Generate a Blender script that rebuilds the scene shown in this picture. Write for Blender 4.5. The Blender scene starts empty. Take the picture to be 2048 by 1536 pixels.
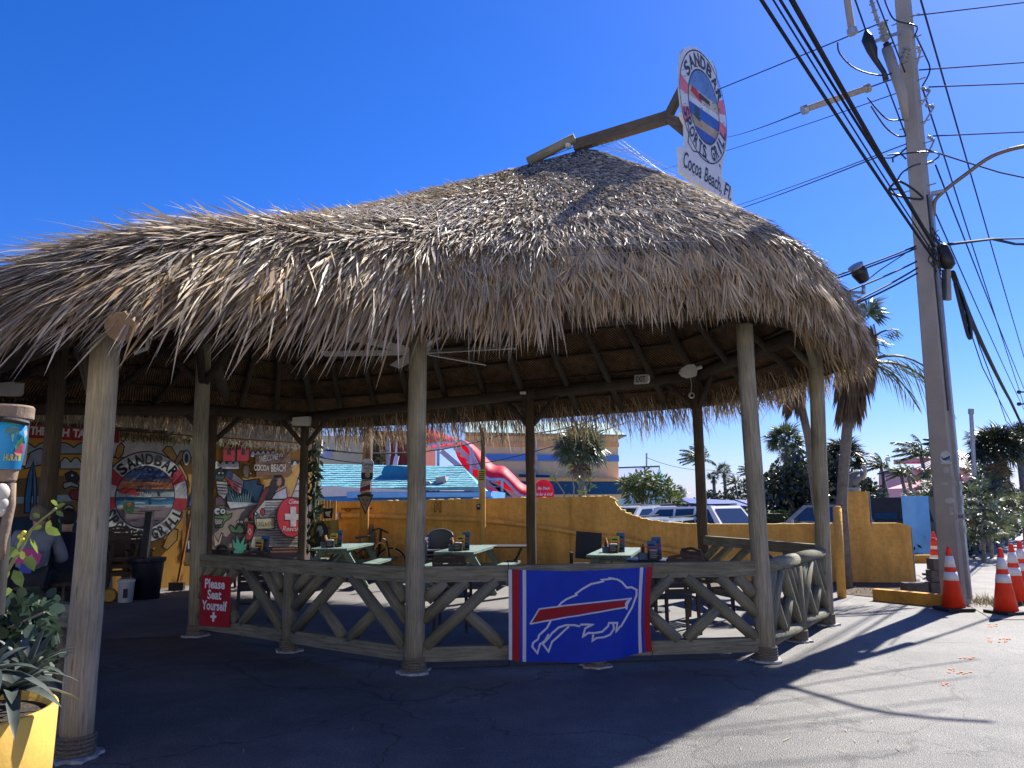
import bpy, bmesh, math, random
import numpy as np
from mathutils import Vector, Matrix
SC = bpy.context.scene
COL = SC.collection
rnd = random.Random(7)
R_ = math.radians

# ---------------------------------------------------------------- camera
PITCH, ROLL, FOC, CAMH = R_(8.6), R_(0.45), 1538.0, 1.65
cF = Vector((0, math.cos(PITCH), math.sin(PITCH)))
u0 = Vector((0, -math.sin(PITCH), math.cos(PITCH)))
x0 = Vector((1, 0, 0))
cR = math.cos(ROLL) * x0 - math.sin(ROLL) * u0
cU = math.sin(ROLL) * x0 + math.cos(ROLL) * u0
cC = Vector((0, 0, CAMH))
cam_d = bpy.data.cameras.new('camera')
cam = bpy.data.objects.new('camera', cam_d)
COL.objects.link(cam)
M = Matrix((cR, cU, -cF)).transposed().to_4x4()
M.translation = cC
cam.matrix_world = M
cam_d.sensor_width = 36.0
cam_d.lens = 36.0 * FOC / 2048.0
cam_d.clip_end = 3000
cam_d.clip_start = 0.05
SC.camera = cam

# ---------------------------------------------------------------- sky, sun, exposure
SUN_AZ, SUN_EL = R_(43.0), R_(44.0)          # clockwise from +Y
wd = bpy.data.worlds.new('World'); SC.world = wd; wd.use_nodes = True
nt = wd.node_tree; nt.nodes.clear()
sky = nt.nodes.new('ShaderNodeTexSky'); sky.sky_type = 'NISHITA'
sky.sun_disc = False; sky.sun_elevation = SUN_EL; sky.sun_rotation = SUN_AZ
sky.air_density = 1.1; sky.dust_density = 0.35; sky.ozone_density = 6.0; sky.altitude = 0
hs = nt.nodes.new('ShaderNodeHueSaturation'); hs.inputs['Saturation'].default_value = 1.15; hs.inputs['Value'].default_value = 1.0
bg = nt.nodes.new('ShaderNodeBackground'); bg.inputs['Strength'].default_value = 0.076
wo = nt.nodes.new('ShaderNodeOutputWorld')
tint = nt.nodes.new('ShaderNodeMix'); tint.data_type = 'RGBA'; tint.blend_type = 'MULTIPLY'; tint.inputs['Factor'].default_value = 1.0; tint.inputs['B'].default_value = (0.60, 0.645, 1.0, 1)
nt.links.new(sky.outputs[0], tint.inputs['A']); nt.links.new(tint.outputs['Result'], hs.inputs['Color']); nt.links.new(hs.outputs[0], bg.inputs['Color']); nt.links.new(bg.outputs[0], wo.inputs['Surface'])
sun_d = bpy.data.lights.new('sun', 'SUN'); sun_d.energy = 4.6; sun_d.angle = R_(0.5); sun_d.color = (1.0, 0.95, 0.86)
sun = bpy.data.objects.new('sun', sun_d); COL.objects.link(sun)
SUNV = Vector((math.sin(SUN_AZ) * math.cos(SUN_EL), math.cos(SUN_AZ) * math.cos(SUN_EL), math.sin(SUN_EL)))
sun.rotation_euler = SUNV.to_track_quat('Z', 'Y').to_euler()
SC.view_settings.view_transform = 'Standard'; SC.view_settings.look = 'None'
SC.view_settings.gamma = 1.0; SC.view_settings.use_curve_mapping = False
SC.view_settings.exposure = 1.22

# ---------------------------------------------------------------- measuring the photograph
def ray(px, py): return cF + cR * ((px - 1024) / FOC) + cU * ((768 - py) / FOC)
def gnd(px, py, z=0.0):
    d = ray(px, py); return cC + d * ((z - CAMH) / d.z)
def at(px, py, Y):
    d = ray(px, py); return cC + d * (Y / d.y)
class Plane:
    """a vertical (or given-normal) plane where a thing stands, with its own thickness direction n towards the viewer"""
    def __init__(s, A, az=None, B=None, n=None, up=(0, 0, 1)):
        s.A = Vector(A)
        if n is None:
            r = (Vector(B) - s.A) if B is not None else Vector((math.cos(R_(az)), math.sin(R_(az)), 0))
            r.z = 0; s.r = r.normalized(); s.n = Vector((s.r.y, -s.r.x, 0))
        else:
            s.n = Vector(n).normalized(); s.r = Vector(up).cross(s.n).normalized()
        s.u = s.n.cross(s.r)
    def pt(s, px, py, off=0.0):
        d = ray(px, py); t = (s.A - cC).dot(s.n) / d.dot(s.n)
        return cC + d * t + s.n * off
    def uv(s, a, b, off=0.0): return s.A + s.r * a + s.u * b + s.n * off
    def loc(s, p): return ((p - s.A).dot(s.r), (p - s.A).dot(s.u))

# ---------------------------------------------------------------- materials
def lin(r, g, b):
    f = lambda c: (c / 255 / 12.92) if c <= 10 else ((c / 255 + 0.055) / 1.055) ** 2.4
    return (f(r), f(g), f(b))
MATS = {}
def mat(name, col, rough=0.7, var=0.18, scale=6.0, bump=0.0, bscale=40.0, metal=0.0, spec=0.4, trans=0.0, uvgrain=False, col2=None, coat=0.0, alpha=1.0):
    if name in MATS: return MATS[name]
    m = bpy.data.materials.new(name); m.use_nodes = True; n = m.node_tree; n.nodes.clear()
    L = n.links.new
    out = n.nodes.new('ShaderNodeOutputMaterial'); p = n.nodes.new('ShaderNodeBsdfPrincipled')
    tc = n.nodes.new('ShaderNodeTexCoord'); src = tc.outputs['Object']
    oi = n.nodes.new('ShaderNodeObjectInfo')
    if uvgrain:
        mp = n.nodes.new('ShaderNodeMapping'); mp.inputs['Scale'].default_value = (14, 1.0, 1)
        ad = n.nodes.new('ShaderNodeVectorMath'); ad.operation = 'ADD'
        cm = n.nodes.new('ShaderNodeCombineXYZ'); ml = n.nodes.new('ShaderNodeMath'); ml.operation = 'MULTIPLY'; ml.inputs[1].default_value = 37.0
        L(oi.outputs['Random'], ml.inputs[0]); L(ml.outputs[0], cm.inputs[2]); L(ml.outputs[0], cm.inputs[1])
        L(tc.outputs['UV'], mp.inputs[0]); L(mp.outputs[0], ad.inputs[0]); L(cm.outputs[0], ad.inputs[1]); src = ad.outputs[0]
    nz = n.nodes.new('ShaderNodeTexNoise'); nz.inputs['Scale'].default_value = scale; nz.inputs['Detail'].default_value = 6; nz.inputs['Roughness'].default_value = 0.65
    L(src, nz.inputs['Vector'])
    cr = n.nodes.new('ShaderNodeValToRGB')
    c2 = col2 if col2 else tuple(c * (1 - var * 1.6) for c in col)
    c1 = tuple(min(1, c * (1 + var * 0.6)) for c in col)
    cr.color_ramp.elements[0].position = 0.32; cr.color_ramp.elements[0].color = (*c2, 1)
    cr.color_ramp.elements[1].position = 0.68; cr.color_ramp.elements[1].color = (*c1, 1)
    L(nz.outputs['Fac'], cr.inputs['Fac'])
    colour = cr.outputs['Color']
    if uvgrain:
        nz2 = n.nodes.new('ShaderNodeTexNoise'); nz2.inputs['Scale'].default_value = 2.2; nz2.inputs['Detail'].default_value = 3
        L(tc.outputs['Object'], nz2.inputs['Vector'])
        mx = n.nodes.new('ShaderNodeMix'); mx.data_type = 'RGBA'; mx.blend_type = 'MULTIPLY'; mx.inputs['Factor'].default_value = 0.55
        cr2 = n.nodes.new('ShaderNodeValToRGB'); cr2.color_ramp.elements[0].position = 0.35; cr2.color_ramp.elements[0].color = (0.45, 0.47, 0.42, 1); cr2.color_ramp.elements[1].position = 0.62
        L(nz2.outputs['Fac'], cr2.inputs['Fac']); L(colour, mx.inputs['A']); L(cr2.outputs['Color'], mx.inputs['B']); colour = mx.outputs['Result']
        mp3 = n.nodes.new('ShaderNodeMapping'); mp3.inputs['Scale'].default_value = (2.6, .42, 1)      # drying cracks and dark knots along the log
        nz3 = n.nodes.new('ShaderNodeTexNoise'); nz3.inputs['Scale'].default_value = 5.0; nz3.inputs['Detail'].default_value = 2
        L(src, mp3.inputs[0]); L(mp3.outputs[0], nz3.inputs['Vector'])
        cr3 = n.nodes.new('ShaderNodeValToRGB'); e3 = cr3.color_ramp.elements; e3[0].position = 0.485; e3[0].color = (1, 1, 1, 1); e3[1].position = 0.515; e3[1].color = (1, 1, 1, 1); em = e3.new(0.5); em.color = (0.22, 0.2, 0.17, 1)
        L(nz3.outputs['Fac'], cr3.inputs['Fac'])
        vk = n.nodes.new('ShaderNodeTexVoronoi'); vk.inputs['Scale'].default_value = 1.0; mp4 = n.nodes.new('ShaderNodeMapping'); mp4.inputs['Scale'].default_value = (.55, 1.6, 1); L(src, mp4.inputs[0]); L(mp4.outputs[0], vk.inputs['Vector'])
        crk = n.nodes.new('ShaderNodeValToRGB'); crk.color_ramp.elements[0].position = 0.03; crk.color_ramp.elements[0].color = (0.25, 0.22, 0.18, 1); crk.color_ramp.elements[1].position = 0.12
        L(vk.outputs['Distance'], crk.inputs['Fac'])
        for cc in (cr3, crk):
            m3 = n.nodes.new('ShaderNodeMix'); m3.data_type = 'RGBA'; m3.blend_type = 'MULTIPLY'; m3.inputs['Factor'].default_value = 0.75
            L(colour, m3.inputs['A']); L(cc.outputs['Color'], m3.inputs['B']); colour = m3.outputs['Result']
    L(colour, p.inputs['Base Color'])
    p.inputs['Roughness'].default_value = rough; p.inputs['Metallic'].default_value = metal
    p.inputs['Specular IOR Level'].default_value = spec; p.inputs['Coat Weight'].default_value = coat
    if alpha < 1: p.inputs['Transmission Weight'].default_value = 1 - alpha
    if bump > 0:
        b = n.nodes.new('ShaderNodeBump'); b.inputs['Strength'].default_value = bump; b.inputs['Distance'].default_value = 0.02
        bn = n.nodes.new('ShaderNodeTexNoise'); bn.inputs['Scale'].default_value = bscale; bn.inputs['Detail'].default_value = 5
        L(src, bn.inputs['Vector']); L(bn.outputs['Fac'], b.inputs['Height']); L(b.outputs[0], p.inputs['Normal'])
    if trans > 0:
        t = n.nodes.new('ShaderNodeBsdfTranslucent'); L(colour, t.inputs['Color'])
        ms = n.nodes.new('ShaderNodeMixShader'); ms.inputs[0].default_value = trans
        L(p.outputs[0], ms.inputs[1]); L(t.outputs[0], ms.inputs[2]); L(ms.outputs[0], out.inputs['Surface'])
    else: L(p.outputs[0], out.inputs['Surface'])
    MATS[name] = m; return m
def paint(r, g, b, rough=0.6, k=0.8, var=0.2):
    """flat painted colour, given by its look in the photograph's neutral light"""
    c = lin(r, g, b); return mat('paint_%d_%d_%d' % (r, g, b), tuple(x * k for x in c), rough, var, 5.0)

# ---------------------------------------------------------------- mesh building
class MB:
    def __init__(s): s.v = []; s.f = []; s.uv = []; s.mi = []
    def add(s, vs, fs, uvs=None, mi=0):
        o = len(s.v); s.v += [tuple(p) for p in vs]
        for i, f in enumerate(fs):
            s.f.append(tuple(o + j for j in f)); s.mi.append(mi)
            s.uv.append(uvs[i] if uvs else [(0, 0)] * len(f))
        return s
    def bar(s, p, q, w, h, up=(0, 0, 1), mi=0, taper=1.0):
        p = Vector(p); q = Vector(q); d = (q - p); Ln = d.length; d.normalize(); up = Vector(up)
        if abs(d.dot(up)) > 0.98: up = Vector((0, 1, 0)) if abs(d.y) < 0.9 else Vector((1, 0, 0))
        x = d.cross(up).normalized(); y = x.cross(d)
        vs = []
        for c, k in ((p, 1), (q, taper)):
            for a, b in ((-1, -1), (1, -1), (1, 1), (-1, 1)): vs.append(c + x * (a * w / 2 * k) + y * (b * h / 2 * k))
        fs = [(0, 1, 2, 3), (7, 6, 5, 4), (4, 5, 1, 0), (5, 6, 2, 1), (6, 7, 3, 2), (7, 4, 0, 3)]
        su = lambda a: [(a, Ln), (a + .15, Ln), (a + .15, 0), (a, 0)]
        return s.add(vs, fs, [[(0, 0), (.1, 0), (.1, .1), (0, .1)]] * 2 + [su(0), su(.2), su(.4), su(.6)], mi)
    def box(s, c, sz, rz=0.0, mi=0):
        c = Vector(c); m = Matrix.Rotation(rz, 3, 'Z')
        return s.bar(c - m @ Vector((0, sz[1] / 2, 0)), c + m @ Vector((0, sz[1] / 2, 0)), sz[0], sz[2], mi=mi)
    def tube(s, pts, r, n=8, mi=0, cap=True, wob=0.0):
        pts = [Vector(p) for p in pts]; k = len(pts)
        rs = r if isinstance(r, (list, tuple)) else [r] * k
        vs = []; prev = None; ln = 0; vl = []
        for i, p in enumerate(pts):
            d = (pts[min(i + 1, k - 1)] - pts[max(i - 1, 0)]).normalized()
            if prev is None:
                a = Vector((0, 0, 1)) if abs(d.z) < 0.9 else Vector((1, 0, 0)); x = d.cross(a).normalized()
            else: x = (prev - d * prev.dot(d)).normalized()
            prev = x; y = d.cross(x)
            if i: ln += (p - pts[i - 1]).length
            vl.append(ln)
            for j in range(n):
                t = 2 * math.pi * j / n; rr = rs[i] * (1 + (rnd.uniform(-wob, wob) if wob else 0))
                vs.append(p + x * (math.cos(t) * rr) + y * (math.sin(t) * rr))
        fs = []; uv = []
        for i in range(k - 1):
            for j in range(n):
                j2 = (j + 1) % n
                fs.append((i * n + j, i * n + j2, (i + 1) * n + j2, (i + 1) * n + j))
                a = j / n; b = (j + 1) / n; uv.append([(a, vl[i]), (b, vl[i]), (b, vl[i + 1]), (a, vl[i + 1])])
        if cap:
            fs.append(tuple(reversed(range(n)))); uv.append([(0, 0)] * n)
            fs.append(tuple((k - 1) * n + j for j in range(n))); uv.append([(0, 0)] * n)
        return s.add(vs, fs, uv, mi)
    def lathe(s, prof, c, n=16, mi=0, ax=None):
        c = Vector(c); q = Vector(ax).to_track_quat('Z', 'Y').to_matrix() if ax is not None else Matrix.Identity(3)
        vs = []; fs = []; uv = []
        for r, z in prof:
            for j in range(n):
                t = 2 * math.pi * j / n; vs.append(c + q @ Vector((r * math.cos(t), r * math.sin(t), z)))
        for i in range(len(prof) - 1):
            for j in range(n):
                j2 = (j + 1) % n; fs.append((i * n + j, i * n + j2, (i + 1) * n + j2, (i + 1) * n + j))
                uv.append([(j / n, prof[i][1]), ((j + 1) / n, prof[i][1]), ((j + 1) / n, prof[i + 1][1]), (j / n, prof[i + 1][1])])
        if prof[0][0] > 1e-5: fs.append(tuple(reversed(range(n)))); uv.append([(0, 0)] * n)
        if prof[-1][0] > 1e-5: fs.append(tuple((len(prof) - 1) * n + j for j in range(n))); uv.append([(0, 0)] * n)
        return s.add(vs, fs, uv, mi)
    def prism(s, poly, off, mi=0, front=True):
        """polygon (3D, facing the viewer) given depth along off"""
        poly = [Vector(p) for p in poly]; off = Vector(off); n = len(poly)
        vs = poly + [p + off for p in poly]
        fs = [tuple(range(n)), tuple(reversed(range(n, 2 * n)))] + [(i, n + i, n + (i + 1) % n, (i + 1) % n) for i in range(n)]
        return s.add(vs, fs, None, mi)
    def face(s, poly, mi=0): return s.add(poly, [tuple(range(len(poly)))], None, mi)
    def ball(s, c, r, nu=10, nv=7, mi=0, q=None):
        r = r if isinstance(r, (tuple, list)) else (r, r, r); c = Vector(c); q = q or Matrix.Identity(3)
        vs = [c + q @ Vector((0, 0, -r[2]))]; fs = []
        for i in range(1, nv):
            a = -math.pi / 2 + math.pi * i / nv
            for j in range(nu):
                t = 2 * math.pi * j / nu; vs.append(c + q @ Vector((r[0] * math.cos(a) * math.cos(t), r[1] * math.cos(a) * math.sin(t), r[2] * math.sin(a))))
        vs.append(c + q @ Vector((0, 0, r[2]))); e = len(vs) - 1
        for j in range(nu): fs.append((0, 1 + (j + 1) % nu, 1 + j))
        for i in range(nv - 2):
            for j in range(nu):
                a = 1 + i * nu; fs.append((a + j, a + (j + 1) % nu, a + nu + (j + 1) % nu, a + nu + j))
        a = 1 + (nv - 2) * nu
        for j in range(nu): fs.append((a + j, a + (j + 1) % nu, e))
        return s.add(vs, fs, None, mi)
    def ribbon(s, pts, w, n, mi=0, closed=False):
        """a flat band of width w along pts, lying in the plane with normal n"""
        pts = [Vector(p) for p in pts]; n = Vector(n); k = len(pts); vs = []
        for i, p in enumerate(pts):
            a = pts[(i - 1) % k] if closed else pts[max(i - 1, 0)]; b = pts[(i + 1) % k] if closed else pts[min(i + 1, k - 1)]
            d0 = (p - a); d1 = (b - p); d0 = d0.normalized() if d0.length > 1e-9 else d1.normalized(); d1 = d1.normalized() if d1.length > 1e-9 else d0
            t = (d0 + d1); t = t.normalized() if t.length > 0.1 else d0
            nn = n.cross(t).normalized(); kk = 1 / max(0.55, nn.dot(n.cross(d0).normalized()))
            ww = w[i] if isinstance(w, list) else w
            vs += [p - nn * (ww / 2 * kk), p + nn * (ww / 2 * kk)]
        fs = [(2 * i, 2 * ((i + 1) % k), 2 * ((i + 1) % k) + 1, 2 * i + 1) for i in range(k if closed else k - 1)]
        return s.add(vs, fs, None, mi)

OFF = {}
def setp(o, label=None, cat=None, group=None, kind=None):
    if label: o['label'] = label
    if cat: o['category'] = cat
    if group: o['group'] = group
    if kind: o['kind'] = kind
    return o
def thing(name, label, cat, loc=(0, 0, 0), group=None):
    o = bpy.data.objects.new(name, None); o.empty_display_size = 0.2; COL.objects.link(o)
    o.location = Vector(loc); OFF[o.name] = Vector(loc)
    return setp(o, label, cat, group)
def mesh_of(name, mb, mats, off=Vector((0, 0, 0)), smooth=False):
    me = bpy.data.meshes.new(name)
    V = np.array(mb.v, dtype=np.float64) - np.array(off) if mb.v else np.zeros((0, 3))
    me.from_pydata([], [], []) if not mb.v else me.from_pydata(V.tolist(), [], mb.f)
    if not isinstance(mats, (list, tuple)): mats = [mats]
    for m in mats: me.materials.append(m)
    uvl = me.uv_layers.new(name='UVMap')
    flat = [c for f in mb.uv for p in f for c in p]
    uvl.data.foreach_set('uv', flat)
    me.polygons.foreach_set('material_index', mb.mi)
    if smooth: me.polygons.foreach_set('use_smooth', [True] * len(mb.f))
    me.update(); return me
def part(name, mb, mats, parent=None, label=None, smooth=False, kind=None, group=None, cat=None):
    off = OFF.get(parent.name, Vector((0, 0, 0))) if parent else Vector((0, 0, 0))
    o = bpy.data.objects.new(name, mesh_of(name, mb, mats, off, smooth)); COL.objects.link(o)
    if parent: o.parent = parent; OFF[o.name] = off
    else: OFF[o.name] = Vector((0, 0, 0))
    return setp(o, label, cat, group, kind)
def solo(name, mb, mats, label, cat, group=None, smooth=False):
    """a thing that is one mesh; its origin is put at its base"""
    V = np.array(mb.v); base = Vector(((V[:, 0].min() + V[:, 0].max()) / 2, (V[:, 1].min() + V[:, 1].max()) / 2, V[:, 2].min()))
    o = bpy.data.objects.new(name, mesh_of(name, mb, mats, base, smooth)); COL.objects.link(o); o.location = base; OFF[o.name] = base
    return setp(o, label, cat, group)
KIDS = {}
def copy_tree(o, parent=None):
    c = o.copy(); COL.objects.link(c)
    for k in ('label', 'group'):
        pass
    if parent: c.parent = parent
    for ch in o.children: copy_tree(ch, c)
    return c
def place(o, loc, rz=0.0, label=None, group=None):
    o.location = loc; o.rotation_euler = (0, 0, rz)
    if label: o['label'] = label
    if group: o['group'] = group
    return o
def smooth_pts(p, n=4):
    p = [Vector(q) for q in p]; out = []
    for i in range(len(p) - 1):
        a = p[max(i - 1, 0)]; b = p[i]; c = p[i + 1]; d = p[min(i + 2, len(p) - 1)]
        for k in range(n):
            t = k / n; out.append(0.5 * ((2 * b) + (c - a) * t + (2 * a - 5 * b + 4 * c - d) * t * t + (3 * b - a - 3 * c + d) * t ** 3))
    out.append(p[-1]); return out

# ---------------------------------------------------------------- lettering
TXT = {}
def glyphs(st, bold=0.0, shear=0.0):
    key = (st, bold, shear)
    if key in TXT: return TXT[key]
    c = bpy.data.curves.new('lettering', 'FONT'); c.body = st; c.size = 1.0; c.offset = bold; c.shear = shear; c.resolution_u = 3
    o = bpy.data.objects.new('lettering', c); COL.objects.link(o)
    dg = bpy.context.evaluated_depsgraph_get(); me = bpy.data.meshes.new_from_object(o.evaluated_get(dg))
    V = [(v.co.x, v.co.y) for v in me.vertices]; Fs = [tuple(p.vertices) for p in me.polygons]
    bpy.data.objects.remove(o); bpy.data.curves.remove(c); bpy.data.meshes.remove(me)
    TXT[key] = (V, Fs); return V, Fs
def text_on(mb, o, ex, ey, st, bold=0.01, shear=0.0, mi=0, fit=True):
    """lettering from o, as wide as the vector ex, capitals as tall as ey"""
    V, Fs = glyphs(st, bold, shear)
    if not V: return
    o = Vector(o); ex = Vector(ex); ey = Vector(ey); xs = [v[0] for v in V]; x0_, x1_ = min(xs), max(xs)
    cap = 0.70
    mb.add([o + ex * ((x - x0_) / (x1_ - x0_)) + ey * (y / cap) for x, y in V], Fs, None, mi)
def text_px(mb, pl, st, a, b, cap, off, **k):
    """lettering on plane pl between two measured baseline points, capitals cap pixels tall in the photograph"""
    o = pl.pt(*a, off); e = pl.pt(*b, off); u = pl.pt(a[0], a[1] - cap, off)
    text_on(mb, o, e - o, pl.u * (u - o).dot(pl.u), st, **k)
def text_arc(mb, c, rad_, ru, st, a0, a1, cap, bold=0.02, inside=False, mi=0, off=(0, 0, 0)):
    """letters round a circle of radius rad_: c centre, ru the two in-plane unit axes; angles in degrees (90 = top)"""
    r, u = Vector(ru[0]), Vector(ru[1]); c = Vector(c) + Vector(off); N = len(st)
    for i, ch in enumerate(st):
        if ch == ' ': continue
        a = R_(a0 + (a1 - a0) * (i + 0.5) / N)
        out = r * math.cos(a) + u * math.sin(a)
        tan = (r * math.sin(a) - u * math.cos(a)) * (-1 if inside else 1)
        up = out * (-1 if inside else 1)
        wid = abs(R_(a1 - a0)) / N * rad_ * 0.84 * (0.42 if ch == 'I' else 1)
        text_on(mb, c + out * (rad_ + (cap / 2 if inside else -cap / 2)) - tan * (wid / 2), tan * wid, up * cap, ch, bold=bold, mi=mi)
# ================================================================ GROUND
def sheet(name, poly, z, m, kind='structure'):
    mb = MB().face([(p[0], p[1], z) for p in poly]); return part(name, mb, m, kind=kind)
def asphalt_mat():
    m = mat('asphalt', (0.135, 0.131, 0.126), 0.62, 0.1, 1.1, 0.0, 300, spec=0.5)
    n = m.node_tree; L = n.links.new
    p = [x for x in n.nodes if x.type == 'BSDF_PRINCIPLED'][0]; tc = [x for x in n.nodes if x.type == 'TEX_COORD'][0]
    cr = [x for x in n.nodes if x.type == 'VALTORGB'][0]
    v = n.nodes.new('ShaderNodeTexVoronoi'); v.inputs['Scale'].default_value = 120
    fine = n.nodes.new('ShaderNodeTexNoise'); fine.inputs['Scale'].default_value = 70; fine.inputs['Detail'].default_value = 4
    st = n.nodes.new('ShaderNodeTexNoise'); st.inputs['Scale'].default_value = 0.5; st.inputs['Detail'].default_value = 9; st.inputs['Roughness'].default_value = 0.75
    for t in (v, fine, st): L(tc.outputs['Object'], t.inputs['Vector'])
    r2 = n.nodes.new('ShaderNodeValToRGB'); r2.color_ramp.elements[0].position = 0.3; r2.color_ramp.elements[0].color = (0.42, 0.42, 0.43, 1); r2.color_ramp.elements[1].position = 0.75; r2.color_ramp.elements[1].color = (1.55, 1.52, 1.48, 1)
    L(fine.outputs['Fac'], r2.inputs['Fac'])
    r3 = n.nodes.new('ShaderNodeValToRGB'); r3.color_ramp.elements[0].position = 0.42; r3.color_ramp.elements[0].color = (0.68, 0.68, 0.7, 1); r3.color_ramp.elements[1].position = 0.66; r3.color_ramp.elements[1].color = (1.4, 1.38, 1.33, 1)
    L(st.outputs['Fac'], r3.inputs['Fac'])
    a = n.nodes.new('ShaderNodeMix'); a.data_type = 'RGBA'; a.blend_type = 'MULTIPLY'; a.inputs['Factor'].default_value = 1
    b = n.nodes.new('ShaderNodeMix'); b.data_type = 'RGBA'; b.blend_type = 'MULTIPLY'; b.inputs['Factor'].default_value = 1
    L(cr.outputs['Color'], a.inputs['A']); L(r2.outputs['Color'], a.inputs['B']); L(a.outputs['Result'], b.inputs['A']); L(r3.outputs['Color'], b.inputs['B'])
    # cracks: thin edges of large warped cells
    w = n.nodes.new('ShaderNodeTexNoise'); w.inputs['Scale'].default_value = 1.3; w.inputs['Detail'].default_value = 5
    L(tc.outputs['Object'], w.inputs['Vector'])
    am = n.nodes.new('ShaderNodeVectorMath'); am.operation = 'MULTIPLY_ADD'; am.inputs[1].default_value = (1.6, 1.6, 0)
    L(w.outputs['Color'], am.inputs[0]); L(tc.outputs['Object'], am.inputs[2])
    vc = n.nodes.new('ShaderNodeTexVoronoi'); vc.feature = 'DISTANCE_TO_EDGE'; vc.inputs['Scale'].default_value = 0.42; L(am.outputs[0], vc.inputs['Vector'])
    rc = n.nodes.new('ShaderNodeValToRGB'); rc.color_ramp.elements[0].position = 0.0; rc.color_ramp.elements[0].color = (0.35, 0.35, 0.36, 1); rc.color_ramp.elements[1].position = 0.009; rc.color_ramp.elements[1].color = (1, 1, 1, 1)
    L(vc.outputs['Distance'], rc.inputs['Fac'])
    c = n.nodes.new('ShaderNodeMix'); c.data_type = 'RGBA'; c.blend_type = 'MULTIPLY'; c.inputs['Factor'].default_value = 0.9
    L(b.outputs['Result'], c.inputs['A']); L(rc.outputs['Color'], c.inputs['B']); L(c.outputs['Result'], p.inputs['Base Color'])
    bp = n.nodes.new('ShaderNodeBump'); bp.inputs['Strength'].default_value = 0.55; bp.inputs['Distance'].default_value = 0.012
    L(v.outputs['Distance'], bp.inputs['Height']); L(bp.outputs[0], p.inputs['Normal'])
    return m
sheet('ground', [(-400, -60), (400, -60), (400, 900), (-400, 900)], 0.0, asphalt_mat())
m_conc = mat('concrete', (0.40, 0.37, 0.33), 0.85, 0.16, 1.6, 0.25, 60)
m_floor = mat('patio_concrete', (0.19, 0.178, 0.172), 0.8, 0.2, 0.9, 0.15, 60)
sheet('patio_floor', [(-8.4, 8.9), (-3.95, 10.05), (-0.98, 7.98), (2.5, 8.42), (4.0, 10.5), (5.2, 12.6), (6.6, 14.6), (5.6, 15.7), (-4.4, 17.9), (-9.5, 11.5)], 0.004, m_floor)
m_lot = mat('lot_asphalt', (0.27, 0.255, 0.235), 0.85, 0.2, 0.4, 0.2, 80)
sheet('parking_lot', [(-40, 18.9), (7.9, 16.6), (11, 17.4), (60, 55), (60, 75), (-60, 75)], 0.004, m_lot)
m_sand = mat('sandy_lawn', (0.11, 0.12, 0.05), 0.95, 0.3, 0.5, 0.3, 30)
sheet('lawn', [(-300, 76), (8, 76), (64, 60), (64, 50), (400, 140), (400, 700), (-300, 700)], 0.006, m_sand)
# sidewalk with real slabs, the nearest ones built one by one
wa, wb = gnd(1958, 1112), gnd(2034, 1062)
wd_ = (wb - wa); wd_.z = 0; wd_.normalize(); wn = Vector((wd_.y, -wd_.x, 0))
sw0 = wa - wd_ * 2.2
sw = part('sidewalk', MB().face([sw0 + wd_ * a + wn * b + Vector((0, 0, 0.006)) for a, b in ((0, 0), (0, 4.2), (70, 4.2), (70, 0))]), m_conc, kind='structure')
for i in range(7):
    for j in range(2):
        c = sw0 + wd_ * (1.6 * i + 0.8) + wn * (0.02 + 2.1 * j + 1.03)
        part('slab', MB().bar(c - wd_ * 0.785 + Vector((0, 0, 0.012)), c + wd_ * 0.785 + Vector((0, 0, 0.012 + rnd.uniform(0, .006))), 2.06, 0.04), m_conc, sw)
sheet('driveway_apron', [gnd(1835, 1150), gnd(1985, 1240), gnd(2080, 1240), gnd(2100, 1112), gnd(1945, 1112)], 0.008, mat('worn_concrete', (0.30, 0.28, 0.25), 0.9, 0.22, 1.3, 0.4, 50))
sheet('mulch_bed', [gnd(1674, 1188), gnd(1760, 1196), gnd(1850, 1196), gnd(1840, 1160), gnd(1660, 1150)], 0.012, mat('mulch', (0.12, 0.085, 0.06), 0.95, 0.35, 9, 1.0, 60))
sheet('street', [(-70, -34), (70, -34), (70, -2.2), (-70, -2.2)], 0.004, mat('bounce_concrete', (0.46, 0.43, 0.38), 0.9, 0.12, 0.7, 0.3, 60))  # added pale ground behind the viewpoint, bounces sunlight onto the shaded side
# orange utility marks sprayed on the asphalt
pm = MB()
for (x, y, w, h) in ((1985, 1250, 12, 6), (1980, 1278, 7, 8), (2010, 1280, 18, 6), (1935, 1316, 20, 4), (1902, 1340, 10, 8), (1930, 1345, 20, 4), (1890, 1368, 12, 5)):
    for k in range(11):
        a = x + rnd.uniform(-w, w) * .7; b = y + rnd.uniform(-h, h) * .6
        pm.face([gnd(a + rnd.uniform(1, w * .3) * q, b + rnd.uniform(.6, h * .22) * r, 0.005) for q, r in ((-1, 0), (-.4, 1), (.6, 1), (1, 0.2), (.4, -1))])
for i, f in enumerate(pm.f):
    for j in f: pm.v[j] = (pm.v[j][0], pm.v[j][1], 0.0042 + 0.0003 * (i % 9) + 0.00003 * i)
part('paint_marks', pm, paint(225, 150, 120, 0.9, 0.8), kind='structure')

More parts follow.
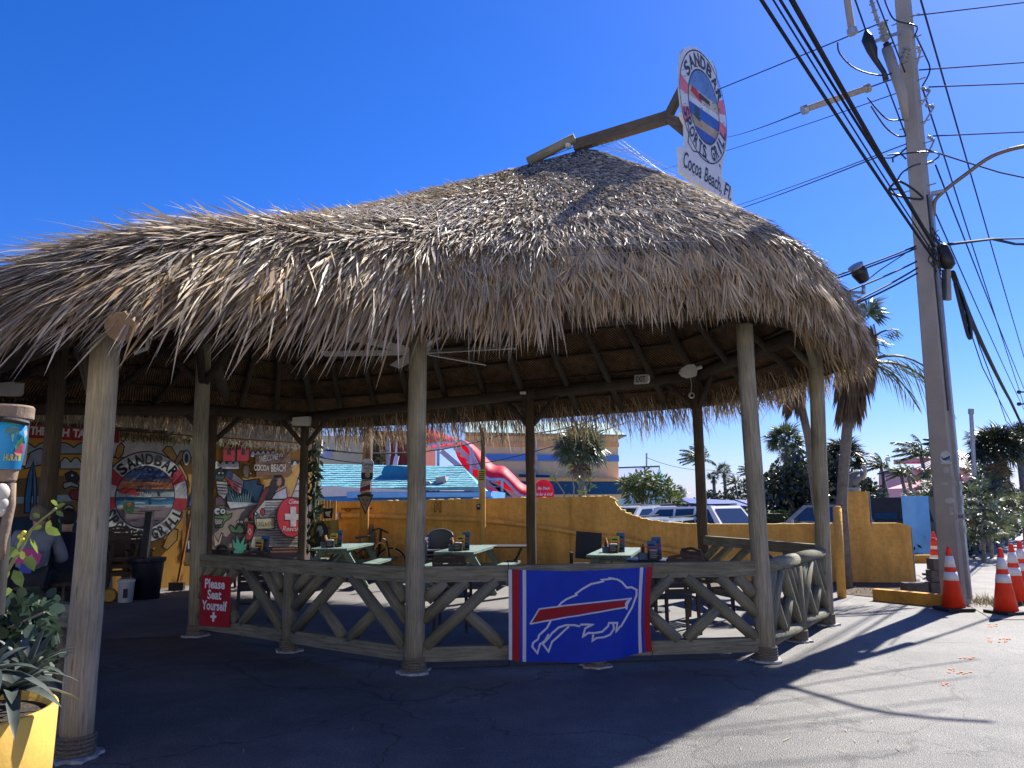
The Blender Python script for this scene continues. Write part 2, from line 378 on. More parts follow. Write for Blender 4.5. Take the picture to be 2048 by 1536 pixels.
# ================================================================ TIKI HUT
m_log0 = mat('sunlit_log', (0.55, 0.46, 0.31), 0.85, 0.25, 3.0, 0.5, 9, uvgrain=True, col2=(0.33, 0.27, 0.18))  # paler copy for the front post, its stronger light put into the colour
m_logd = mat('shaded_log', (0.13, 0.095, 0.062), 0.9, 0.25, 3.0, 0.5, 9, uvgrain=True)  # darker copy for the back posts, their shade put into the colour
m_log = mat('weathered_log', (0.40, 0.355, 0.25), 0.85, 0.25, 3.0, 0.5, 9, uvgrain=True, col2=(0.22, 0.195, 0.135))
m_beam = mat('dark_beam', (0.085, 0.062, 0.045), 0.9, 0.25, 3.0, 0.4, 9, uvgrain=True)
m_rope = mat('rope', (0.22, 0.18, 0.13), 0.95, 0.3, 60, 0.8, 120)
m_foot = mat('footing', (0.42, 0.41, 0.39), 0.9, 0.3, 14, 0.6, 60)
CTR = Vector((0.0, 11.0, 0))
hut = thing('tiki_hut', 'open tiki hut with a thick shaggy palm thatch roof on weathered log posts', 'tiki hut', (0, 11, 0))
B = [(-2.89, 5.36, 2.98), (-0.97, 7.82, 3.42), (2.57, 8.23, 3.72), (4.2, 10.46, 3.98), (3.22, 13.3, 3.78), (0.33, 14.0, 3.58), (-4.26, 15.8, 3.38), (-5.74, 14.7, 3.40), (-9.2, 11.4, 3.1)]
B = [Vector(b) for b in B]
R1 = Vector((1.12, 10.8, 6.55)); R2 = at(566, 490, 12.6)
RS = [0.12, 0.72, 1, 1, 1, 0.6, 0, 0, 0]                     # where on the ridge each corner's hip ends
NB = len(B)
# outward overhang at each corner
OVER = [.62, .62, .62, .62, .62, .62, 1.15, 1.25, .5]; DROP = [.0, -.14, -.04, .52, .48, .40, .13, .06, .0]
OUTV = []
for i in range(NB):
    a, b, c = B[i - 1], B[i], B[(i + 1) % NB]
    d1 = (b - a).to_2d().normalized(); d2 = (c - b).to_2d().normalized()
    n1 = Vector((d1.y, -d1.x)); n2 = Vector((d2.y, -d2.x)); m_ = (n1 + n2).normalized(); k = OVER[i] / max(0.6, m_.dot(n1))
    OUTV.append(Vector((m_.x * k, m_.y * k, 0)))
def lerpc(L, u):
    i = int(math.floor(u)) % NB; t = u - math.floor(u); a = L[i]; b = L[(i + 1) % NB]
    return a * (1 - t) + b * t
def ridge(s): return R2 * (1 - s) + R1 * s
def st_beam(u): return lerpc(B, u)
def st_out(u):                                              # eave point, its corners rounded
    o = Vector((0, 0, 0)); q = 0
    for k, w in ((-.22, 1), (-.11, 2), (0, 3), (.11, 2), (.22, 1)):
        b = lerpc(B, u + k); o += (b + lerpc(OUTV, u + k)) * w; q += w
    o /= q; o.z = lerpc(B, u).z - lerpc(DROP, u); return o
def st_rid(u): return ridge(lerpc(RS, u)) if True else None
def ceil(u, v): return st_out(u).lerp(st_rid(u), v)
def nrm(u, v, e=0.02):
    a = ceil(u + e, v) - ceil(u - e, v); b = st_rid(u) - st_out(u)
    n = b.cross(a); n.normalize()
    return n if n.z > 0 else -n
BULGE = [.0, .45, .68, .72, .9, .9, .6, .3, .0]; THK = [.30, .40, .44, .44, .44, .44, .4, .35, .27]
def skin(u, v):
    """outer surface of the thatch"""
    t = lerpc(THK, u) * math.sqrt(min(1.0, (v + 0.004) / 0.11)) * (1 - 0.35 * v) + lerpc(BULGE, u) * v * (1 - v) ** 1.4
    p = ceil(u, v)
    n = nrm(u, min(v, 0.9))
    return p + n * t + Vector((0, 0, 0.03))
def post(base, top, r0, r1, name='post', rope=True, mt=None, foot=True):
    base = Vector(base); top = Vector(top); k = 7
    pts = [base.lerp(top, i / (k - 1)) + (Vector((rnd.uniform(-.007, .007), rnd.uniform(-.007, .007), 0)) if 0 < i < k - 1 else Vector((0, 0, 0))) for i in range(k)]
    o = part(name, MB().tube(pts, [(r0 + (r1 - r0) * i / (k - 1)) * (1 + rnd.uniform(-.025, .025)) for i in range(k)], 20, wob=0.018), mt or m_log, hut, smooth=True)
    if rope:
        q = MB()
        for i in range(5):
            z = 0.035 + i * 0.026; q.tube([base + Vector((math.cos(t) * (r0 + .008), math.sin(t) * (r0 + .008), z)) for t in [2 * math.pi * j / 18 for j in range(19)]], 0.0145, 5, cap=False)
        part('rope_wrap', q, m_rope, o, smooth=True)
    if foot:
        q = []
        for j in range(22):
            t = 2 * math.pi * j / 22; rr = r0 * rnd.uniform(1.35, 1.9); q.append(base + Vector((math.cos(t) * rr, math.sin(t) * rr, 0.022)))
        part('footing', MB().prism(q, (0, 0, -0.02)), m_foot, o)
    return o
P1, P2, P3, P4, P5 = gnd(150, 1515), gnd(392, 1272), gnd(828, 1345), gnd(1533, 1322), gnd(1653, 1250)
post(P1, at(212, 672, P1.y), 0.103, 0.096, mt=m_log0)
post(P2, at(408, 640, P2.y), 0.098, 0.092)
post(P3, at(837, 655, P3.y), 0.100, 0.090)
post(P4, at(1488, 650, P4.y), 0.098, 0.088)
post(P5, at(1626, 610, P5.y), 0.098, 0.094)
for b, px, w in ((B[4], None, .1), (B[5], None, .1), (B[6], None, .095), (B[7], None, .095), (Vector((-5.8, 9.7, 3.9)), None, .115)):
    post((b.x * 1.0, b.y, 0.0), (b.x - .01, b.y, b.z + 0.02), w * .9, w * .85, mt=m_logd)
# eave beams
ring = [B[i] for i in range(NB)]
for i in range(NB):
    a, b = B[i], B[(i + 1) % NB]; d = (b - a).normalized()
    if i == 0:
        a = a + Vector((0.06, 0.06, 0.1))
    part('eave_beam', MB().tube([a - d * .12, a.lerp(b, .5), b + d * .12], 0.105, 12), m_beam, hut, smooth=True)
# the round butt of the log that lies on the front post, seen end on
e0 = at(240, 654, 4.66)
part('hip_log', MB().tube([e0 + Vector((0, 0, 0)), e0 + (R2 - e0) * .15, e0 + (R2 - e0) * .45], 0.092, 14), mat('cut_log', (0.34, 0.22, 0.13), 0.8, 0.25, 8, uvgrain=True), hut, smooth=False)
# ridge logs
ra, rb = at(1150, 276, 10.75), at(1056, 324, 11.0)
part('ridge_log', MB().tube([ra, rb], 0.075, 10), m_log, hut, smooth=True)
part('ridge_wrap', MB().ball(at(1136, 291, 10.78), (0.05, 0.06, 0.05)), mat('pale_wrap', (0.62, 0.58, 0.5), 0.8), hut, smooth=True)
part('ridge_beam', MB().tube([R2 - Vector((0, 0, .1)), R1 - Vector((0, 0, .1))], 0.09, 10), m_beam, hut, smooth=True)
# rafters, on the underside
def under(u, v, d): return ceil(u, v) - nrm(u, min(v, .9)) * d
for i in range(NB):
    ns = {0: 4, 1: 5, 2: 3, 3: 3, 4: 4, 5: 6, 6: 3, 7: 5, 8: 5}[i]
    for k in range(ns):
        u = i + k / ns
        hip = (k == 0)
        part('rafter', MB().tube([under(u, .04, .1), under(u, .5, .1), under(u, .97, .1)], [.075 if hip else .058, .07 if hip else .054, .055], 9), m_beam, hut, smooth=True)
# battens
for i in range(NB):
    a0, a1 = i + .0, i + 1.0
    for k in range(8):
        v = 0.1 + k * 0.103
        part('batten', MB().tube([under(a0 + (a1 - a0) * j / 4, v, .028) for j in range(5)], 0.026, 6, cap=False), m_beam, hut, smooth=True)
# braces at the posts
def braces(b, a_pt, c_pt, drop=0.62, run=0.55, mt=None):
    for q in (a_pt, c_pt):
        d = (q - b); d.z = d.z * 1.0; d = d.normalized()
        part('brace', MB().tube([b - Vector((0, 0, drop)), b + d * run - Vector((0, 0, 0.04))], 0.05, 9), mt or m_beam, hut, smooth=True)
for i in (3, 4, 5, 6, 7): braces(B[i], B[i - 1], B[(i + 1) % NB], mt=(m_log if i in (2, 3) else m_beam))
braces(B[0] - Vector((0, 0, .1)), B[8], B[8] + Vector((0, 0, 3)))
p2t = at(410, 690, P2.y)
braces(p2t + Vector((0, 0, .15)), B[0] + Vector((0, 0, 1.2)), R2, 0.7, 0.8); braces(p2t + Vector((0, 0, .15)), Vector((-6, 10, 4)), B[1] + Vector((0, 0, .4)), 0.7, 0.8)
part('girder', MB().tube([B[0] + Vector((0.05, .1, .2)), Vector((p2t.x, p2t.y, p2t.z + .1)), (B[7] + Vector((0.3, -.3, .3)))], .1, 10), m_beam, hut, smooth=True)

# thatch: closed under-layer plus blades
def thatch_mat():
    m = bpy.data.materials.new('palm_thatch'); m.use_nodes = True; n = m.node_tree; n.nodes.clear(); L = n.links.new
    out = n.nodes.new('ShaderNodeOutputMaterial'); at_ = n.nodes.new('ShaderNodeAttribute'); at_.attribute_name = 'tint'
    p = n.nodes.new('ShaderNodeBsdfPrincipled'); p.inputs['Roughness'].default_value = 0.55; p.inputs['Specular IOR Level'].default_value = 0.35
    t = n.nodes.new('ShaderNodeBsdfTranslucent'); ms = n.nodes.new('ShaderNodeMixShader'); ms.inputs[0].default_value = 0.22
    L(at_.outputs['Color'], p.inputs['Base Color']); L(at_.outputs['Color'], t.inputs['Color'])
    L(p.outputs[0], ms.inputs[1]); L(t.outputs[0], ms.inputs[2]); L(ms.outputs[0], out.inputs['Surface']); return m
m_thatch = thatch_mat()
m_under = mat('thatch_underlay', (0.075, 0.062, 0.05), 0.95, 0.4, 8, 0.6, 30)
def woven_mat():
    m = mat('woven_ceiling', (0.20, 0.125, 0.072), 0.9, 0.35, 5, 0.0)
    n = m.node_tree; L = n.links.new; p = [x for x in n.nodes if x.type == 'BSDF_PRINCIPLED'][0]; tc = [x for x in n.nodes if x.type == 'TEX_COORD'][0]
    src = [l.from_socket for l in n.links if l.to_socket == p.inputs['Base Color']][0]
    mp = n.nodes.new('ShaderNodeMapping'); mp.inputs['Rotation'].default_value = (0, 0, 0.55)
    w = n.nodes.new('ShaderNodeTexWave'); w.wave_type = 'BANDS'; w.bands_direction = 'X'; w.inputs['Scale'].default_value = 6.5; w.inputs['Distortion'].default_value = 2.2; w.inputs['Detail'].default_value = 3; w.inputs['Detail Scale'].default_value = 2
    L(tc.outputs['UV'], mp.inputs[0]); L(mp.outputs[0], w.inputs['Vector'])
    r = n.nodes.new('ShaderNodeValToRGB'); r.color_ramp.elements[0].color = (0.22, 0.2, 0.18, 1); r.color_ramp.elements[0].position = .25; r.color_ramp.elements[1].color = (1.25, 1.15, 1.0, 1); r.color_ramp.elements[1].position = .8
    L(w.outputs['Fac'], r.inputs['Fac'])
    x = n.nodes.new('ShaderNodeMix'); x.data_type = 'RGBA'; x.blend_type = 'MULTIPLY'; x.inputs['Factor'].default_value = 1
    L(src, x.inputs['A']); L(r.outputs['Color'], x.inputs['B']); L(x.outputs['Result'], p.inputs['Base Color'])
    b = n.nodes.new('ShaderNodeBump'); b.inputs['Distance'].default_value = 0.03; b.inputs['Strength'].default_value = 0.8; L(w.outputs['Fac'], b.inputs['Height']); L(b.outputs[0], p.inputs['Normal'])
    return m
NU, NV = NB * 10, 14
def grid_mesh(fn, flip=False):
    mb = MB(); vs = [fn(NB * i / NU, j / NV) for i in range(NU) for j in range(NV + 1)]; fs = []; uvs = []
    wsum = 0
    for i in range(NU):
        i2 = (i + 1) % NU; step = (st_out(NB * (i + 1) / NU) - st_out(NB * i / NU)).length
        for j in range(NV):
            q = (i * (NV + 1) + j, i2 * (NV + 1) + j, i2 * (NV + 1) + j + 1, i * (NV + 1) + j + 1)
            h0, h1 = j * .36, (j + 1) * .36; uv = [(wsum, h0), (wsum + step, h0), (wsum + step, h1), (wsum, h1)]
            if flip: q = tuple(reversed(q)); uv = list(reversed(uv))
            fs.append(q); uvs.append(uv)
        wsum += step
    return mb.add(vs, fs, uvs)
part('thatch_underlay', grid_mesh(lambda u, v: skin(u, v) - Vector((0, 0, 0.06))), m_under, hut, smooth=True)
part('woven_ceiling', grid_mesh(lambda u, v: ceil(u, v), True), woven_mat(), hut, smooth=True)

rs = np.random.RandomState(3)
class Blades:
    def __init__(s): s.P = []; s.D = []; s.S = []; s.Lw = []; s.C = []
    def add(s, p, d, side, L, w, c, droop): s.P.append(tuple(p)); s.D.append(tuple(d)); s.S.append(tuple(side)); s.Lw.append((L, w, droop)); s.C.append(c)
    def build(s, name, parent, off, kind='stuff'):
        P = np.array(s.P) - np.array(off); D = np.array(s.D); S = np.array(s.S); L, w, dr = np.array(s.Lw).T; C = np.array(s.C); n = len(P)
        L = L[:, None]; w = w[:, None]; dr = dr[:, None]; z = np.array([[0, 0, 1.0]])
        f = np.cross(D, S); f /= np.linalg.norm(f, axis=1)[:, None] + 1e-9
        pts = []
        for t, ww in ((0, .75), (.4, 1.0), (.75, .7)):
            c = P + D * L * t - z * (dr * L * t * t); pts += [c - S * w * ww / 2, c + S * w * ww / 2]
        pts.append(P + D * L - z * (dr * L))
        V = np.stack(pts, axis=1).reshape(-1, 3); b = (np.arange(n) * 7)[:, None]
        F = np.concatenate([b + np.array([[0, 1, 3, 2]]), b + np.array([[2, 3, 5, 4]])], axis=1).reshape(-1, 4); T = (b + np.array([[4, 5, 6]]))
        me = bpy.data.meshes.new(name)
        me.from_pydata(V.tolist(), [], F.tolist() + T.tolist())
        me.materials.append(m_thatch)
        ca = me.color_attributes.new('tint', 'FLOAT_COLOR', 'POINT')
        cc = np.concatenate([np.repeat(C, 7, axis=0), np.ones((n * 7, 1))], axis=1).reshape(-1)
        ca.data.foreach_set('color', cc); me.update()
        o = bpy.data.objects.new(name, me); COL.objects.link(o)
        if parent: o.parent = parent; OFF[o.name] = OFF[parent.name]
        if kind: o['kind'] = kind
        return o
def straw(v, w=None):
    k = rs.rand()
    if v > .28: c = np.array([.66, .57, .44]) * rs.uniform(.42, 1.15)
    elif v > 0.06: c = np.array([.57, .49, .38]) * rs.uniform(.4, 1.15)
    else: c = np.array([.54, .43, .30]) * rs.uniform(.35, 1.15)
    if k < .16: c = c * np.array([1.0, .82, .6])
    if k > .93: c = c * np.array([1.0, 1.05, 1.0]) * 1.12
    return tuple(np.clip(c, 0.02, .75))
bl = Blades(); VZ = Vector((0, 0, 1))
def front_w(u):                                             # faces the photograph shows get the density
    u = u % NB
    return 1.0 if (u < 3.5 or u > 8.2) else 0.3
lens = [(st_out(i + .5) - st_rid(i + .5)).length for i in range(NB)]
for i in range(NB):
    wlen = (B[(i + 1) % NB] - B[i]).length + .5
    rows = int(lens[i] / 0.085)
    for r in range(rows):
        v = (r + .3) / rows
        width_here = wlen * (1 - v) + abs(RS[(i + 1) % NB] - RS[i]) * (R1 - R2).length * v + .15
        dens = (95 if i in (0, 8) else 130) if (i < 3 or i == 8) else (75 if i == 3 else 20)
        for k in range(int(width_here * dens)):
            u = i + rs.rand(); vv = min(.995, max(0.0, v + rs.uniform(-.02, .02)))
            p = skin(u, vv); dn = (st_out(u) - st_rid(u)).normalized()
            e = .02; dd = (skin(u, max(0, vv - e)) - skin(u, min(1, vv + e))).normalized(); nn = nrm(u, min(vv, .9))
            sd = dd.cross(nn).normalized()
            nearp = 1.0 if (u > 8.3 or u < 0.9) else (0.55 if u < 1.3 else 0.0)     # the old long fronds by the corner post
            ang = rs.normal(.25 * nearp, .22 - .04 * nearp); lift = abs(rs.normal(0.06, .11)) + (.05 if vv > .25 else 0) + .05 * nearp
            dirv = (dd * math.cos(ang) + sd * math.sin(ang) + nn * lift).normalized()
            side = dirv.cross(nn).normalized(); tw = rs.normal(0, .5 - .2 * nearp); side = (side * math.cos(tw) + nn * math.sin(tw)).normalized()
            Lb = (rs.uniform(.10, .22) if vv > .3 else rs.uniform(.22, .42)) * (1 + 1.2 * nearp)
            bl.add(p - nn * .05, dirv, side, Lb, rs.uniform(.008, .020) * (1 + .4 * nearp), straw(vv), rs.uniform(.0, .22))
    # hanging fringe at the eave, several layers deep
    n_f = int(wlen * (270 if (i < 3 or i == 8) else 240))
    for k in range(n_f):
        u = i + rs.rand(); lay = rs.rand(); v0 = -0.0
        o = st_out(u); sk = skin(u, .03 + .05 * lay); p = o.lerp(sk, rs.uniform(-.15, .9))
        inw = (st_rid(u) - o); inw.z = 0; inw.normalize(); p = p + inw * rs.uniform(-.05, .38)
        nearp = 1.0 if (u > 8.3 or u < 0.8) else 0.0
        outd = -inw; sd = Vector((-outd.y, outd.x, 0))
        dirv = (Vector((0, 0, -1)) * rs.uniform(.75, 1.25) + outd * rs.normal(.35 + .35 * nearp, .22) + sd * rs.normal(-.10 - .35 * nearp, .26)).normalized()
        a = rs.uniform(0, math.pi); side = (sd * math.cos(a * .6) + outd * math.sin(a * .6)).normalized(); side = (side - dirv * side.dot(dirv)).normalized()
        bl.add(p, dirv, side, (rs.uniform(.12, .30) if (u < 3.2 or u > 8.3) else rs.uniform(.12, .25) if u > 7.1 else rs.uniform(.18, .34) if u > 5.9 else rs.uniform(.38, .62) if u > 4 else rs.uniform(.25, .46)) * (1 + .2 * nearp), rs.uniform(.010, .022), straw(0), rs.uniform(0, .2))
bl.build('thatch', hut, OFF[hut.name])
# the old fronds along the front eave, one by one: ten shapes shared by all copies
def frond_mesh(seed, L):
    r = np.random.RandomState(seed); b = Blades(); nb = 21
    for k in range(nb):
        a = (k - (nb - 1) / 2) * .052 + r.normal(0, .03)
        d = Vector((math.sin(a), -.06 + r.normal(0, .06), -math.cos(a))).normalized(); s_ = Vector((math.cos(a), r.normal(0, .45), math.sin(a)))
        s_ = (s_ - d * s_.dot(d)).normalized()
        c = np.array([.68, .54, .345]) * r.uniform(.45, 1.2) * (np.array([1, .8, .55]) if r.rand() < .15 else 1)
        b.add((r.normal(0, .012), r.normal(0, .01), 0), d, s_, L * r.uniform(.6, 1.05), r.uniform(.012, .022), tuple(c), r.uniform(0, .1))
    o = b.build('palm_frond', None, (0, 0, 0), None); me = o.data; bpy.data.objects.remove(o); return me
FM = [frond_mesh(20 + i, .44 + .05 * (i % 4)) for i in range(10)]
nf = 0
def frond(u, v, spread, tip):
    global nf
    p = skin(u, v); nn = nrm(u, .2); o = st_out(u); inw = (st_rid(u) - o); inw.z = 0; inw.normalize()
    dd = (-inw * (0.75 + tip) + Vector((0, 0, -1)) * (.85 - tip) + Vector((-inw.y, inw.x, 0)) * rs.normal(spread, .12)).normalized()
    zax = -dd; yax = (nn - zax * nn.dot(zax)).normalized(); xax = yax.cross(zax)
    ob = bpy.data.objects.new('palm_frond', FM[nf % 10]); COL.objects.link(ob); ob.parent = hut
    m4 = Matrix((xax, yax, zax)).transposed().to_4x4(); m4.translation = p - OFF[hut.name] + nn * .01
    sc = rs.uniform(.85, 1.2) * (1.1 if u > 8.2 or u < .5 else .72); ob.matrix_local = m4 @ Matrix.Scale(sc, 4); nf += 1
for k in range(150): frond((8.45 + 1.5 * k / 150) % NB, rs.uniform(.0, .13), .38, rs.uniform(-.1, .25))
for k in range(60): frond(0.95 + .5 * k / 60, rs.uniform(.0, .09), .1, rs.uniform(-.3, .05))
for k in range(85): frond(1.45 + 1.7 * k / 85, rs.uniform(.0, .06), 0.0, rs.uniform(-.4, -.05))
# ================================================================ LOG RAILINGS
m_rail = mat('grey_rail_log', (0.27, 0.25, 0.175), 0.85, 0.25, 3.0, 0.6, 9, uvgrain=True, col2=(0.135, 0.125, 0.085))
def railing(a, b, label, mids=(), zt=0.93, zb=0.17, square=True, loc=None, r=0.062):
    a = Vector((a[0], a[1], 0)); b = Vector((b[0], b[1], 0)); t = thing('log_railing', label, 'railing', (a + b) / 2, 'log railings round the hut')
    ax = (b - a).normalized(); nx = Vector((ax.y, -ax.x, 0))
    def P(s, z, off=0): return a + ax * s + nx * off + Vector((0, 0, z))
    Ln = (b - a).length; stops = [0.0] + [(Vector((m[0], m[1], 0)) - a).dot(ax) for m in mids] + [Ln]
    for nm, z, h in (('top_rail', zt, .15), ('bottom_rail', zb, .135)):
        if square:
            part(nm, MB().bar(P(.06, z), P(Ln - .06, z + .0), .10, h), m_rail, t)
        else:
            for i in range(len(stops) - 1):
                part(nm, MB().tube([P(stops[i] + .02, z), P((stops[i] + stops[i + 1]) / 2, z + .006), P(stops[i + 1] + .0, z)], .075 if nm == 'top_rail' else .068, 14), m_rail, t, smooth=True)
    for s in stops[1:-1]:
        q = part('short_post', MB().tube([P(s, 0), P(s, .45), P(s, zt - .075)], [.088, .084, .082], 16, wob=.02), m_rail, t, smooth=True)
        k = MB(); c = P(s, 0)
        for i in range(5): k.tube([c + Vector((math.cos(x) * .093, math.sin(x) * .093, .03 + i * .023)) for x in [2 * math.pi * j / 16 for j in range(17)]], .0125, 5, cap=False)
        part('rope_wrap', k, m_rope, q, smooth=True)
        part('footing', MB().prism([c + Vector((math.cos(2 * math.pi * j / 20) * rnd.uniform(.12, .19), math.sin(2 * math.pi * j / 20) * rnd.uniform(.12, .17), .02)) for j in range(20)], (0, 0, -.018)), m_foot, q)
    z0, z1 = zb + .07, zt - .07; H_ = z1 - z0
    for i in range(len(stops) - 1):
        s0, s1 = stops[i] + .08, stops[i + 1] - .08; w = s1 - s0
        def log(u0, v0, u1, v1, off):
            part('diagonal_log', MB().tube([P(s0 + w * u0, z0 + H_ * v0, off), P(s0 + w * (u0 + u1) / 2, z0 + H_ * (v0 + v1) / 2, off), P(s0 + w * u1, z0 + H_ * v1, off)], [r, r * .97, r * .94], 12, wob=.03), m_rail, t, smooth=True)
        log(.02, .0, .44, 1.0, .012); log(.98, .0, .54, 1.0, .012)
        log(.0, .40, .26, 1.0, -.004); log(1.0, .38, .76, 1.0, -.004)
        log(.02, .72, .13, 1.0, .004); log(.98, .70, .88, 1.0, .004)
        log(.47, .0, .27, .48, .006); log(.53, .0, .73, .46, .006)
    return t
S1, S2, S3 = gnd(577, 1303), gnd(1195, 1335), gnd(1605, 1283)
railing(P2, P3, 'log railing beside the entrance with the red sign hung on it', [S1])
railing(P3, P4, 'log railing with the blue football flag tied on it', [S2])
railing(P4, P5, 'short log railing of round logs at the right end catching the sun', [S3], square=False)
railing((3.22, 13.3), (P5.x, P5.y), 'log railing on the far side of the hut in front of the yellow wall', [], zt=.96)
railing((P1.x, P1.y), (P1.x - 2.1, P1.y + 1.0), 'log railing left of the big front post behind the planter plants', [], zt=.90, square=True)

# ---------------------------------------------------------------- red sign on the railing
pr = Plane(P2, B=P3); pr.A = P2 + pr.n * 0.085
m_signred = mat('sign_red', lin(165, 22, 38), 0.45, 0.06); m_white = mat('print_white', (0.78, 0.79, 0.80), 0.5, 0.04)
q = [pr.pt(*p) for p in ((404, 1150), (461, 1154), (458, 1255), (398, 1251))]
t = thing('seating_sign', 'red board with white words asking guests to seat themselves', 'sign', q[3])
part('board', MB().prism(q, -pr.n * .012), m_signred, t)
k = MB()
text_px(k, pr, 'Please', (410, 1175), (450, 1178), 18, .004, bold=.03)
text_px(k, pr, 'Seat', (415, 1197), (443, 1199), 18, .004, bold=.03)
text_px(k, pr, 'Yourself', (404, 1218), (454, 1222), 18, .004, bold=.03)
for a in (((426, 1224), (430, 1224), (429, 1243), (425, 1243)), ((421.5, 1230.5), (433.5, 1231), (433.3, 1236), (421.3, 1235.5))):
    k.face([pr.pt(*p, .004 if a[0][0] == 426 else .0045) for p in reversed(a)])
part('lettering', k, m_white, t)

# ---------------------------------------------------------------- football flag
pf = Plane(P3, B=P4); pf.A = P3 + pf.n * 0.10
fl = thing('football_flag', 'blue football flag with red end stripes and white bison outline tied to the railing', 'flag', gnd(1160, 1335))
def fc(x, y): return (960 + x * .19531, 1080 + y * .19531)                 # measured on an enlarged view
U0, U1 = 288, 1762
topc = [(288, 300), (450, 303), (700, 312), (900, 318), (1200, 308), (1500, 290), (1762, 268)]
botc = [(288, 1215), (450, 1243), (700, 1246), (950, 1250), (1200, 1240), (1450, 1200), (1762, 1135)]
def crv(c, x):
    for (a, b), (d, e) in zip(c, c[1:]):
        if x <= d: return b + (e - b) * (x - a) / (d - a)
    return c[-1][1]
def wav(x, y):
    """cloth: folds hang from the ties, deeper near the slack right edge"""
    u = (x - U0) / (U1 - U0); t0, t1 = crv(topc, x), crv(botc, x); v = (y - t0) / (t1 - t0)
    return .022 * math.sin(u * 9 + v * 2.2) * (0.3 + v) + .006 * math.sin(u * 41 + v * 1.5) * (1.2 - v) + .016 * math.sin(u * 23 + v * 3) * v * (1 if u > .75 else .35) + .03 * math.exp(-((u - .93) / .05) ** 2) * math.sin(v * 3.1)
def fpt(x, y, off=0.0): return pf.pt(*fc(x, y), .03 + wav(x, y) + off)
cuts = [288, 322, 405, 432, 468, 1628, 1662, 1692, 1762]
m_fw = mat('flag_white', (0.62, 0.66, 0.74), 0.7, 0.05, trans=.25); m_fr = mat('flag_red', lin(165, 28, 40), 0.7, 0.08, trans=.3); m_fb = mat('flag_blue', (.004, .045, .55), 0.65, 0.08, 3, trans=.35)
xs = []
for a, b, m_ in zip(cuts, cuts[1:], (0, 1, 2, 0, 2, 0, 2, 1)):
    n_ = max(1, int((b - a) / 36))
    for i in range(n_): xs.append((a + (b - a) * i / n_, a + (b - a) * (i + 1) / n_, m_))
fm = MB(); NR = 26
def bandx(x, v):                                            # the right stripe bends with the slack cloth
    k = max(0, (x - 1500) / 262); return x - 45 * k * math.sin(v * math.pi) * (1.0 if x < 1700 else .7)
for a, b, m_ in xs:
    for j in range(NR):
        g = lambda x, v: fpt(bandx(x, v), crv(topc, x) + (crv(botc, x) - crv(topc, x)) * v)
        v0, v1 = j / NR, (j + 1) / NR
        fm.add([g(a, v1), g(b, v1), g(b, v0), g(a, v0)], [(0, 1, 2, 3)], None, m_)
part('cloth', fm, [m_fw, m_fr, m_fb], fl, smooth=True)
def dens(pl, n=6):
    out = []
    for (a, b), (c, d) in zip(pl, pl[1:]):
        for i in range(n): out.append((a + (c - a) * i / n, b + (d - b) * i / n))
    return out + [pl[-1]]
lg = MB()
outline = [[(785, 690), (830, 640), (880, 605), (985, 560), (975, 548), (1040, 500), (1130, 450), (1250, 420), (1236, 404), (1330, 396), (1318, 385), (1400, 402), (1385, 392), (1440, 425), (1490, 482), (1540, 478), (1590, 505), (1588, 560), (1545, 680), (1490, 770), (1430, 870), (1415, 880), (1380, 930), (1392, 840), (1310, 842), (1300, 875), (1240, 930), (1160, 945), (1100, 945), (1045, 985), (1070, 900), (1105, 880), (1150, 858), (1020, 862)],
           [(1020, 880), (960, 868), (880, 870), (800, 895), (735, 950), (700, 1000), (640, 1060), (700, 1140), (735, 1040), (800, 985), (910, 882)],
           [(720, 825), (680, 900), (600, 970), (590, 1010), (540, 1045), (530, 1085), (585, 1155), (610, 1065), (660, 1030), (700, 960)],
           [(1350, 845), (1360, 900), (1320, 960), (1260, 985), (1180, 995), (1140, 1025), (1150, 960)]]
for o in outline:
    lg.ribbon([fpt(*p, .004) for p in dens(o, 3)], .019, pf.n)
part('bison_outline', lg, m_fw, fl)
sp = [(500, 852), (600, 700), (1540, 588), (1490, 655), (1490, 705), (1470, 690)]
st = MB()
def quadband(pa, pb, pc, pd, n=24):
    vs = []
    for i in range(n + 1):
        t = i / n; vs += [fpt(pa[0] + (pb[0] - pa[0]) * t, pa[1] + (pb[1] - pa[1]) * t, .0065), fpt(pd[0] + (pc[0] - pd[0]) * t, pd[1] + (pc[1] - pd[1]) * t, .0065)]
    return vs, [(2 * i + 1, 2 * i + 3, 2 * i + 2, 2 * i) for i in range(n)]
st.add(*quadband((605, 705), (1490, 612), (1470, 675), (530, 838)))
part('streak', st, m_fr, fl)
ed = MB()
for o in ([(1540, 590), (600, 700), (505, 852)], [(505, 852), (1000, 770), (1480, 680)]): ed.ribbon([fpt(*p, .009) for p in dens(o, 10)], .014, pf.n)
ed.face([fpt(*p, .0095) for p in ((1480, 705), (1492, 705), (1500, 655), (1540, 590), (1490, 610), (1468, 640), (1470, 675))])
part('streak_edge', ed, m_fw, fl)
tie = MB()
for x, y in ((290, 300), (292, 1215), (1762, 268), (1762, 1135)):
    s_ = -1 if y < 500 else 1; a = fpt(x, y); tie.tube([a, a + Vector((0, 0, -.05 * s_)) - pf.n * .02, a + Vector((0, 0, -.075 * s_)) - pf.n * .1], .004, 5)
part('tie', tie, mat('black_cord', (.02, .02, .02), .7), fl)

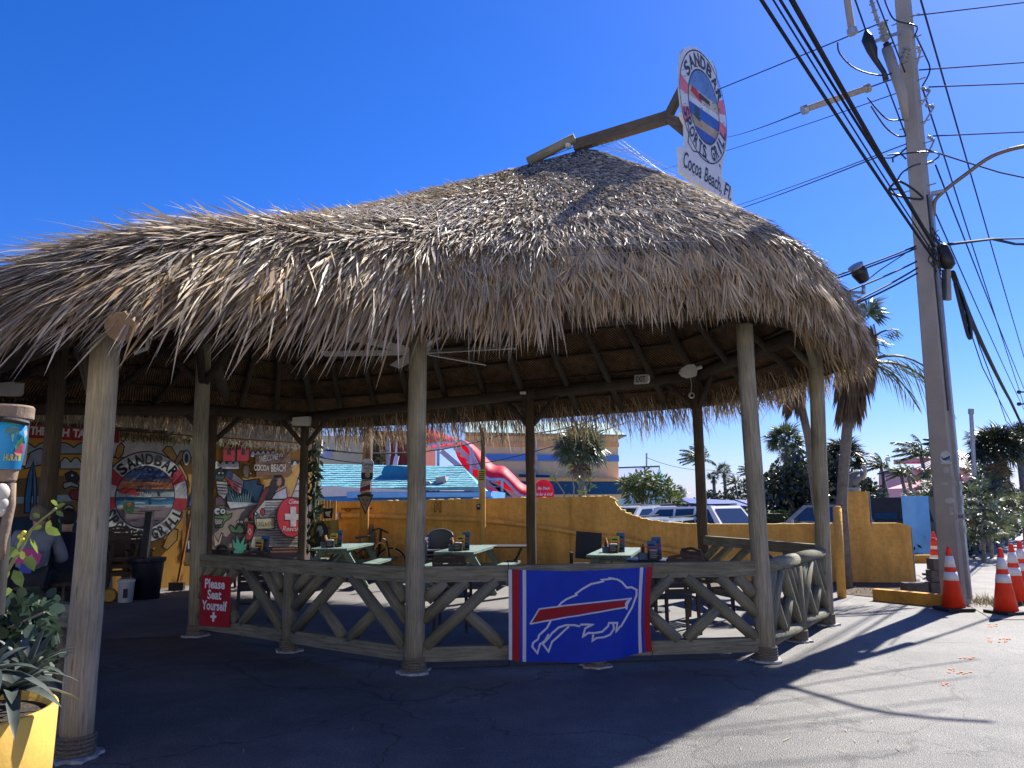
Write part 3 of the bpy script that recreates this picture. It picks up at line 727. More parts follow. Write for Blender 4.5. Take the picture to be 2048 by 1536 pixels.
# ---------------------------------------------------------------- things hung in the hut
def box_sign():
    p = at(1282, 758, 12.75); pl = Plane(p, B=p + Vector((1, -.95, 0)))
    t = thing('exit_sign', 'white exit sign with dark capital letters on the far eave beam', 'exit sign', p)
    q = [pl.pt(1268, 768), pl.pt(1293, 766), pl.pt(1296, 762), pl.pt(1296, 751), pl.pt(1293, 748), pl.pt(1269, 750)]
    part('housing', MB().prism(q, -pl.n * .06), mat('plastic_white', (.62, .60, .54), .5, .06), t)
    k = MB(); text_px(k, pl, 'EXIT', (1272, 764), (1291, 763), 11, .004, bold=.02)
    part('lettering', k, mat('print_dark', (.03, .03, .03), .6), t)
box_sign()
m_pl = mat('plastic_white', (.62, .60, .54), .5, .06)
c = at(1381, 740, 12.6)
t = thing('flood_light', 'white twin emergency light under the far eave beam by the third back post', 'light', c)
part('lamp_head', MB().prism([c + Vector((x, 0, z)) for x, z in ((-.17, -.03), (-.12, -.09), (-.03, -.12), (.1, -.09), (.12, .02), (.06, .1), (-.05, .09), (-.16, .02))][::-1], (0, .14, 0)), m_pl, t)
part('bracket', MB().tube([c + Vector((.1, .05, .03)), c + Vector((.2, .05, .06))], .03, 8), m_pl, t)
c = at(1383, 791, 13.1)
t = thing('security_camera', 'small white dome camera on the third back post', 'camera', c)
part('dome', MB().ball(c, .055, 12, 8), m_pl, t, smooth=True); part('lens', MB().ball(c - Vector((0, .045, .01)), .03), mat('lens_black', (.01, .01, .01), .2), t, smooth=True)
part('cable', MB().tube([c + Vector((0, .03, .04)), c + Vector((.02, .03, .2)), c + Vector((.0, .04, .34))], .006, 5), m_pl, t)
def speaker(px, py, Y, w, label, tilt=0):
    c = at(px, py, Y); t = thing('wall_speaker', label, 'speaker', c)
    x = Vector((1, .12, .05)).normalized()
    part('housing', MB().prism([c + x * a + Vector((0, 0, b)) for a, b in ((-w / 2, -.07), (w * .42, -.1), (w / 2, -.06), (w * .5, .08), (w * .4, .1), (-w / 2, .085))], (0, .2, .03)), m_pl, t)
    part('bracket', MB().tube([c - x * (w / 2 + .06) + Vector((0, .1, 0)), c - x * (w / 2) + Vector((0, .1, 0))], .025, 8), m_pl, t)
speaker(601, 843, 15.4, .32, 'white loudspeaker at the back corner post above the mural'); speaker(2, 779, 10.2, .34, 'white loudspeaker at the left edge above the painted banner')
for px, py, Y, w, lb in ((812, 829, 13.4, .0, ''), (1046, 786, 13.75, .1, 'small white junction box on the far beam'), ):
    if w:
        c = at(px, py, Y); solo('junction_box', MB().box(c, (.11, .05, .045)), m_pl, lb, 'junction box')
c = at(293, 697, 6.6)
t = thing('tube_light', 'short white strip light under the roof beside the big front post', 'light', c)
part('tube', MB().tube([c, c + Vector((-.12, .05, -.03))], .018, 8), m_pl, t); part('end_cap', MB().tube([c + Vector((.005, 0, 0)), c + Vector((.0, 0, .07))], .014, 8), m_pl, t)

# ceiling fan
fcn = at(836, 701, 9.3)
fan = thing('ceiling_fan', 'large pale ceiling fan with long thin blades under the thatch', 'ceiling fan', fcn)
m_fan = mat('fan_metal', (.62, .60, .53), .45, .06)
part('motor', MB().lathe([(.02, .16), (.12, .14), (.16, .06), (.15, -.03), (.08, -.07), (0, -.07)], fcn, 16), m_fan, fan, smooth=True)
part('downrod', MB().tube([fcn + Vector((0, 0, .1)), fcn + Vector((0, 0, 1.75))], .022, 8), m_fan, fan)
for k in range(6):
    a = R_(-8 + 60 * k); d = Vector((math.cos(a), math.sin(a), 0)); s_ = Vector((-d.y, d.x, .22))
    p0, p1 = fcn + d * .13 + Vector((0, 0, -.02)), fcn + d * 1.22 + Vector((0, 0, .0))
    part('blade', MB().bar(p0, p1, .15, .012, up=Vector((d.y * .35, -d.x * .35 - .15, 1))), m_fan, fan)
# flood lamp on a pipe sticking out of the roof
a, b = at(1668, 584, 9.9), at(1727, 585, 9.5); c = at(1727, 570, 9.5)
t = thing('pipe_flood_lamp', 'black flood lamp on a thin grey pipe sticking out of the thatch', 'flood lamp', a)
m_gal = mat('galvanised', (.36, .37, .38), .45, .12, metal=.6); m_blk = mat('black_plastic', (.018, .018, .02), .45, .1)
part('pipe_arm', MB().tube([a - Vector((.3, -.1, 0)), a, b], .018, 8).tube([b - Vector((0, 0, .02)), c], .024, 8), m_gal, t, smooth=True)
h = at(1721, 549, 9.5); part('lamp_head', MB().lathe([(0, -.12), (.07, -.1), (.1, .03), (.085, .1), (0, .12)], h, 14, ax=(-.45, -.25, .6)), m_blk, t, smooth=True)
part('visor', MB().lathe([(.09, 0), (.1, .03), (0, .035)], h + Vector((-.06, -.03, .08)), 14, ax=(-.45, -.25, .6)), m_gal, t)

# ---------------------------------------------------------------- hanging round sign at the ridge
hp = Plane(at(1407, 212, 10.3), az=47)
sg = thing('hanging_sign', 'white life ring shaped sign with blue beach picture hung from a beam above the roof', 'sign', at(1407, 330, 10.3))
m_sw = mat('sign_white', (.66, .68, .70), .5, .05, trans=.12); m_ink = mat('sign_ink', lin(45, 48, 62), .5); m_pink = mat('sign_pink', lin(225, 120, 135), .5, trans=.1)
out = [(1364, 105), (1368, 97), (1378, 93), (1392, 94), (1402, 103), (1412, 114), (1422, 120), (1432, 140), (1434, 165), (1437, 183), (1443, 190), (1444, 204), (1450, 235), (1454, 270), (1452, 300), (1447, 323), (1446, 330),
       (1444, 355), (1464, 376), (1465, 416), (1362, 344), (1360, 292), (1374, 298), (1373, 270), (1372, 248), (1364, 232), (1362, 224), (1367, 222), (1362, 180), (1361, 140)]
part('board', MB().prism([hp.pt(*p) for p in reversed(out)], -hp.n * .05), m_sw, sg)
cc = hp.pt(1408, 214); ca, cb = hp.loc(cc)
ru = (hp.r, hp.u)
def hring(r0, r1, off, m_, name, a0=0, a1=360, n=48, sx=1.0):
    vs = []; 
    for i in range(n + 1):
        a = R_(a0 + (a1 - a0) * i / n)
        for r in (r0, r1): vs.append(hp.uv(ca + math.cos(a) * r * sx, cb + math.sin(a) * r, off))
    return MB().add(vs, [(2 * i, 2 * i + 1, 2 * i + 3, 2 * i + 2) for i in range(n)]) if name is None else part(name, MB().add(vs, [(2 * i, 2 * i + 1, 2 * i + 3, 2 * i + 2) for i in range(n)]), m_, sg)
RO = abs(hp.loc(hp.pt(1396, 100))[1] - hp.loc(hp.pt(1420, 329))[1]) / 2; SX = 0.80
hring(RO * .975, RO, .003, m_ink, 'ring_outline', sx=SX); hring(RO * .635, RO * .665, .003, m_ink, 'ring_outline', sx=SX)
for a in (162, 196, 338, 8): hring(RO * .67, RO * .97, .0036, m_pink, 'ring_band', a, a + 17, 6, SX)
def hdisk(y0, y1, rgb, name, off=.003):
    vs = []; n = 20; r = RO * .635
    for i in range(n + 1):
        y = y0 + (y1 - y0) * i / n; w = math.sqrt(max(0, 1 - y * y)); vs += [hp.uv(ca - w * r * SX, cb + y * r, off), hp.uv(ca + w * r * SX, cb + y * r, off)]
    part(name, MB().add(vs, [(2 * i, 2 * i + 1, 2 * i + 3, 2 * i + 2) for i in range(n)]), paint(*rgb), sg)
for y0, y1, c_ in ((.35, 1, (105, 150, 210)), (.05, .35, (205, 200, 170)), (-.12, .05, (235, 240, 245)), (-.45, -.12, (60, 110, 200)), (-.72, -.45, (200, 175, 140)), (-1, -.72, (70, 100, 190))): hdisk(y0, y1, c_, 'beach_band')
def hpoly(pts, rgb, name, off=.0055): part(name, MB().face([hp.uv(ca + x * RO * SX, cb + y * RO, off) for x, y in pts]), paint(*rgb), sg)
hpoly([(-.55, .12), (-.1, .02), (-.12, .12), (-.3, .22), (-.5, .24)], (200, 50, 60), 'beach_umbrella'); hpoly([(-.42, -.3), (-.2, -.34), (-.22, -.12), (-.4, -.08)], (60, 90, 70), 'beach_chair')
hpoly([(-.2, .1), (.25, .1), (.25, .17), (-.2, .2)], (80, 60, 60), 'pier')
k = MB()
def arc_e(st, a0, a1, inside):                              # letters round the squeezed ring
    N = len(st); rr = RO * .82
    for i, ch in enumerate(st):
        if ch == ' ': continue
        a = R_(a0 + (a1 - a0) * (i + .5) / N); o = hp.r * (math.cos(a) * SX) + hp.u * math.sin(a)
        tn = (hp.r * (math.sin(a) * SX) - hp.u * math.cos(a)) * (-1 if inside else 1); up = o * (-1 if inside else 1); w = abs(R_(a1 - a0)) / N * rr * .84 * (.45 if ch == 'I' else 1); cap = RO * .23
        text_on(k, cc + hp.n * .004 + o * (rr + (cap / 2 if inside else -cap / 2)) - tn * w / 2, tn * w, up * cap, ch, bold=.035)
arc_e('SANDBAR', 152, 22, False); arc_e('SPORTS GRILL', 196, 347, True)
text_px(k, hp, 'Cocoa', (1367, 333), (1403, 358), 33, .004, bold=.012, shear=.45)
text_px(k, hp, 'Beach,', (1408, 361), (1443, 386), 30, .0042, bold=.012, shear=.45); text_px(k, hp, 'Fl.', (1447, 389), (1463, 403), 30, .0044, bold=.012, shear=.45)
text_px(k, hp, 'R', (1438, 334), (1442, 337), 6, .004)
part('lettering', k, m_ink, sg)
rp = MB(); rp.ribbon([hp.pt(*p, .004) for p in ((1372, 225), (1378, 262), (1376, 285), (1386, 302), (1398, 305), (1412, 318), (1420, 327))], .02, hp.n); rp.ribbon([hp.pt(*p, .0045) for p in ((1424, 122), (1432, 142), (1437, 180), (1441, 196))], .012, hp.n)
part('painted_rope', rp, m_ink, sg)
scm = MB()
for i in range(46):
    a = rs.uniform(0, 6.28); r = RO * math.sqrt(rs.rand()) * .95; p = hp.uv(ca + math.cos(a) * r * SX, cb + math.sin(a) * r, .0); scm.tube([p, p + hp.n * .03], .006, 5)
for i in range(14): p = hp.pt(1366 + 7 * i, 318 + 5 * i + rs.uniform(0, 22)); scm.tube([p, p + hp.n * .02], .006, 5)
part('screw', scm, mat('screw_steel', (.35, .35, .36), .4, metal=.8), sg, kind='stuff')
m_sb = mat('sign_beam', (.16, .125, .09), .85, .2, 3, .4, uvgrain=True)
e0, e1 = R1 + Vector((.06, -.05, .36)), at(1342, 233, 10.3)
part('support_beam', MB().bar(e0 - (e1 - e0) * .2, e1, .12, .16), m_sb, sg)
for q in ((1372, 175), (1378, 245), (1384, 266)): part('beam_fork', MB().bar(e1 - (e1 - e0).normalized() * .05, hp.pt(*q, -.06), .09, .12), m_sb, sg)

# ---------------------------------------------------------------- wire netting over the thatch
m_wire = mat('net_wire', (.42, .42, .42), .4, .1, metal=.5)
nw = MB()
def netpath(pts, r=.0026): nw.tube(pts, r, 3, cap=False)
for k in range(20):
    u0 = 0.34 + k * .033
    for s_ in (1, -1):
        netpath([skin(u0 + s_ * j * .035 + rnd.uniform(-.008, .008), .06 + j * .075) + nrm(u0, .3) * (.045 + .02 * math.sin(j * 2 + k)) for j in range(6)])
for k in range(9): netpath([skin(.55 + .13 * j, .035 + .018 * k) + nrm(.5, .3) * (.09 + rnd.uniform(-.02, .02)) for j in range(10)] , .003) if k in (0, 1) else None
e_top = e0.lerp(e1, .35) - Vector((0, 0, .09))
for k in range(0, 12, 2):
    for s_ in (1, -1):
        a = e0.lerp(e1, .02 + .4 * k / 12) - Vector((0, 0, .06)); b = skin(2.0 + (k / 12) * .9 * (1 if s_ > 0 else .6) + (.25 if s_ > 0 else 0), .86 - .3 * k / 12) + Vector((.05, -.05, .12))
        netpath([a, a.lerp(b, .33) + Vector((.02, 0, -.05)), a.lerp(b, .66) + Vector((.0, 0, -.05)), b], .0026)
for k in range(22):
    u0 = 3.6 + k * .12                                      # ragged ends below the far eave
    o = st_out(u0) + Vector((0, 0, -.28)); nx = st_out(u0 + .12) + Vector((0, 0, -.28)); m0 = o.lerp(nx, .5) + Vector((0, 0, -.12 - rnd.uniform(0, .12)))
    netpath([o, m0, nx]); netpath([m0, m0 + Vector((rnd.uniform(-.04, .04), 0, -.06))])
part('wire_netting', nw, m_wire, hut, kind='stuff')
# ================================================================ PAINTED MURAL WALL
mp_ = Plane((-5.0, 18.1, 0), az=54)
def front(px, d=.6, z=0.0):
    p = mp_.pt(px, 1100); v = Vector((-p.x, -p.y, 0)).normalized(); return Vector((p.x, p.y, z)) + v * d
mw = thing('mural_wall', 'bar wall painted with a bright cartoon beach mural behind the hut', 'wall', (-6.5, 14.8, 0))
def c4(x, y): return (360 + x * .22135, 820 + y * .22135)
def cA(x, y): return (200 + x * .2214, 860 + y * .2214)
def cB(x, y): return (x * .2212, 780 + y * .2212)
LAY = [0.002]
def lay(step=.0007): LAY[0] += step; return LAY[0]
def paintpoly(pts, rgb, name='painted_shape', lab=None, cv=None, line=False, k=.8):
    o = lay(); q = [mp_.pt(*(cv(*p) if cv else p), o) for p in pts]
    mb = MB().face(q[::-1])
    if line:
        o2 = lay(.0005); mb.ribbon([p + mp_.n * (o2 - o) for p in q], .022, mp_.n, mi=1, closed=True)
    return part(name, mb, [paint(*rgb, k=k), paint(18, 18, 24)], mw, lab)
def inkline(pts, w=.022, rgb=(18, 18, 24), cv=None, name='ink_line', closed=False):
    o = lay(); return part(name, MB().ribbon([mp_.pt(*(cv(*p) if cv else p), o) for p in pts], w, mp_.n, closed=closed), paint(*rgb), mw)
def circ(x, y, r, n=18, ry=None, a0=0, a1=360): return [(x + r * math.cos(R_(a0 + (a1 - a0) * i / n)), y - (ry or r) * math.sin(R_(a0 + (a1 - a0) * i / n))) for i in range(n if a1 - a0 == 360 else n + 1)]
def scallop(x0, x1, y, ht, n, base):
    """cloud edge: a row of bumps above, flat below"""
    pts = []
    for i in range(n):
        a = x0 + (x1 - x0) * i / n; b = x0 + (x1 - x0) * (i + 1) / n
        for j in range(6): t = j / 5; pts.append((a + (b - a) * t, y - ht * math.sin(math.pi * t) + (base - y) * 0))
    return pts + [(x1, base), (x0, base)]
W0, W1 = mp_.loc(mp_.pt(-140, 1000))[0], mp_.loc(mp_.pt(632, 1000))[0]
ZT = 2.98
body = MB().prism([mp_.uv(W0 - 2.5, 0), mp_.uv(W1, 0), mp_.uv(W1, ZT), mp_.uv(W0 - 2.5, ZT)], -mp_.n * .22)
part('wall_body', body, mat('mural_yellow', lin(185, 138, 58), .75, .12, 1.5, .15, 40), mw)
part('fascia_board', MB().bar(mp_.uv(W0 - 2, 2.93, .03), mp_.uv(W1 + .1, 2.93, .03), .05, .16, up=(0, 0, 1)), mat('fascia', lin(205, 160, 120), .8, .2, 3), mw)
part('fascia_trim', MB().bar(mp_.uv(W0 - 2, 3.05, .05), mp_.uv(W1 + .15, 3.05, .05), .1, .06), m_beam, mw)
part('wall_cap', MB().bar(mp_.uv(W0 - 2, 3.40, -.033), mp_.uv(W1 + .1, 3.40, -.033), .1, .80), m_under, mw)
# sea and sand at the bottom of the whole wall
paintpoly([(-60, 1035), (225, 1020), (225, 1200), (-60, 1230)], (30, 55, 85), 'painted_sea')
paintpoly([(20, 958), (225, 945), (225, 1022), (20, 1035)], (120, 95, 60), 'painted_sky')
paintpoly([(20, 995), (225, 985), (225, 998), (20, 1008)], (150, 175, 190), 'painted_surf')
paintpoly(scallop(30, 225, 895, 10, 5, 908), (150, 165, 180), 'painted_cloud', line=True)
paintpoly(scallop(120, 225, 925, 10, 5, 938), (175, 185, 195), 'painted_cloud', line=True)
paintpoly([(48, 938), (60, 905), (80, 896), (100, 910), (112, 938), (80, 930)], (150, 160, 180), 'painted_umbrella', line=True)
# surfboards
paintpoly([cB(*p) for p in ((300, 640), (325, 790), (332, 900), (320, 1110), (300, 1115))], (60, 130, 185), 'painted_surfboard', line=True)
paintpoly([cB(*p) for p in ((298, 640), (255, 760), (222, 960), (218, 1110), (268, 1113), (290, 850))], (45, 110, 165), 'painted_surfboard', line=True)
# cartoon fish and big eyed creature
paintpoly([cB(*p) for p in ((585, 760), (640, 730), (690, 750), (715, 800), (690, 845), (640, 850), (600, 815))], (35, 45, 65), 'painted_fish', line=True)
paintpoly([cB(*p) for p in circ(650, 772, 18)], (200, 200, 205), 'painted_eye', line=True)
paintpoly([cB(*p) for p in ((570, 840), (640, 825), (715, 860), (700, 885), (640, 870), (580, 895), (565, 865))], (165, 165, 170), 'painted_teeth', line=True)
paintpoly([cB(*p) for p in ((640, 905), (730, 900), (730, 1000), (650, 990), (620, 950))], (130, 40, 55), 'painted_shirt', line=True)
paintpoly([cB(*p) for p in circ(618, 1090, 50)], (180, 190, 195), 'painted_eye', line=True); paintpoly([cB(*p) for p in circ(618, 1085, 24)], (25, 30, 35), 'painted_eye')
paintpoly([cB(*p) for p in ((530, 1165), (600, 1150), (620, 1230), (560, 1300), (520, 1260))], (50, 110, 80), 'painted_creature', line=True)
# banner board
bn = Plane(mp_.A + mp_.n * .07, az=54)
t = thing('banner_board', 'red board with chunky white capitals above the mural at the left', 'sign', bn.pt(140, 880))
q = [bn.pt(20, 841), bn.pt(238, 858), bn.pt(238, 886), bn.pt(20, 873)]
part('board', MB().prism(q[::-1], -bn.n * .03), mat('banner_red', lin(150, 30, 42), .6, .1), t)
k = MB()
for s_, a, b in (('THE', (60, 868), (91, 870)), ('FISH', (97, 871), (138, 873)), ('TA', (145, 873), (170, 875)), ('CO', (173, 875), (198, 877))): text_px(k, bn, s_, a, b, 15, .005, bold=.05)
part('lettering', k, mat('banner_white', (.68, .66, .62), .6), t)
# ------- life ring emblem
rc = (290, 994); rcx = mp_.pt(*rc); ra_, rb_ = mp_.loc(rcx)
RR = abs(mp_.loc(mp_.pt(290, 904))[1] - mp_.loc(mp_.pt(290, 1084))[1]) / 2
paintpoly(scallop(225, 410, 884, 9, 9, 915), (205, 205, 200), 'painted_cloud', line=True)
paintpoly([cA(*p) for p in ((860, 330), (795, 690), (835, 690), (880, 420))], (45, 120, 190), 'painted_board', line=True)
for pts, rgb in ((((560, 190), (590, 150), (640, 150), (700, 260), (790, 430), (780, 470), (740, 420), (620, 250)), (195, 150, 85)), (((130, 240), (150, 150), (190, 115), (215, 150), (200, 220), (160, 260)), (185, 140, 85)), (((660, 300), (720, 190), (770, 190), (740, 260), (690, 320)), (170, 140, 100)), (((560, 1060), (600, 960), (660, 890), (700, 900), (690, 990), (600, 1085)), (190, 150, 75))):
    paintpoly([cA(*p) for p in pts], rgb, 'painted_anchor', line=True)
paintpoly([cA(*p) for p in circ(775, 255, 38, ry=70)], (205, 205, 195), 'painted_eyelet', line=True); paintpoly([cA(*p) for p in circ(775, 255, 18, ry=42)], (50, 60, 90), 'painted_eyelet')
def mring(r0, r1, rgb, name, a0=0, a1=360, n=56):
    o = lay(); vs = []
    for i in range(n + 1):
        a = R_(a0 + (a1 - a0) * i / n)
        for r in (r0, r1): vs.append(mp_.uv(ra_ + math.cos(a) * r, rb_ + math.sin(a) * r, o))
    return part(name, MB().add(vs, [(2 * i, 2 * i + 1, 2 * i + 3, 2 * i + 2) for i in range(n)]), paint(*rgb), mw)
mring(0, RR * 1.03, (25, 40, 75), 'ring_shadow'); mring(RR * .70, RR, (205, 208, 210), 'painted_ring')
for a in (22, 142, -21, 180): mring(RR * .695, RR * 1.01, (175, 45, 60), 'ring_band', a, a + 19, 8)
def mdisk(y0, y1, rgb, name):
    o = lay(.0005); vs = []; n = 14; r = RR * .675
    for i in range(n + 1):
        y = y0 + (y1 - y0) * i / n; w = math.sqrt(max(0, 1 - y * y)) * r; vs += [mp_.uv(ra_ - w, rb_ + y * r, o), mp_.uv(ra_ + w, rb_ + y * r, o)]
    part(name, MB().add(vs, [(2 * i, 2 * i + 1, 2 * i + 3, 2 * i + 2) for i in range(n)]), paint(*rgb), mw)
bands = [(-1, -.7, (95, 85, 100)), (-.7, -.35, (135, 120, 125)), (-.35, -.25, (170, 185, 195)), (-.25, -.12, (55, 130, 175)), (-.12, .0, (40, 85, 120)), (.0, .18, (165, 185, 190)), (.18, .26, (60, 75, 105)), (.26, .5, (185, 115, 75)), (.5, .62, (120, 105, 125)), (.62, .8, (60, 90, 150)), (.8, 1, (45, 65, 115))]
for a, b, c_ in bands: mdisk(a, b, c_, 'painted_band')
for i in range(26):                                         # brush strokes across the sky and sand of the picture
    y = rs.uniform(-.95, .92); w = math.sqrt(1 - y * y) * .9; x0_ = rs.uniform(-w, w * .3); x1_ = min(w, x0_ + rs.uniform(.2, .9)); r = RR * .67; o = lay(.0003)
    part('brush_stroke', MB().ribbon([mp_.uv(ra_ + x0_ * r, rb_ + y * r, o), mp_.uv(ra_ + (x0_ + x1_) / 2 * r, rb_ + (y + rs.uniform(-.02, .02)) * r, o), mp_.uv(ra_ + x1_ * r, rb_ + y * r, o)], rs.uniform(.012, .03), mp_.n), paint(*((40, 60, 110) if y > .5 else (205, 140, 90) if y > .2 else (200, 215, 220) if y > -.2 else (110, 95, 110))), mw)
paintpoly([cA(*p) for p in ((165, 545), (210, 515), (290, 525), (350, 585), (330, 595), (160, 570))], (165, 40, 50), 'painted_umbrella', line=False)
paintpoly([cA(*p) for p in ((320, 505), (455, 495), (452, 540), (440, 515), (330, 520))], (70, 60, 75), 'painted_pier')
for x in (340, 362, 385, 405, 425, 445): inkline([(x, 515), (x + 2, 575)], .018, (70, 60, 75), cA, 'painted_pile')
paintpoly([cA(*p) for p in ((200, 650), (300, 645), (300, 700), (288, 755), (205, 755), (195, 700))], (50, 95, 60), 'painted_beach_chair'); paintpoly([cA(*p) for p in ((228, 660), (268, 655), (265, 690), (240, 695))], (185, 95, 70), 'painted_beach_chair')
inkline([(205, 645), (235, 570)], .02, (120, 110, 100), cA, 'painted_pole')
paintpoly([cA(*p) for p in ((500, 570), (520, 545), (535, 600), (510, 600))], (35, 45, 70), 'painted_surfer')
k = MB(); o = lay()
RLET = RR * .85
text_arc(k, rcx, RLET, (mp_.r, mp_.u), 'SANDBAR', 142, 36, RR * .23, bold=.04, off=mp_.n * o); text_arc(k, rcx, RLET, (mp_.r, mp_.u), 'SPORTS GRILL', 198, 340, RR * .23, bold=.04, inside=True, off=mp_.n * o)
part('ring_lettering', k, paint(22, 26, 38), mw)
# ------- right panel of the mural
paintpoly([(422, 1020), (470, 1010), (640, 1000), (640, 1190), (422, 1200)], (165, 150, 140), 'painted_sand')
for (x0_, x1_, y, h_, n, b) in ((425, 476, 928, 7, 4, 939), (498, 548, 907, 6, 5, 915), (570, 615, 930, 9, 4, 942)): paintpoly(scallop(x0_, x1_, y, h_, n, b), (220, 215, 205), 'painted_cloud', line=True)
paintpoly([c4(*p) for p in ((400, 700), (560, 640), (700, 620), (680, 670), (740, 680), (720, 860), (420, 880))], (110, 150, 165), 'painted_wave', line=True)
paintpoly([c4(*p) for p in ((420, 740), (500, 700), (590, 720), (650, 790), (680, 850), (410, 850))], (45, 85, 95), 'painted_wave_barrel')
paintpoly([c4(*p) for p in ((410, 830), (700, 840), (670, 860), (440, 890))], (215, 225, 225), 'painted_foam')
for i in range(9): inkline([(430 + i * 25, 735 - 12 * math.sin(i * .4)), (445 + i * 22, 780), (470 + i * 18, 832)], .012, (160, 190, 195), c4, 'painted_streak')
for x in (375, 500): paintpoly([c4(*p) for p in ((x, 300), (x + 110, 330), (x + 108, 470), (x - 5, 465))], (190, 30, 45), 'painted_flag', line=True); paintpoly([c4(*p) for p in ((x + 38, 355), (x + 72, 362), (x + 70, 405), (x + 36, 400))], (20, 22, 30), 'painted_square')
paintpoly([c4(*p) for p in ((405, 535), (480, 575), (560, 640), (550, 700), (530, 765), (480, 700), (385, 620))], (205, 200, 195), 'painted_us_flag', line=True)
for i in range(4): inkline([(400 + i * 4 - 8, 600 + 0 + i * 8 - 10), (455 + i * 3, 640 + i * 22), (545 - i * 9, 680 + i * 24)], .026, (180, 50, 55), c4, 'painted_stripe')
paintpoly([c4(*p) for p in ((405, 535), (470, 572), (450, 630), (388, 600))], (45, 70, 110), 'painted_canton')
# green laughing tiki head and its friends
paintpoly([c4(*p) for p in ((300, 545), (350, 520), (385, 560), (380, 620), (340, 640), (300, 620))], (60, 85, 80), 'painted_mask', line=True)
for x in (335, 365): paintpoly([c4(*p) for p in circ(x, 570, 14)], (215, 215, 205), 'painted_eye', line=True)
paintpoly([c4(*p) for p in ((305, 640), (410, 650), (415, 740), (380, 810), (320, 760))], (190, 190, 190), 'painted_ribs', line=True)
for i in range(4): inkline([(315, 670 + i * 26), (410, 680 + i * 26)], .02, (35, 35, 40), c4)
paintpoly([c4(*p) for p in ((300, 790), (350, 780), (390, 830), (385, 880), (300, 880))], (110, 80, 90), 'painted_hair', line=True)
paintpoly([c4(*p) for p in ((290, 870), (385, 860), (400, 950), (450, 930), (440, 970), (385, 1010), (360, 1060), (295, 1065))], (95, 130, 85), 'painted_head', line=True)
for x, r in ((318, 34), (365, 28)): paintpoly([c4(*p) for p in circ(x, 915, r)], (220, 222, 215), 'painted_eye', line=True); paintpoly([c4(*p) for p in circ(x + 3, 915, 10)], (30, 90, 110), 'painted_eye')
paintpoly([c4(*p) for p in ((290, 980), (370, 985), (355, 1035), (292, 1040))], (215, 215, 205), 'painted_teeth', line=True)
for x in (305, 322, 339, 355): inkline([(x, 982), (x - 2, 1036)], .014, cv=c4)
paintpoly([c4(*p) for p in ((415, 1060), (430, 1035), (460, 1050), (480, 1080), (500, 1040), (555, 1040), (550, 1115), (440, 1105))], (80, 120, 90), 'painted_lizard', line=True)
for x in (505, 532): paintpoly([c4(*p) for p in circ(x, 1010, 16)], (215, 215, 205), 'painted_eye', line=True); paintpoly([c4(*p) for p in circ(x, 1010, 5)], (20, 20, 25), 'painted_eye')
paintpoly([c4(*p) for p in ((280, 1120), (320, 1190), (350, 1110), (365, 1120), (340, 1210), (285, 1240))], (195, 175, 150), 'painted_bone', line=True)
paintpoly([c4(*p) for p in ((540, 540), (560, 500), (600, 505), (610, 560), (590, 620), (555, 610))], (125, 100, 75), 'painted_bird', line=True); paintpoly([c4(*p) for p in circ(615, 575, 12)], (225, 200, 150), 'painted_eye', line=True)
# wooden sign painted on the wall, its planks standing proud
for i in range(4):
    y0, y1 = 410 + i * 50, 456 + i * 50
    o = .115; q = [mp_.pt(*c4(650 + i * 3, y0 - 2), o), mp_.pt(*c4(962 + i * 7, y0 - 32), o), mp_.pt(*c4(966 + i * 7, y1 - 34), o), mp_.pt(*c4(653 + i * 3, y1 - 4), o)]
    part('sign_plank', MB().prism(q[::-1], -mp_.n * .035), mat('plank_brown', lin(125, 95, 75), .8, .25, 4), mw)
k = MB(); pw = Plane(mp_.A + mp_.n * .117, az=54)
text_px(k, pw, 'WELCOME', c4(715, 472), c4(885, 445), 12, .0, bold=.02, shear=.15); text_px(k, pw, 'TO', c4(893, 432), c4(930, 420), 6, .0, bold=.02)
text_px(k, pw, 'COCOA', c4(668, 545), c4(805, 552), 12, 0, bold=.03); text_px(k, pw, 'BEACH', c4(822, 556), c4(952, 554), 14, 0, bold=.03)
part('plank_lettering', k, paint(215, 210, 195), mw)
# woman in the car
paintpoly([c4(*p) for p in ((720, 620), (960, 520), (1090, 470), (1000, 790), (800, 800))], (215, 170, 85), 'painted_sunrise'); paintpoly([c4(*p) for p in ((1085, 480), (1130, 470), (1130, 800), (980, 790), (1020, 690))], (205, 200, 200), 'painted_sail', line=True)
for i in range(4): inkline([(1070 - i * 22, 540 + i * 62), (1128, 545 + i * 62)], .02, (150, 140, 150), c4, 'painted_seam')
paintpoly([c4(*p) for p in ((720, 800), (740, 700), (790, 680), (800, 640), (830, 590), (890, 590), (925, 630), (915, 690), (860, 700), (830, 810))], (28, 24, 30), 'painted_hair')
paintpoly([c4(*p) for p in ((845, 625), (885, 612), (892, 660), (870, 700), (848, 680))], (175, 125, 95), 'painted_face'); inkline([(858, 690), (878, 684)], .018, (150, 40, 45), c4, 'painted_lips'); paintpoly([c4(*p) for p in ((838, 632), (860, 628), (858, 640), (842, 642))], (25, 20, 22), 'painted_eye')
paintpoly([c4(*p) for p in ((830, 740), (900, 690), (940, 680), (970, 740), (960, 800), (940, 800), (930, 730))], (200, 150, 115), 'painted_arm'); paintpoly([c4(*p) for p in ((800, 805), (840, 745), (930, 700), (945, 805))], (205, 205, 215), 'painted_top', line=True)
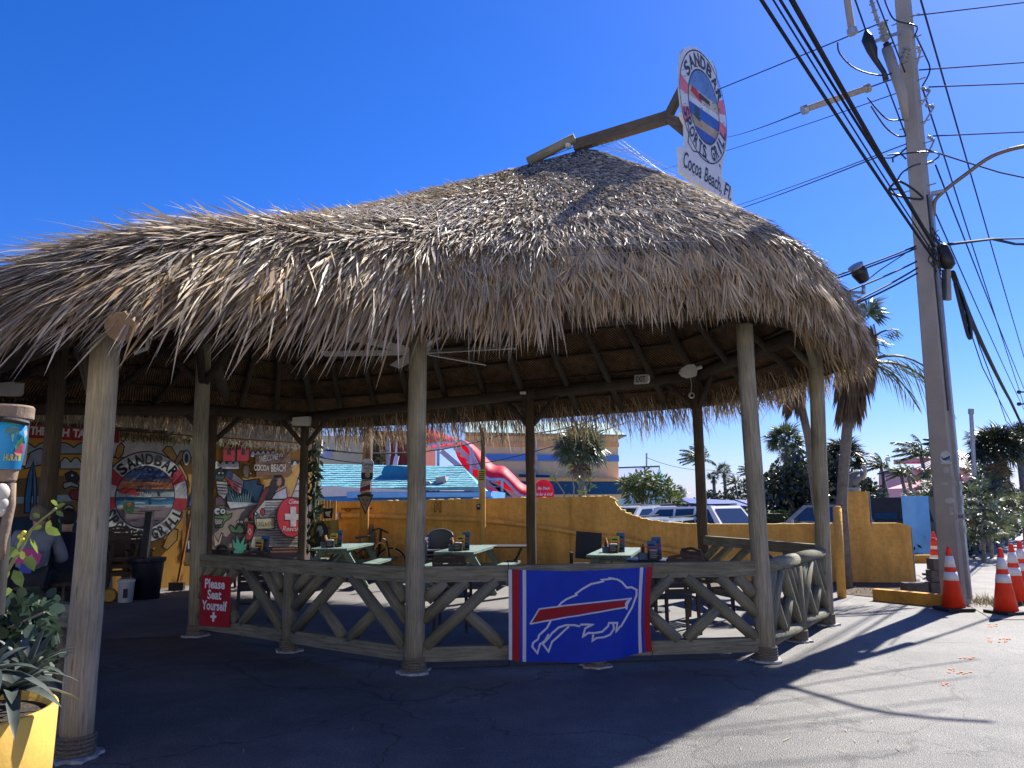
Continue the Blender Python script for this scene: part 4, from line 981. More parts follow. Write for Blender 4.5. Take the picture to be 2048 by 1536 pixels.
# old car back with plate, lamp and tailgate boards
paintpoly([c4(*p) for p in ((590, 1000), (600, 940), (660, 880), (720, 740), (770, 690), (780, 720), (730, 820), (680, 900), (640, 1000))], (130, 35, 50), 'painted_fender', line=True)
paintpoly([c4(*p) for p in ((735, 815), (1130, 805), (1130, 1240), (600, 1240), (650, 1080), (640, 930))], (205, 205, 195), 'painted_tailgate', line=True)
for i in range(17): y = 835 + i * 23; inkline([(745 - i * 6, y), (820, y + rs.uniform(-6, 6)), (900, y + rs.uniform(-6, 6)), (1120, y + rs.uniform(-6, 6))], .016 + .012 * rs.rand(), (120, 115, 105), c4, 'board_joint')
paintpoly([c4(*p) for p in circ(714, 922, 20, ry=32)], (190, 50, 65), 'painted_lamp', line=True); paintpoly([c4(*p) for p in circ(652, 936, 12, ry=16)], (215, 215, 210), 'painted_lamp', line=True)
paintpoly([c4(*p) for p in ((580, 1020), (635, 1040), (632, 1130), (600, 1175), (560, 1170))], (190, 40, 55), 'painted_tail_lamp', line=True); paintpoly([c4(*p) for p in ((597, 1065), (615, 1100), (597, 1132), (578, 1100))], (225, 215, 215), 'painted_diamond'); paintpoly([c4(*p) for p in ((597, 1080), (607, 1100), (597, 1118), (587, 1100))], (190, 40, 55), 'painted_diamond')
paintpoly([c4(*p) for p in ((655, 978), (822, 972), (822, 1072), (655, 1075))], (215, 210, 170), 'painted_plate', line=True)
k = MB(); o = lay(.004)
text_px(k, mp_, '20', c4(668, 1048), c4(720, 1047), 9, o, bold=.01); text_px(k, mp_, '05', c4(757, 1046), c4(810, 1045), 9, o, bold=.01); part('plate_lettering', k, paint(120, 120, 105), mw)
paintpoly([c4(*p) for p in ((735, 1010), (745, 1020), (748, 1040), (738, 1050), (730, 1030))], (200, 110, 60), 'plate_emblem')
# round red rescue sign (a disc fixed to the wall)
o = LAY[0] + .01; dc = [mp_.pt(*c4(*p), o) for p in circ(968, 968, 128, 36, ry=180)]
part('rescue_disc', MB().prism(dc, -mp_.n * .01), mat('rescue_red', lin(205, 45, 60), .6, .15, 3), mw)
inkq = [p + mp_.n * .001 for p in dc]; part('disc_edge', MB().ribbon(inkq, .025, mp_.n, closed=True), paint(60, 25, 30), mw)
cr = [(960, 875), (1012, 875), (1012, 938), (1060, 938), (1060, 992), (1012, 992), (1012, 1052), (960, 1052), (960, 992), (910, 992), (910, 938), (960, 938)]
part('white_cross', MB().face([mp_.pt(*c4(*p), o + .003) for p in cr][::-1]), paint(228, 225, 220), mw)
k = MB(); text_px(k, mp_, 'Gee', c4(945, 850), c4(1040, 846), 9, o + .003, shear=.3); text_px(k, mp_, 'Rescued', c4(885, 1095), c4(1085, 1090), 10, o + .003, shear=.3); part('disc_lettering', k, paint(235, 225, 222), mw)
paintpoly([c4(*p) for p in ((450, 1300), (435, 1150), (470, 1200), (478, 1115), (510, 1200), (560, 1120), (545, 1210), (615, 1180), (570, 1250), (600, 1260), (560, 1305))], (75, 165, 140), 'painted_agave', line=True)
paintpoly([c4(*p) for p in ((455, 1295), (600, 1300), (600, 1360), (460, 1360))], (140, 80, 75), 'painted_pot', line=True)
for i in range(4): paintpoly([c4(*p) for p in ((800 - i * 20, 1240 + i * 28), (1000 + i * 25, 1235 + i * 28), (1020 + i * 20, 1258 + i * 28), (790 - i * 20, 1264 + i * 28))], (150 + 10 * (i % 2), 105, 90), 'painted_brick_course', line=True)
# tiki figure painted beside the post, palm leaf tufts along the top edge
for pts, rgb in ((((35, 900), (110, 900), (112, 945), (30, 945)), (170, 150, 70)), (((30, 945), (112, 945), (110, 1165), (22, 1165)), (55, 75, 75)), (((20, 1165), (108, 1165), (108, 1270), (15, 1270)), (45, 60, 90)), (((12, 1280), (105, 1280), (102, 1400), (5, 1400)), (115, 100, 55))): paintpoly([c4(*p) for p in pts], rgb, 'painted_totem', line=True)
for x in (32, 55, 78): paintpoly([c4(*p) for p in ((x, 1190), (x + 14, 1170), (x + 16, 1250), (x + 3, 1255))], (200, 205, 205), 'painted_tooth')
for x in (42, 90): paintpoly([c4(*p) for p in circ(x, 1075, 12, ry=8)], (190, 190, 180), 'painted_eye', line=True)
paintpoly([c4(*p) for p in ((-12, 905), (15, 905), (10, 1370), (-22, 1370))], (170, 120, 55), 'painted_stake')
tuft = MB()
for i in range(330):
    x = rs.uniform(232, 628); y = 862 + (x - 232) * .075 + rs.uniform(0, 10); o = .12 + rs.rand() * .02; p = mp_.pt(x, y, o); a = rs.normal(0, .7)
    tip = p + mp_.r * math.sin(a) * .16 - mp_.u * math.cos(a) * .17 + mp_.n * rs.uniform(.01, .05); tuft.face([p - mp_.r * .013, tip, p + mp_.r * .013])
part('leaf_fringe', tuft, mat('fringe_green', (.10, .11, .05), .8, .3), mw, kind='stuff')

# ---------------------------------------------------------------- stacked chairs, bin, bucket and the like before the wall
m_slat = mat('slat_brown', (.12, .085, .06), .7, .2, 3, .2, uvgrain=True)
def slat_chair(m_):
    t = thing('slat_chair', 'x', 'chair'); L_ = 0.44
    for s_ in (-1, 1):
        part('leg', MB().bar((s_ * .21, -.2, 0), (s_ * .2, -.2, .64), .035, .045), m_, t); part('leg', MB().bar((s_ * .21, .23, 0), (s_ * .2, .2, .42), .035, .045), m_, t)
        part('back_frame', MB().bar((s_ * .2, .2, .40), (s_ * .2, .33, .92), .035, .045), m_, t); part('armrest', MB().bar((s_ * .22, -.22, .655), (s_ * .22, .26, .655), .05, .03), m_, t)
    for i in range(6): part('seat_slat', MB().bar((-.2, -.19 + i * .075, .435), (.2, -.19 + i * .075, .435), .062, .02), m_, t)
    for i in range(6): z = .52 + i * .075; y = .2 + (z - .40) * .25; part('back_slat', MB().bar((-.19, y, z), (.19, y, z), .018, .058, up=(0, .25, 1)), m_, t)
    part('apron', MB().bar((-.2, -.2, .40), (.2, -.2, .40), .025, .05), m_, t); part('crest_rail', MB().tube([(-.2, .325, .93), (0, .33, .965), (.2, .325, .93)], .02, 8), m_, t)
    return t
proto = slat_chair(m_slat)
# the two by the railing first
p0 = gnd(1352, 1262); place(proto, (p0.x, p0.y - .1, .004), R_(188), 'brown slatted chair with a sunlit seat between the flag and the right front post', 'brown slatted chairs')
ch2 = copy_tree(proto); p1 = gnd(1432, 1240); place(ch2, (p1.x, p1.y + .2, .004), R_(118), 'brown slatted chair turned sideways behind the right front railing bay', 'brown slatted chairs')
ch3 = copy_tree(proto); p1 = gnd(905, 1262); place(ch3, (p1.x, p1.y + .1, .004), R_(175), 'brown slatted chair in shade right of the middle post by the railing', 'brown slatted chairs')
ch4 = copy_tree(proto); p1 = gnd(505, 1240); place(ch4, (p1.x, p1.y, .004), R_(200), 'brown slatted chair in shade beside the red seating sign', 'brown slatted chairs')
for i, (px, py, rz, z) in enumerate(((238, 1178, 40, 0), (238, 1178, 40, .13), (238, 1178, 40, .26), (275, 1172, 30, 0), (275, 1172, 30, .13))):
    c = copy_tree(proto); g = front(px, .75)
    place(c, (g.x, g.y + z * .3, z + .004), R_(rz), ['slatted chair at the bottom of the left stack under the life ring', 'slatted chair in the middle of the left stack under the life ring', 'slatted chair on top of the left stack under the life ring', 'lower slatted chair of the pair behind the dark bin', 'upper slatted chair of the pair behind the dark bin'][i], 'stacked slatted chairs')
g = front(297, 1.5); t = thing('trash_bin', 'tall dark rubbish bin standing before the painted life ring', 'bin', g)
m_bin = mat('bin_dark', (.015, .018, .03), .5, .15)
part('body', MB().lathe([(.22, 0), (.27, .62), (.28, .66)], g, 18), m_bin, t, smooth=True); part('rim', MB().lathe([(.285, .62), (.30, .65), (.30, .70), (.26, .70)], g, 18), m_bin, t)
g = front(257, 1.7); t = thing('white_bucket', 'white plastic bucket with a dark label beside the bin', 'bucket', g)
part('pail', MB().lathe([(.115, 0), (.135, .34), (.142, .345), (.142, .37), (.13, .37), (.128, .33)], g, 18), mat('bucket_white', (.62, .66, .68), .45, .06), t, smooth=True)
v = (Vector((0, 0, 0)) - g); v.z = 0; v.normalize(); s_ = Vector((-v.y, v.x, 0)); part('label', MB().face([g + v * .133 + s_ * a + Vector((0, 0, b)) for a, b in ((-.04, .08), (.03, .08), (.03, .23), (-.04, .23))][::-1]), paint(50, 60, 80), t)
part('handle', MB().tube([g + s_ * .14 * math.cos(x) + v * .05 + Vector((0, 0, .35 + .06 * math.sin(x))) for x in [math.pi * i / 8 for i in range(9)]], .005, 5), m_gal, t)
a = front(287, 1.4, .45); t = thing('leaning_plank', 'dark upright board with a pale edge rising out of the bin', 'board', a)
part('board', MB().bar(a, a + Vector((-.03, .2, 1.05)), .13, .04), mat('board_dark', (.02, .022, .03), .6), t); part('pale_edge', MB().bar(a + Vector((.075, -.01, 0)), a + Vector((.045, .19, 1.05)), .022, .045), mat('board_edge', (.38, .35, .28), .7), t)
g = front(345, .9); t = thing('push_broom', 'broom with orange wooden handle leaning on the mural', 'broom', g)
part('handle', MB().tube([g + Vector((0, .3, .1)), g + Vector((.05, .75, 1.75))], .028, 8), mat('broom_handle', lin(150, 95, 40), .6), t); part('head', MB().box(g + Vector((0, .28, .08)), (.28, .1, .14)), m_blk, t)
g = front(226, 1.5); t = thing('yellow_wheel_mop', 'yellow mop wringer wheel on the floor by the stacked chairs', 'mop bucket', g)
part('wheel', MB().lathe([(0, -.05), (.1, -.05), (.12, 0), (.1, .05), (0, .05)], g + Vector((0, 0, .12)), 14, ax=(.3, -1, 0)), paint(190, 150, 60), t); part('axle', MB().tube([g + Vector((.0, .02, .12)), g + Vector((.15, .2, .12))], .02, 6), m_gal, t)
# ================================================================ YELLOW GARDEN WALL
m_ywall = mat('wall_yellow', (.80, .455, .115), .88, .12, 1.6, .6, 18)
def streaks(m, sc=(2.2, 2.2, .22), lo=.78):
    """rain streaks and blotches in the paint itself"""
    n = m.node_tree; L = n.links.new; p = [x for x in n.nodes if x.type == 'BSDF_PRINCIPLED'][0]; tc = [x for x in n.nodes if x.type == 'TEX_COORD'][0]
    s = [l.from_socket for l in n.links if l.to_socket == p.inputs['Base Color']][0]
    for k, (a, b, c) in enumerate(((sc, lo, .62), ((7, 7, 7), .88, .58))):
        mp = n.nodes.new('ShaderNodeMapping'); mp.inputs['Scale'].default_value = a; z = n.nodes.new('ShaderNodeTexNoise'); z.inputs['Scale'].default_value = 1.6; z.inputs['Detail'].default_value = 8; z.inputs['Roughness'].default_value = .7
        L(tc.outputs['Object'], mp.inputs[0]); L(mp.outputs[0], z.inputs['Vector']); r = n.nodes.new('ShaderNodeValToRGB'); r.color_ramp.elements[0].position = .36; r.color_ramp.elements[0].color = (b, b * .97, b * .93, 1); r.color_ramp.elements[1].position = c; r.color_ramp.elements[1].color = (1.04, 1.04, 1.05, 1)
        L(z.outputs['Fac'], r.inputs['Fac']); x = n.nodes.new('ShaderNodeMix'); x.data_type = 'RGBA'; x.blend_type = 'MULTIPLY'; x.inputs['Factor'].default_value = 1; L(s, x.inputs['A']); L(r.outputs['Color'], x.inputs['B']); s = x.outputs['Result']
    L(s, p.inputs['Base Color'])
streaks(m_ywall)
m_ytop = mat('wall_top_worn', lin(225, 195, 120), .9, .2, 4, .5, 30)
m_lblue = mat('pillar_blue', lin(120, 185, 235), .75, .1, 2, .25, 25)
WR = gnd(1824, 1167); WL = Vector((-4.4, 18.0, 0)); yw = Plane(WR, B=WL); yw = Plane(WR, az=math.degrees(math.atan2(-(WL - WR).y, -(WL - WR).x)))
gw = thing('garden_wall', 'long yellow stucco wall with swept top and square pillar behind the hut', 'wall', WR)
top = [(640, 1004), (690, 1003), (850, 1000), (1000, 996), (1130, 994), (1220, 992), (1226, 998), (1233, 1009), (1242, 1019), (1255, 1027), (1275, 1034), (1300, 1040), (1330, 1044), (1370, 1047), (1420, 1048), (1550, 1048), (1683, 1047)]
tp = [yw.pt(*p) for p in top]
def seg_wall(name, pts, thick, m_):
    mb = MB(); n = len(pts); bk = -yw.n * thick
    for i in range(n - 1):
        a, b = pts[i], pts[i + 1]; a0 = Vector((a.x, a.y, 0)); b0 = Vector((b.x, b.y, 0))
        mb.face([a0, b0, b, a]); mb.face([a0 + bk, a + bk, b + bk, b0 + bk], 0); mb.face([a, b, b + bk, a + bk], 1)
    for a, fl_ in ((pts[0], 0), (pts[-1], 1)):
        a0 = Vector((a.x, a.y, 0)); mb.face([a0, a, a + bk, a0 + bk])
    return part(name, mb, m_, gw)
seg_wall('stucco_panel', tp, .2, [m_ywall, m_ytop])
pl_ = [yw.pt(1683, 1047), yw.pt(1684, 983), yw.pt(1737, 983), yw.pt(1738, 1046)]
def pillar(pts, thick, name='pillar'):
    a0, b0 = pts[0].copy(), pts[-1].copy(); a0.z = 0; b0.z = 0; f = yw.n * .02
    mb = MB().prism([a0 + f, b0 + f, pts[2] + f, pts[1] + f], -yw.n * thick); o = part(name, mb, m_ywall, gw); return o
pillar(pl_, .42)
f = yw.pt(1738, 983); g0 = Vector((f.x, f.y, 1.0)); part('pillar_blue_side', MB().prism([g0 + yw.r * .012, f + yw.r * .012, f + yw.r * .012 - yw.n * .4, g0 + yw.r * .012 - yw.n * .4], -yw.r * .01), m_lblue, gw)
tp2 = [yw.pt(*p) for p in ((1738, 1046), (1795, 1046), (1806, 1047), (1812, 1050), (1817, 1060), (1823, 1100))]
seg_wall('stucco_panel', [p for p in tp2[:4]] + [Vector((yw.pt(1822, 1060).x, yw.pt(1822, 1060).y, tp2[3].z - .03))], .2, [m_ywall, m_ytop])
e_ = yw.pt(1823, 1060); part('blue_end', MB().prism([Vector((e_.x, e_.y, 0)) + yw.r * .01, Vector((e_.x, e_.y, tp2[3].z - .03)) + yw.r * .01, Vector((e_.x, e_.y, tp2[3].z - .03)) + yw.r * .01 - yw.n * .2, Vector((e_.x, e_.y, 0)) + yw.r * .01 - yw.n * .2], -yw.r * .008), m_lblue, gw)
cap = MB()
for i in range(60):                                        # worn lumps of render along the top edge
    k = rs.randint(0, len(tp) - 1); p = tp[k].lerp(tp[k + 1], rs.rand()); cap.ball(p - yw.n * rs.uniform(.0, .1), (rs.uniform(.03, .10), .05, rs.uniform(.008, .02)), 6, 4)
part('worn_edge', cap, m_ytop, gw, kind='stuff')
pipe = [(686, 1031), (760, 1032), (860, 1036), (961, 1040), (1052, 1050), (1110, 1058), (1155, 1066), (1254, 1080), (1319, 1095), (1403, 1112)]
part('conduit_pipe', MB().tube([yw.pt(*p, .07) for p in smooth_pts([Vector((a, b, 0)) for a, b in pipe], 3) for p in [(p.x, p.y)]], .055, 10), m_ywall, gw, smooth=True)
part('pipe_end', MB().tube([yw.pt(664, 1032, .09), yw.pt(682, 1032, .09)], .085, 12), mat('pvc_white', (.62, .58, .5), .5), gw)
part('letter_m', MB().ribbon([yw.pt(*p, .006) for p in ((869, 1024), (870, 1005), (873, 1004), (876, 1013), (879, 1004), (882, 1004), (882, 1024), (879, 1024), (879, 1011), (876, 1020), (873, 1011), (872, 1024))], .018, yw.n, closed=True), paint(120, 60, 35), gw)
hk = yw.pt(697, 1018, .03); part('ring_hook', MB().tube([hk + yw.r * .07 * math.cos(x) + yw.u * .05 * math.sin(x) for x in [math.pi + math.pi * i / 8 for i in range(9)]], .012, 6).bar(yw.pt(684, 1018, .02), yw.pt(745, 1017, .02), .05, .03), mat('hook', lin(120, 70, 30), .7), gw)
for x in (1142, 960): part('pilaster', MB().bar(yw.pt(x, 997, .015), Vector((yw.pt(x, 997).x, yw.pt(x, 997).y, .1)) + yw.n * .015, .12 if x == 960 else .02, .05, up=yw.n), m_ywall, gw)
# wooden fence piece at the left end of the wall
fp = thing('wooden_fence', 'short fence of pale upright boards at the left end of the yellow wall', 'fence', yw.pt(655, 1100)); fpl = Plane(yw.A + yw.n * .5, az=math.degrees(math.atan2(yw.r.y, yw.r.x)))
for i in range(6):
    x = 640 + i * 6; a = fpl.pt(x, 1000 + rs.uniform(0, 4)); part('board', MB().bar(Vector((a.x, a.y, 0)), a, .105 * .62, .02, up=fpl.n), mat('fence_wood', lin(215, 165, 95), .8, .2, 3, .2, uvgrain=True), fp)
# boards and signs leaning by the left end
def card(name, label, cat, px, Y, rgb, thick=.03, extra=None, az=0):
    p = Plane(at(px[0][0], px[0][1], Y), az=az); q = [p.pt(*a) for a in px]; t = thing(name, label, cat, min(q, key=lambda v: v.z))
    part('panel', MB().prism(q[::-1], -p.n * thick), paint(*rgb), t)
    for i, (pts, c_) in enumerate(extra or []): part('print', MB().face([p.pt(*a, .003 + .002 * i) for a in pts][::-1]), paint(*c_), t)
    return t, p
t, p = card('corona_board', 'yellow board with dark bird print and bottle leaning left of the picnic tables', 'board', ((621, 1044), (676, 1040), (682, 1095), (622, 1100)), 16.6, (150, 120, 40), .03, [(circ(642, 1068, 15, 14, 26), (40, 45, 48)), (circ(640, 1062, 7, 10, 11), (170, 175, 175)), (((660, 1042), (672, 1042), (671, 1078), (660, 1079)), (160, 130, 70)), (((641, 1084), (646, 1084), (646, 1098), (641, 1098)), (190, 175, 110))])
k = MB(); text_px(k, p, 'Corona', (644, 1060), (662, 1058), 6, .014, shear=.2); part('lettering', k, paint(30, 50, 90), t)
t, p = card('small_framed_picture', 'small dark framed picture with white patch on the wooden fence', 'picture', ((647, 1018), (666, 1016), (665, 1036), (647, 1037)), 17.0, (25, 22, 22), .03, [(((650, 1024), (662, 1022), (659, 1030), (661, 1034), (653, 1032)), (205, 200, 200))])
for i, (x0_, x1_, w) in enumerate(((630, 632, .02), (637, 640, .05))):
    a = at(x0_, 890 + i * 10, 16.9); solo('utility_pipe', MB().tube([Vector((a.x, a.y, .2)), a], .03 + w * .3, 8), m_gal if i == 0 else m_log, ['thin white service pipe beside the right edge of the mural', 'thin brown post beside the right edge of the mural'][i], 'pipe')
a = at(636, 893, 16.9); solo('meter_box', MB().box(a, (.18, .12, .3)), m_pl, 'small white service box above the right edge of the mural', 'box')
lf = thing('corner_vine', 'dark leafy vine hanging at the right edge of the mural', 'plant', at(630, 1100, 16.7)); vb = MB()
for i in range(220):
    c = at(rs.uniform(612, 640), rs.uniform(880, 1105), 16.55 + rs.uniform(0, .25)); d = Vector((rs.normal(), rs.normal(), rs.normal() - .8)).normalized(); s_ = d.cross(Vector((rs.normal(), rs.normal(), 0.1))).normalized(); vb.face([c, c + d * .1 + s_ * .04, c + d * .24, c + d * .1 - s_ * .04])
part('leaves', vb, mat('vine_leaf', (.035, .06, .035), .6, .3, trans=.2), lf, kind='stuff')
part('stem', MB().tube([at(628, 1100, 16.75), at(630, 1000, 16.75), at(626, 880, 16.75)], .025, 6), m_log, lf)

# ---------------------------------------------------------------- pole with beer signs, pole with notice
m_pole = mat('old_pole', (.22, .15, .10), .85, .25, 3, .4, uvgrain=True); m_ypole = mat('yellow_pole', lin(200, 135, 50), .8, .15, 4)
p0 = at(727, 1100, 17.2); p1 = at(737, 860, 17.2)
t = thing('sign_post', 'wooden post carrying a beer can sign a drink sign and a pizza slice sign', 'post', (p0.x, p0.y, 0))
part('pole', MB().tube([(p0.x, p0.y, 0), at(729, 1020, 17.2), p1], .10, 14), [m_ypole], t, smooth=True); part('pole_top', MB().tube([at(733, 990, 17.2), at(737, 855, 17.2)], .103, 14), m_pole, t, smooth=True)
sp_ = Plane(at(735, 950, 17.08), az=0)
def sgn(name, label, px, rgb, extra, texts, z=.0):
    q = [sp_.pt(*a, z) for a in px]; o = thing(name, label, 'sign', min(q, key=lambda v: v.z)); part('plate', MB().prism(q[::-1], -sp_.n * .02), paint(*rgb), o)
    for i, (pts, c_) in enumerate(extra): part('print', MB().face([sp_.pt(*a, z + .003 + .0015 * i) for a in pts][::-1]), paint(*c_), o)
    if texts:
        k = MB()
        for s_, a, b, cap, kw in texts: text_px(k, sp_, s_, a, b, cap, z + .014, **kw)
        part('lettering', k, paint(25, 45, 110) if rgb[0] > 150 else paint(220, 190, 120), o)
sgn('beer_can_sign', 'white and blue beer can shaped sign high on the wooden post', ((722, 956), (724, 922), (728, 917), (742, 918), (747, 924), (746, 956), (743, 960), (725, 959)), (222, 222, 226), [(((722.5, 945), (746, 946), (745.5, 956), (743, 959.5), (725, 958.5), (722, 956)), (25, 50, 110)), (circ(735, 950, 5.5), (205, 175, 110)), (((731, 943), (733, 940), (735, 942), (737, 940), (739, 943)), (150, 125, 60))], [('Corona', (724, 931), (746, 932), 7, dict(bold=.015)), ('Extra', (728, 938), (742, 939), 4.5, dict())])
sgn('drink_sign', 'white and red drink sign below the beer can sign', ((721, 962), (741, 962), (741, 984), (720, 985)), (215, 210, 208), [(((720, 976), (741, 968), (741, 979), (720, 984)), (185, 40, 60)), (circ(727, 967, 4), (90, 90, 95)), (circ(727, 967, 3), (205, 205, 205))], [('Red', (723, 980), (739, 976), 6, dict(shear=.3))], .002)
sgn('pizza_slice_sign', 'dark pizza slice shaped sign pointing down on the wooden post', ((714, 990), (730, 987.5), (747, 989), (731, 1030)), (60, 38, 34), [(((718, 995), (730, 992), (743, 994), (731, 1024)), (150, 135, 120)), (circ(726, 999, 2.4), (160, 60, 50)), (circ(735, 1000, 2.4), (160, 60, 50)), (circ(731, 1010, 2.4), (160, 60, 50)), (((728, 1003), (733, 1005), (731, 1008)), (90, 120, 70))], None, .004)
p0 = at(965, 1090, 16.6); 
t = thing('notice_post', 'thin post with pale wooden top half behind the middle picnic table', 'post', (p0.x, p0.y, 0)); part('lower_pole', MB().tube([(p0.x, p0.y, 0), at(965, 975, 16.6)], .065, 12), m_ywall, t); part('upper_pole', MB().tube([at(965, 975, 16.6), at(967, 855, 16.6)], .05, 12), m_pole, t)
sp_ = Plane(at(963, 955, 16.5), az=0)
sgn('notice_sign', 'small yellow notice with rows of dark print on the thin post', ((956, 939), (971, 939), (970, 975), (956, 975)), (225, 215, 110), [(((956, 965), (970.5, 965), (970, 975), (956, 975)), (225, 190, 190))] + [(((958, 942 + 4 * i), (969, 942 + 4 * i), (969, 944 + 4 * i), (958, 944 + 4 * i)), (70, 75, 50)) for i in range(5)], None)
sgn('hanging_tag', 'small dark tag hung low on the thin post', ((953, 1009), (960, 1007), (960, 1020), (953, 1019)), (40, 45, 70), [(circ(957, 1012, 2), (200, 200, 205))], None, .01)

# ---------------------------------------------------------------- picnic tables
m_mint = mat('mint_board', (.20, .285, .24), .65, .12, 4, .15, uvgrain=True, col2=(.115, .17, .145))
def picnic_table(Ln=2.1):
    t = thing('picnic_table', 'x', 'picnic table'); h = .76
    for i in range(4): part('top_board', MB().bar((-.273 + i * .182, 0, h - .02), (-.273 + i * .182, Ln, h - .02), .174, .042), m_mint, t)
    for s_ in (-1, 1):
        for i in range(1): part('bench_board', MB().bar((s_ * .70, 0, .44), (s_ * .70, Ln, .44), .27, .042), m_mint, t)
        for y in (.28, Ln - .28):
            part('leg', MB().bar((s_ * .68, y, 0), (s_ * .22, y, h - .042), .045, .11, up=(0, 0, 1)), m_mint, t)
        part('leg_brace', MB().bar((s_ * .03, Ln / 2, h - .06), (s_ * .05, .30 if s_ < 0 else Ln - .30, .44), .035, .06), m_mint, t)
    for y in (.28, Ln - .28):
        part('bench_beam', MB().bar((-.8, y + .05, .385), (.8, y + .05, .385), .035, .09), m_mint, t); part('top_cleat', MB().bar((-.33, y + .05, h - .085), (.33, y + .05, h - .085), .035, .08), m_mint, t)
    part('centre_cleat', MB().bar((-.33, Ln / 2, h - .065), (.33, Ln / 2, h - .065), .035, .045), m_mint, t)
    return t
pt_ = picnic_table()
def tplace(o, pa, pb, pc, label):                           # front edge pixels a-b, far right corner c, on the 0.76 m table top
    a, b, c = gnd(*pa, .76), gnd(*pb, .76), gnd(*pc, .76); m_ = (a + b) / 2; d = c - b
    place(o, (m_.x, m_.y, .004), math.atan2(-d.x, d.y), label, 'mint picnic tables in the hut'); return m_, d.normalized()
t1 = tplace(pt_, (622, 1096), (694, 1099), (772, 1083), 'mint picnic table with sunlit far end below the beer signs')
o2 = copy_tree(pt_); t2 = tplace(o2, (868, 1103), (948, 1106), (1010, 1087), 'mint picnic table with sunlit top just right of the middle post')
o3 = copy_tree(pt_); t3 = tplace(o3, (1172, 1110), (1262, 1112), (1289, 1094), 'mint picnic table by the blue football flag with menus on it')
m_dt = mat('table_dark', (.035, .037, .042), .5, .15)
g = gnd(515, 1112, .76); tb = thing('dark_cafe_table', 'low dark square table in front of the car part of the mural', 'table', (g.x, g.y, 0))
part('tabletop', MB().box((g.x, g.y, .745), (1.25, 1.0, .035)), m_dt, tb); part('column', MB().tube([(g.x, g.y, .03), (g.x, g.y, .73)], .045, 10), m_dt, tb); part('foot', MB().lathe([(.3, 0), (.28, .03), (.05, .06)], (g.x, g.y, .004), 16), m_dt, tb)
T4 = (g, Vector((0, 1, 0)))
# things standing on the tables
def caddy_set(base, d, u, v, label_tail, menu_rgb=(225, 205, 70), h=.76):
    x = Vector((d.y, -d.x, 0)); B0 = base + d * v + x * u; B0.z = h + .006
    t = thing('napkin_dispenser', 'black napkin dispenser with pale print ' + label_tail, 'napkin dispenser', B0)
    q = B0 + Vector((0, 0, .07)); part('housing', MB().bar(q - d * .055, q + d * .055, .15, .14), m_blk, t); part('napkins', MB().bar(q + Vector((0, 0, .04)) - d * .04, q + Vector((0, 0, .04)) + d * .04, .1, .08), m_white, t)
    fr = q - d * .0565; kk = MB()
    for i in range(4):
        z = .045 - .026 * i; kk.face([fr + x * a + Vector((0, 0, z + b)) for a, b in ((-.055, 0), (.055 - .02 * (i % 2), 0), (.055 - .02 * (i % 2), .014), (-.055, .014))])
    part('print', kk, paint(150, 155, 165), t)
    M0 = B0 + d * .14 + x * .03
    t = thing('menu_holder', 'upright menus with yellow and blue print ' + label_tail, 'menu', M0)
    for i, (c_, dx, lean) in enumerate(((menu_rgb, -.02, .03), ((60, 120, 190), .06, .06))):
        a = M0 + x * dx + d * .05 * i; b_ = a + Vector((0, 0, .27 + .05 * i)) + d * lean
        part('menu', MB().bar(a, b_, .14, .006, up=d), paint(*c_), t); o = -d * .004
        for j in range(4):
            z0, z1 = .12 + .2 * j, .24 + .2 * j; part('print', MB().face([a.lerp(b_, zz) + x * xx + o for xx, zz in ((-.055, z0), (.055, z0), (.055 - .03 * (j % 2), z1), (-.055, z1))]), paint(*((35, 40, 45), (70, 95, 60), (190, 60, 50), (30, 60, 110))[j]), t)
    part('base', MB().box(M0 + Vector((0, 0, .02)), (.2, .1, .035)), m_blk, t)
    C0 = B0 + d * .1 - x * .14
    t = thing('condiment_caddy', 'small pale caddy of sauce bottles ' + label_tail, 'caddy', C0); part('tray', MB().box(C0 + Vector((0, 0, .05)), (.12, .16, .1)), paint(95, 125, 150), t)
    for i, c_ in enumerate(((150, 30, 30), (205, 180, 60), (210, 205, 195))):
        b_ = C0 + d * (.05 * i - .05) + Vector((0, 0, .07)); o = part('bottle', MB().lathe([(.022, 0), (.024, .1), (.01, .13), (.008, .16), (0, .165)], b_, 9), paint(*c_), t, smooth=True)
caddy_set(*t1, -.05, .25, 'on the left picnic table'); caddy_set(*t2, .02, .25, 'on the middle picnic table'); caddy_set(*t3, .02, .55, 'on the right picnic table'); caddy_set(*T4, .02, -.2, 'on the dark table before the mural')
g = gnd(1300, 1118, .76); caddy_set(Vector((g.x, g.y, 0)), Vector((0, 1, 0)), 0, -.3, 'on the round table beside the flag', (90, 130, 180))
rt = thing('round_cafe_table', 'dark round pedestal table just behind the flag', 'table', (g.x, g.y, 0)); part('tabletop', MB().lathe([(.36, .725), (.37, .74), (.36, .76), (0, .76)], (g.x, g.y, 0), 24), m_dt, rt); part('column', MB().tube([(g.x, g.y, .03), (g.x, g.y, .73)], .05, 10), m_dt, rt); part('foot', MB().lathe([(.28, 0), (.26, .03), (.05, .06)], (g.x, g.y, .004), 16), m_dt, rt)
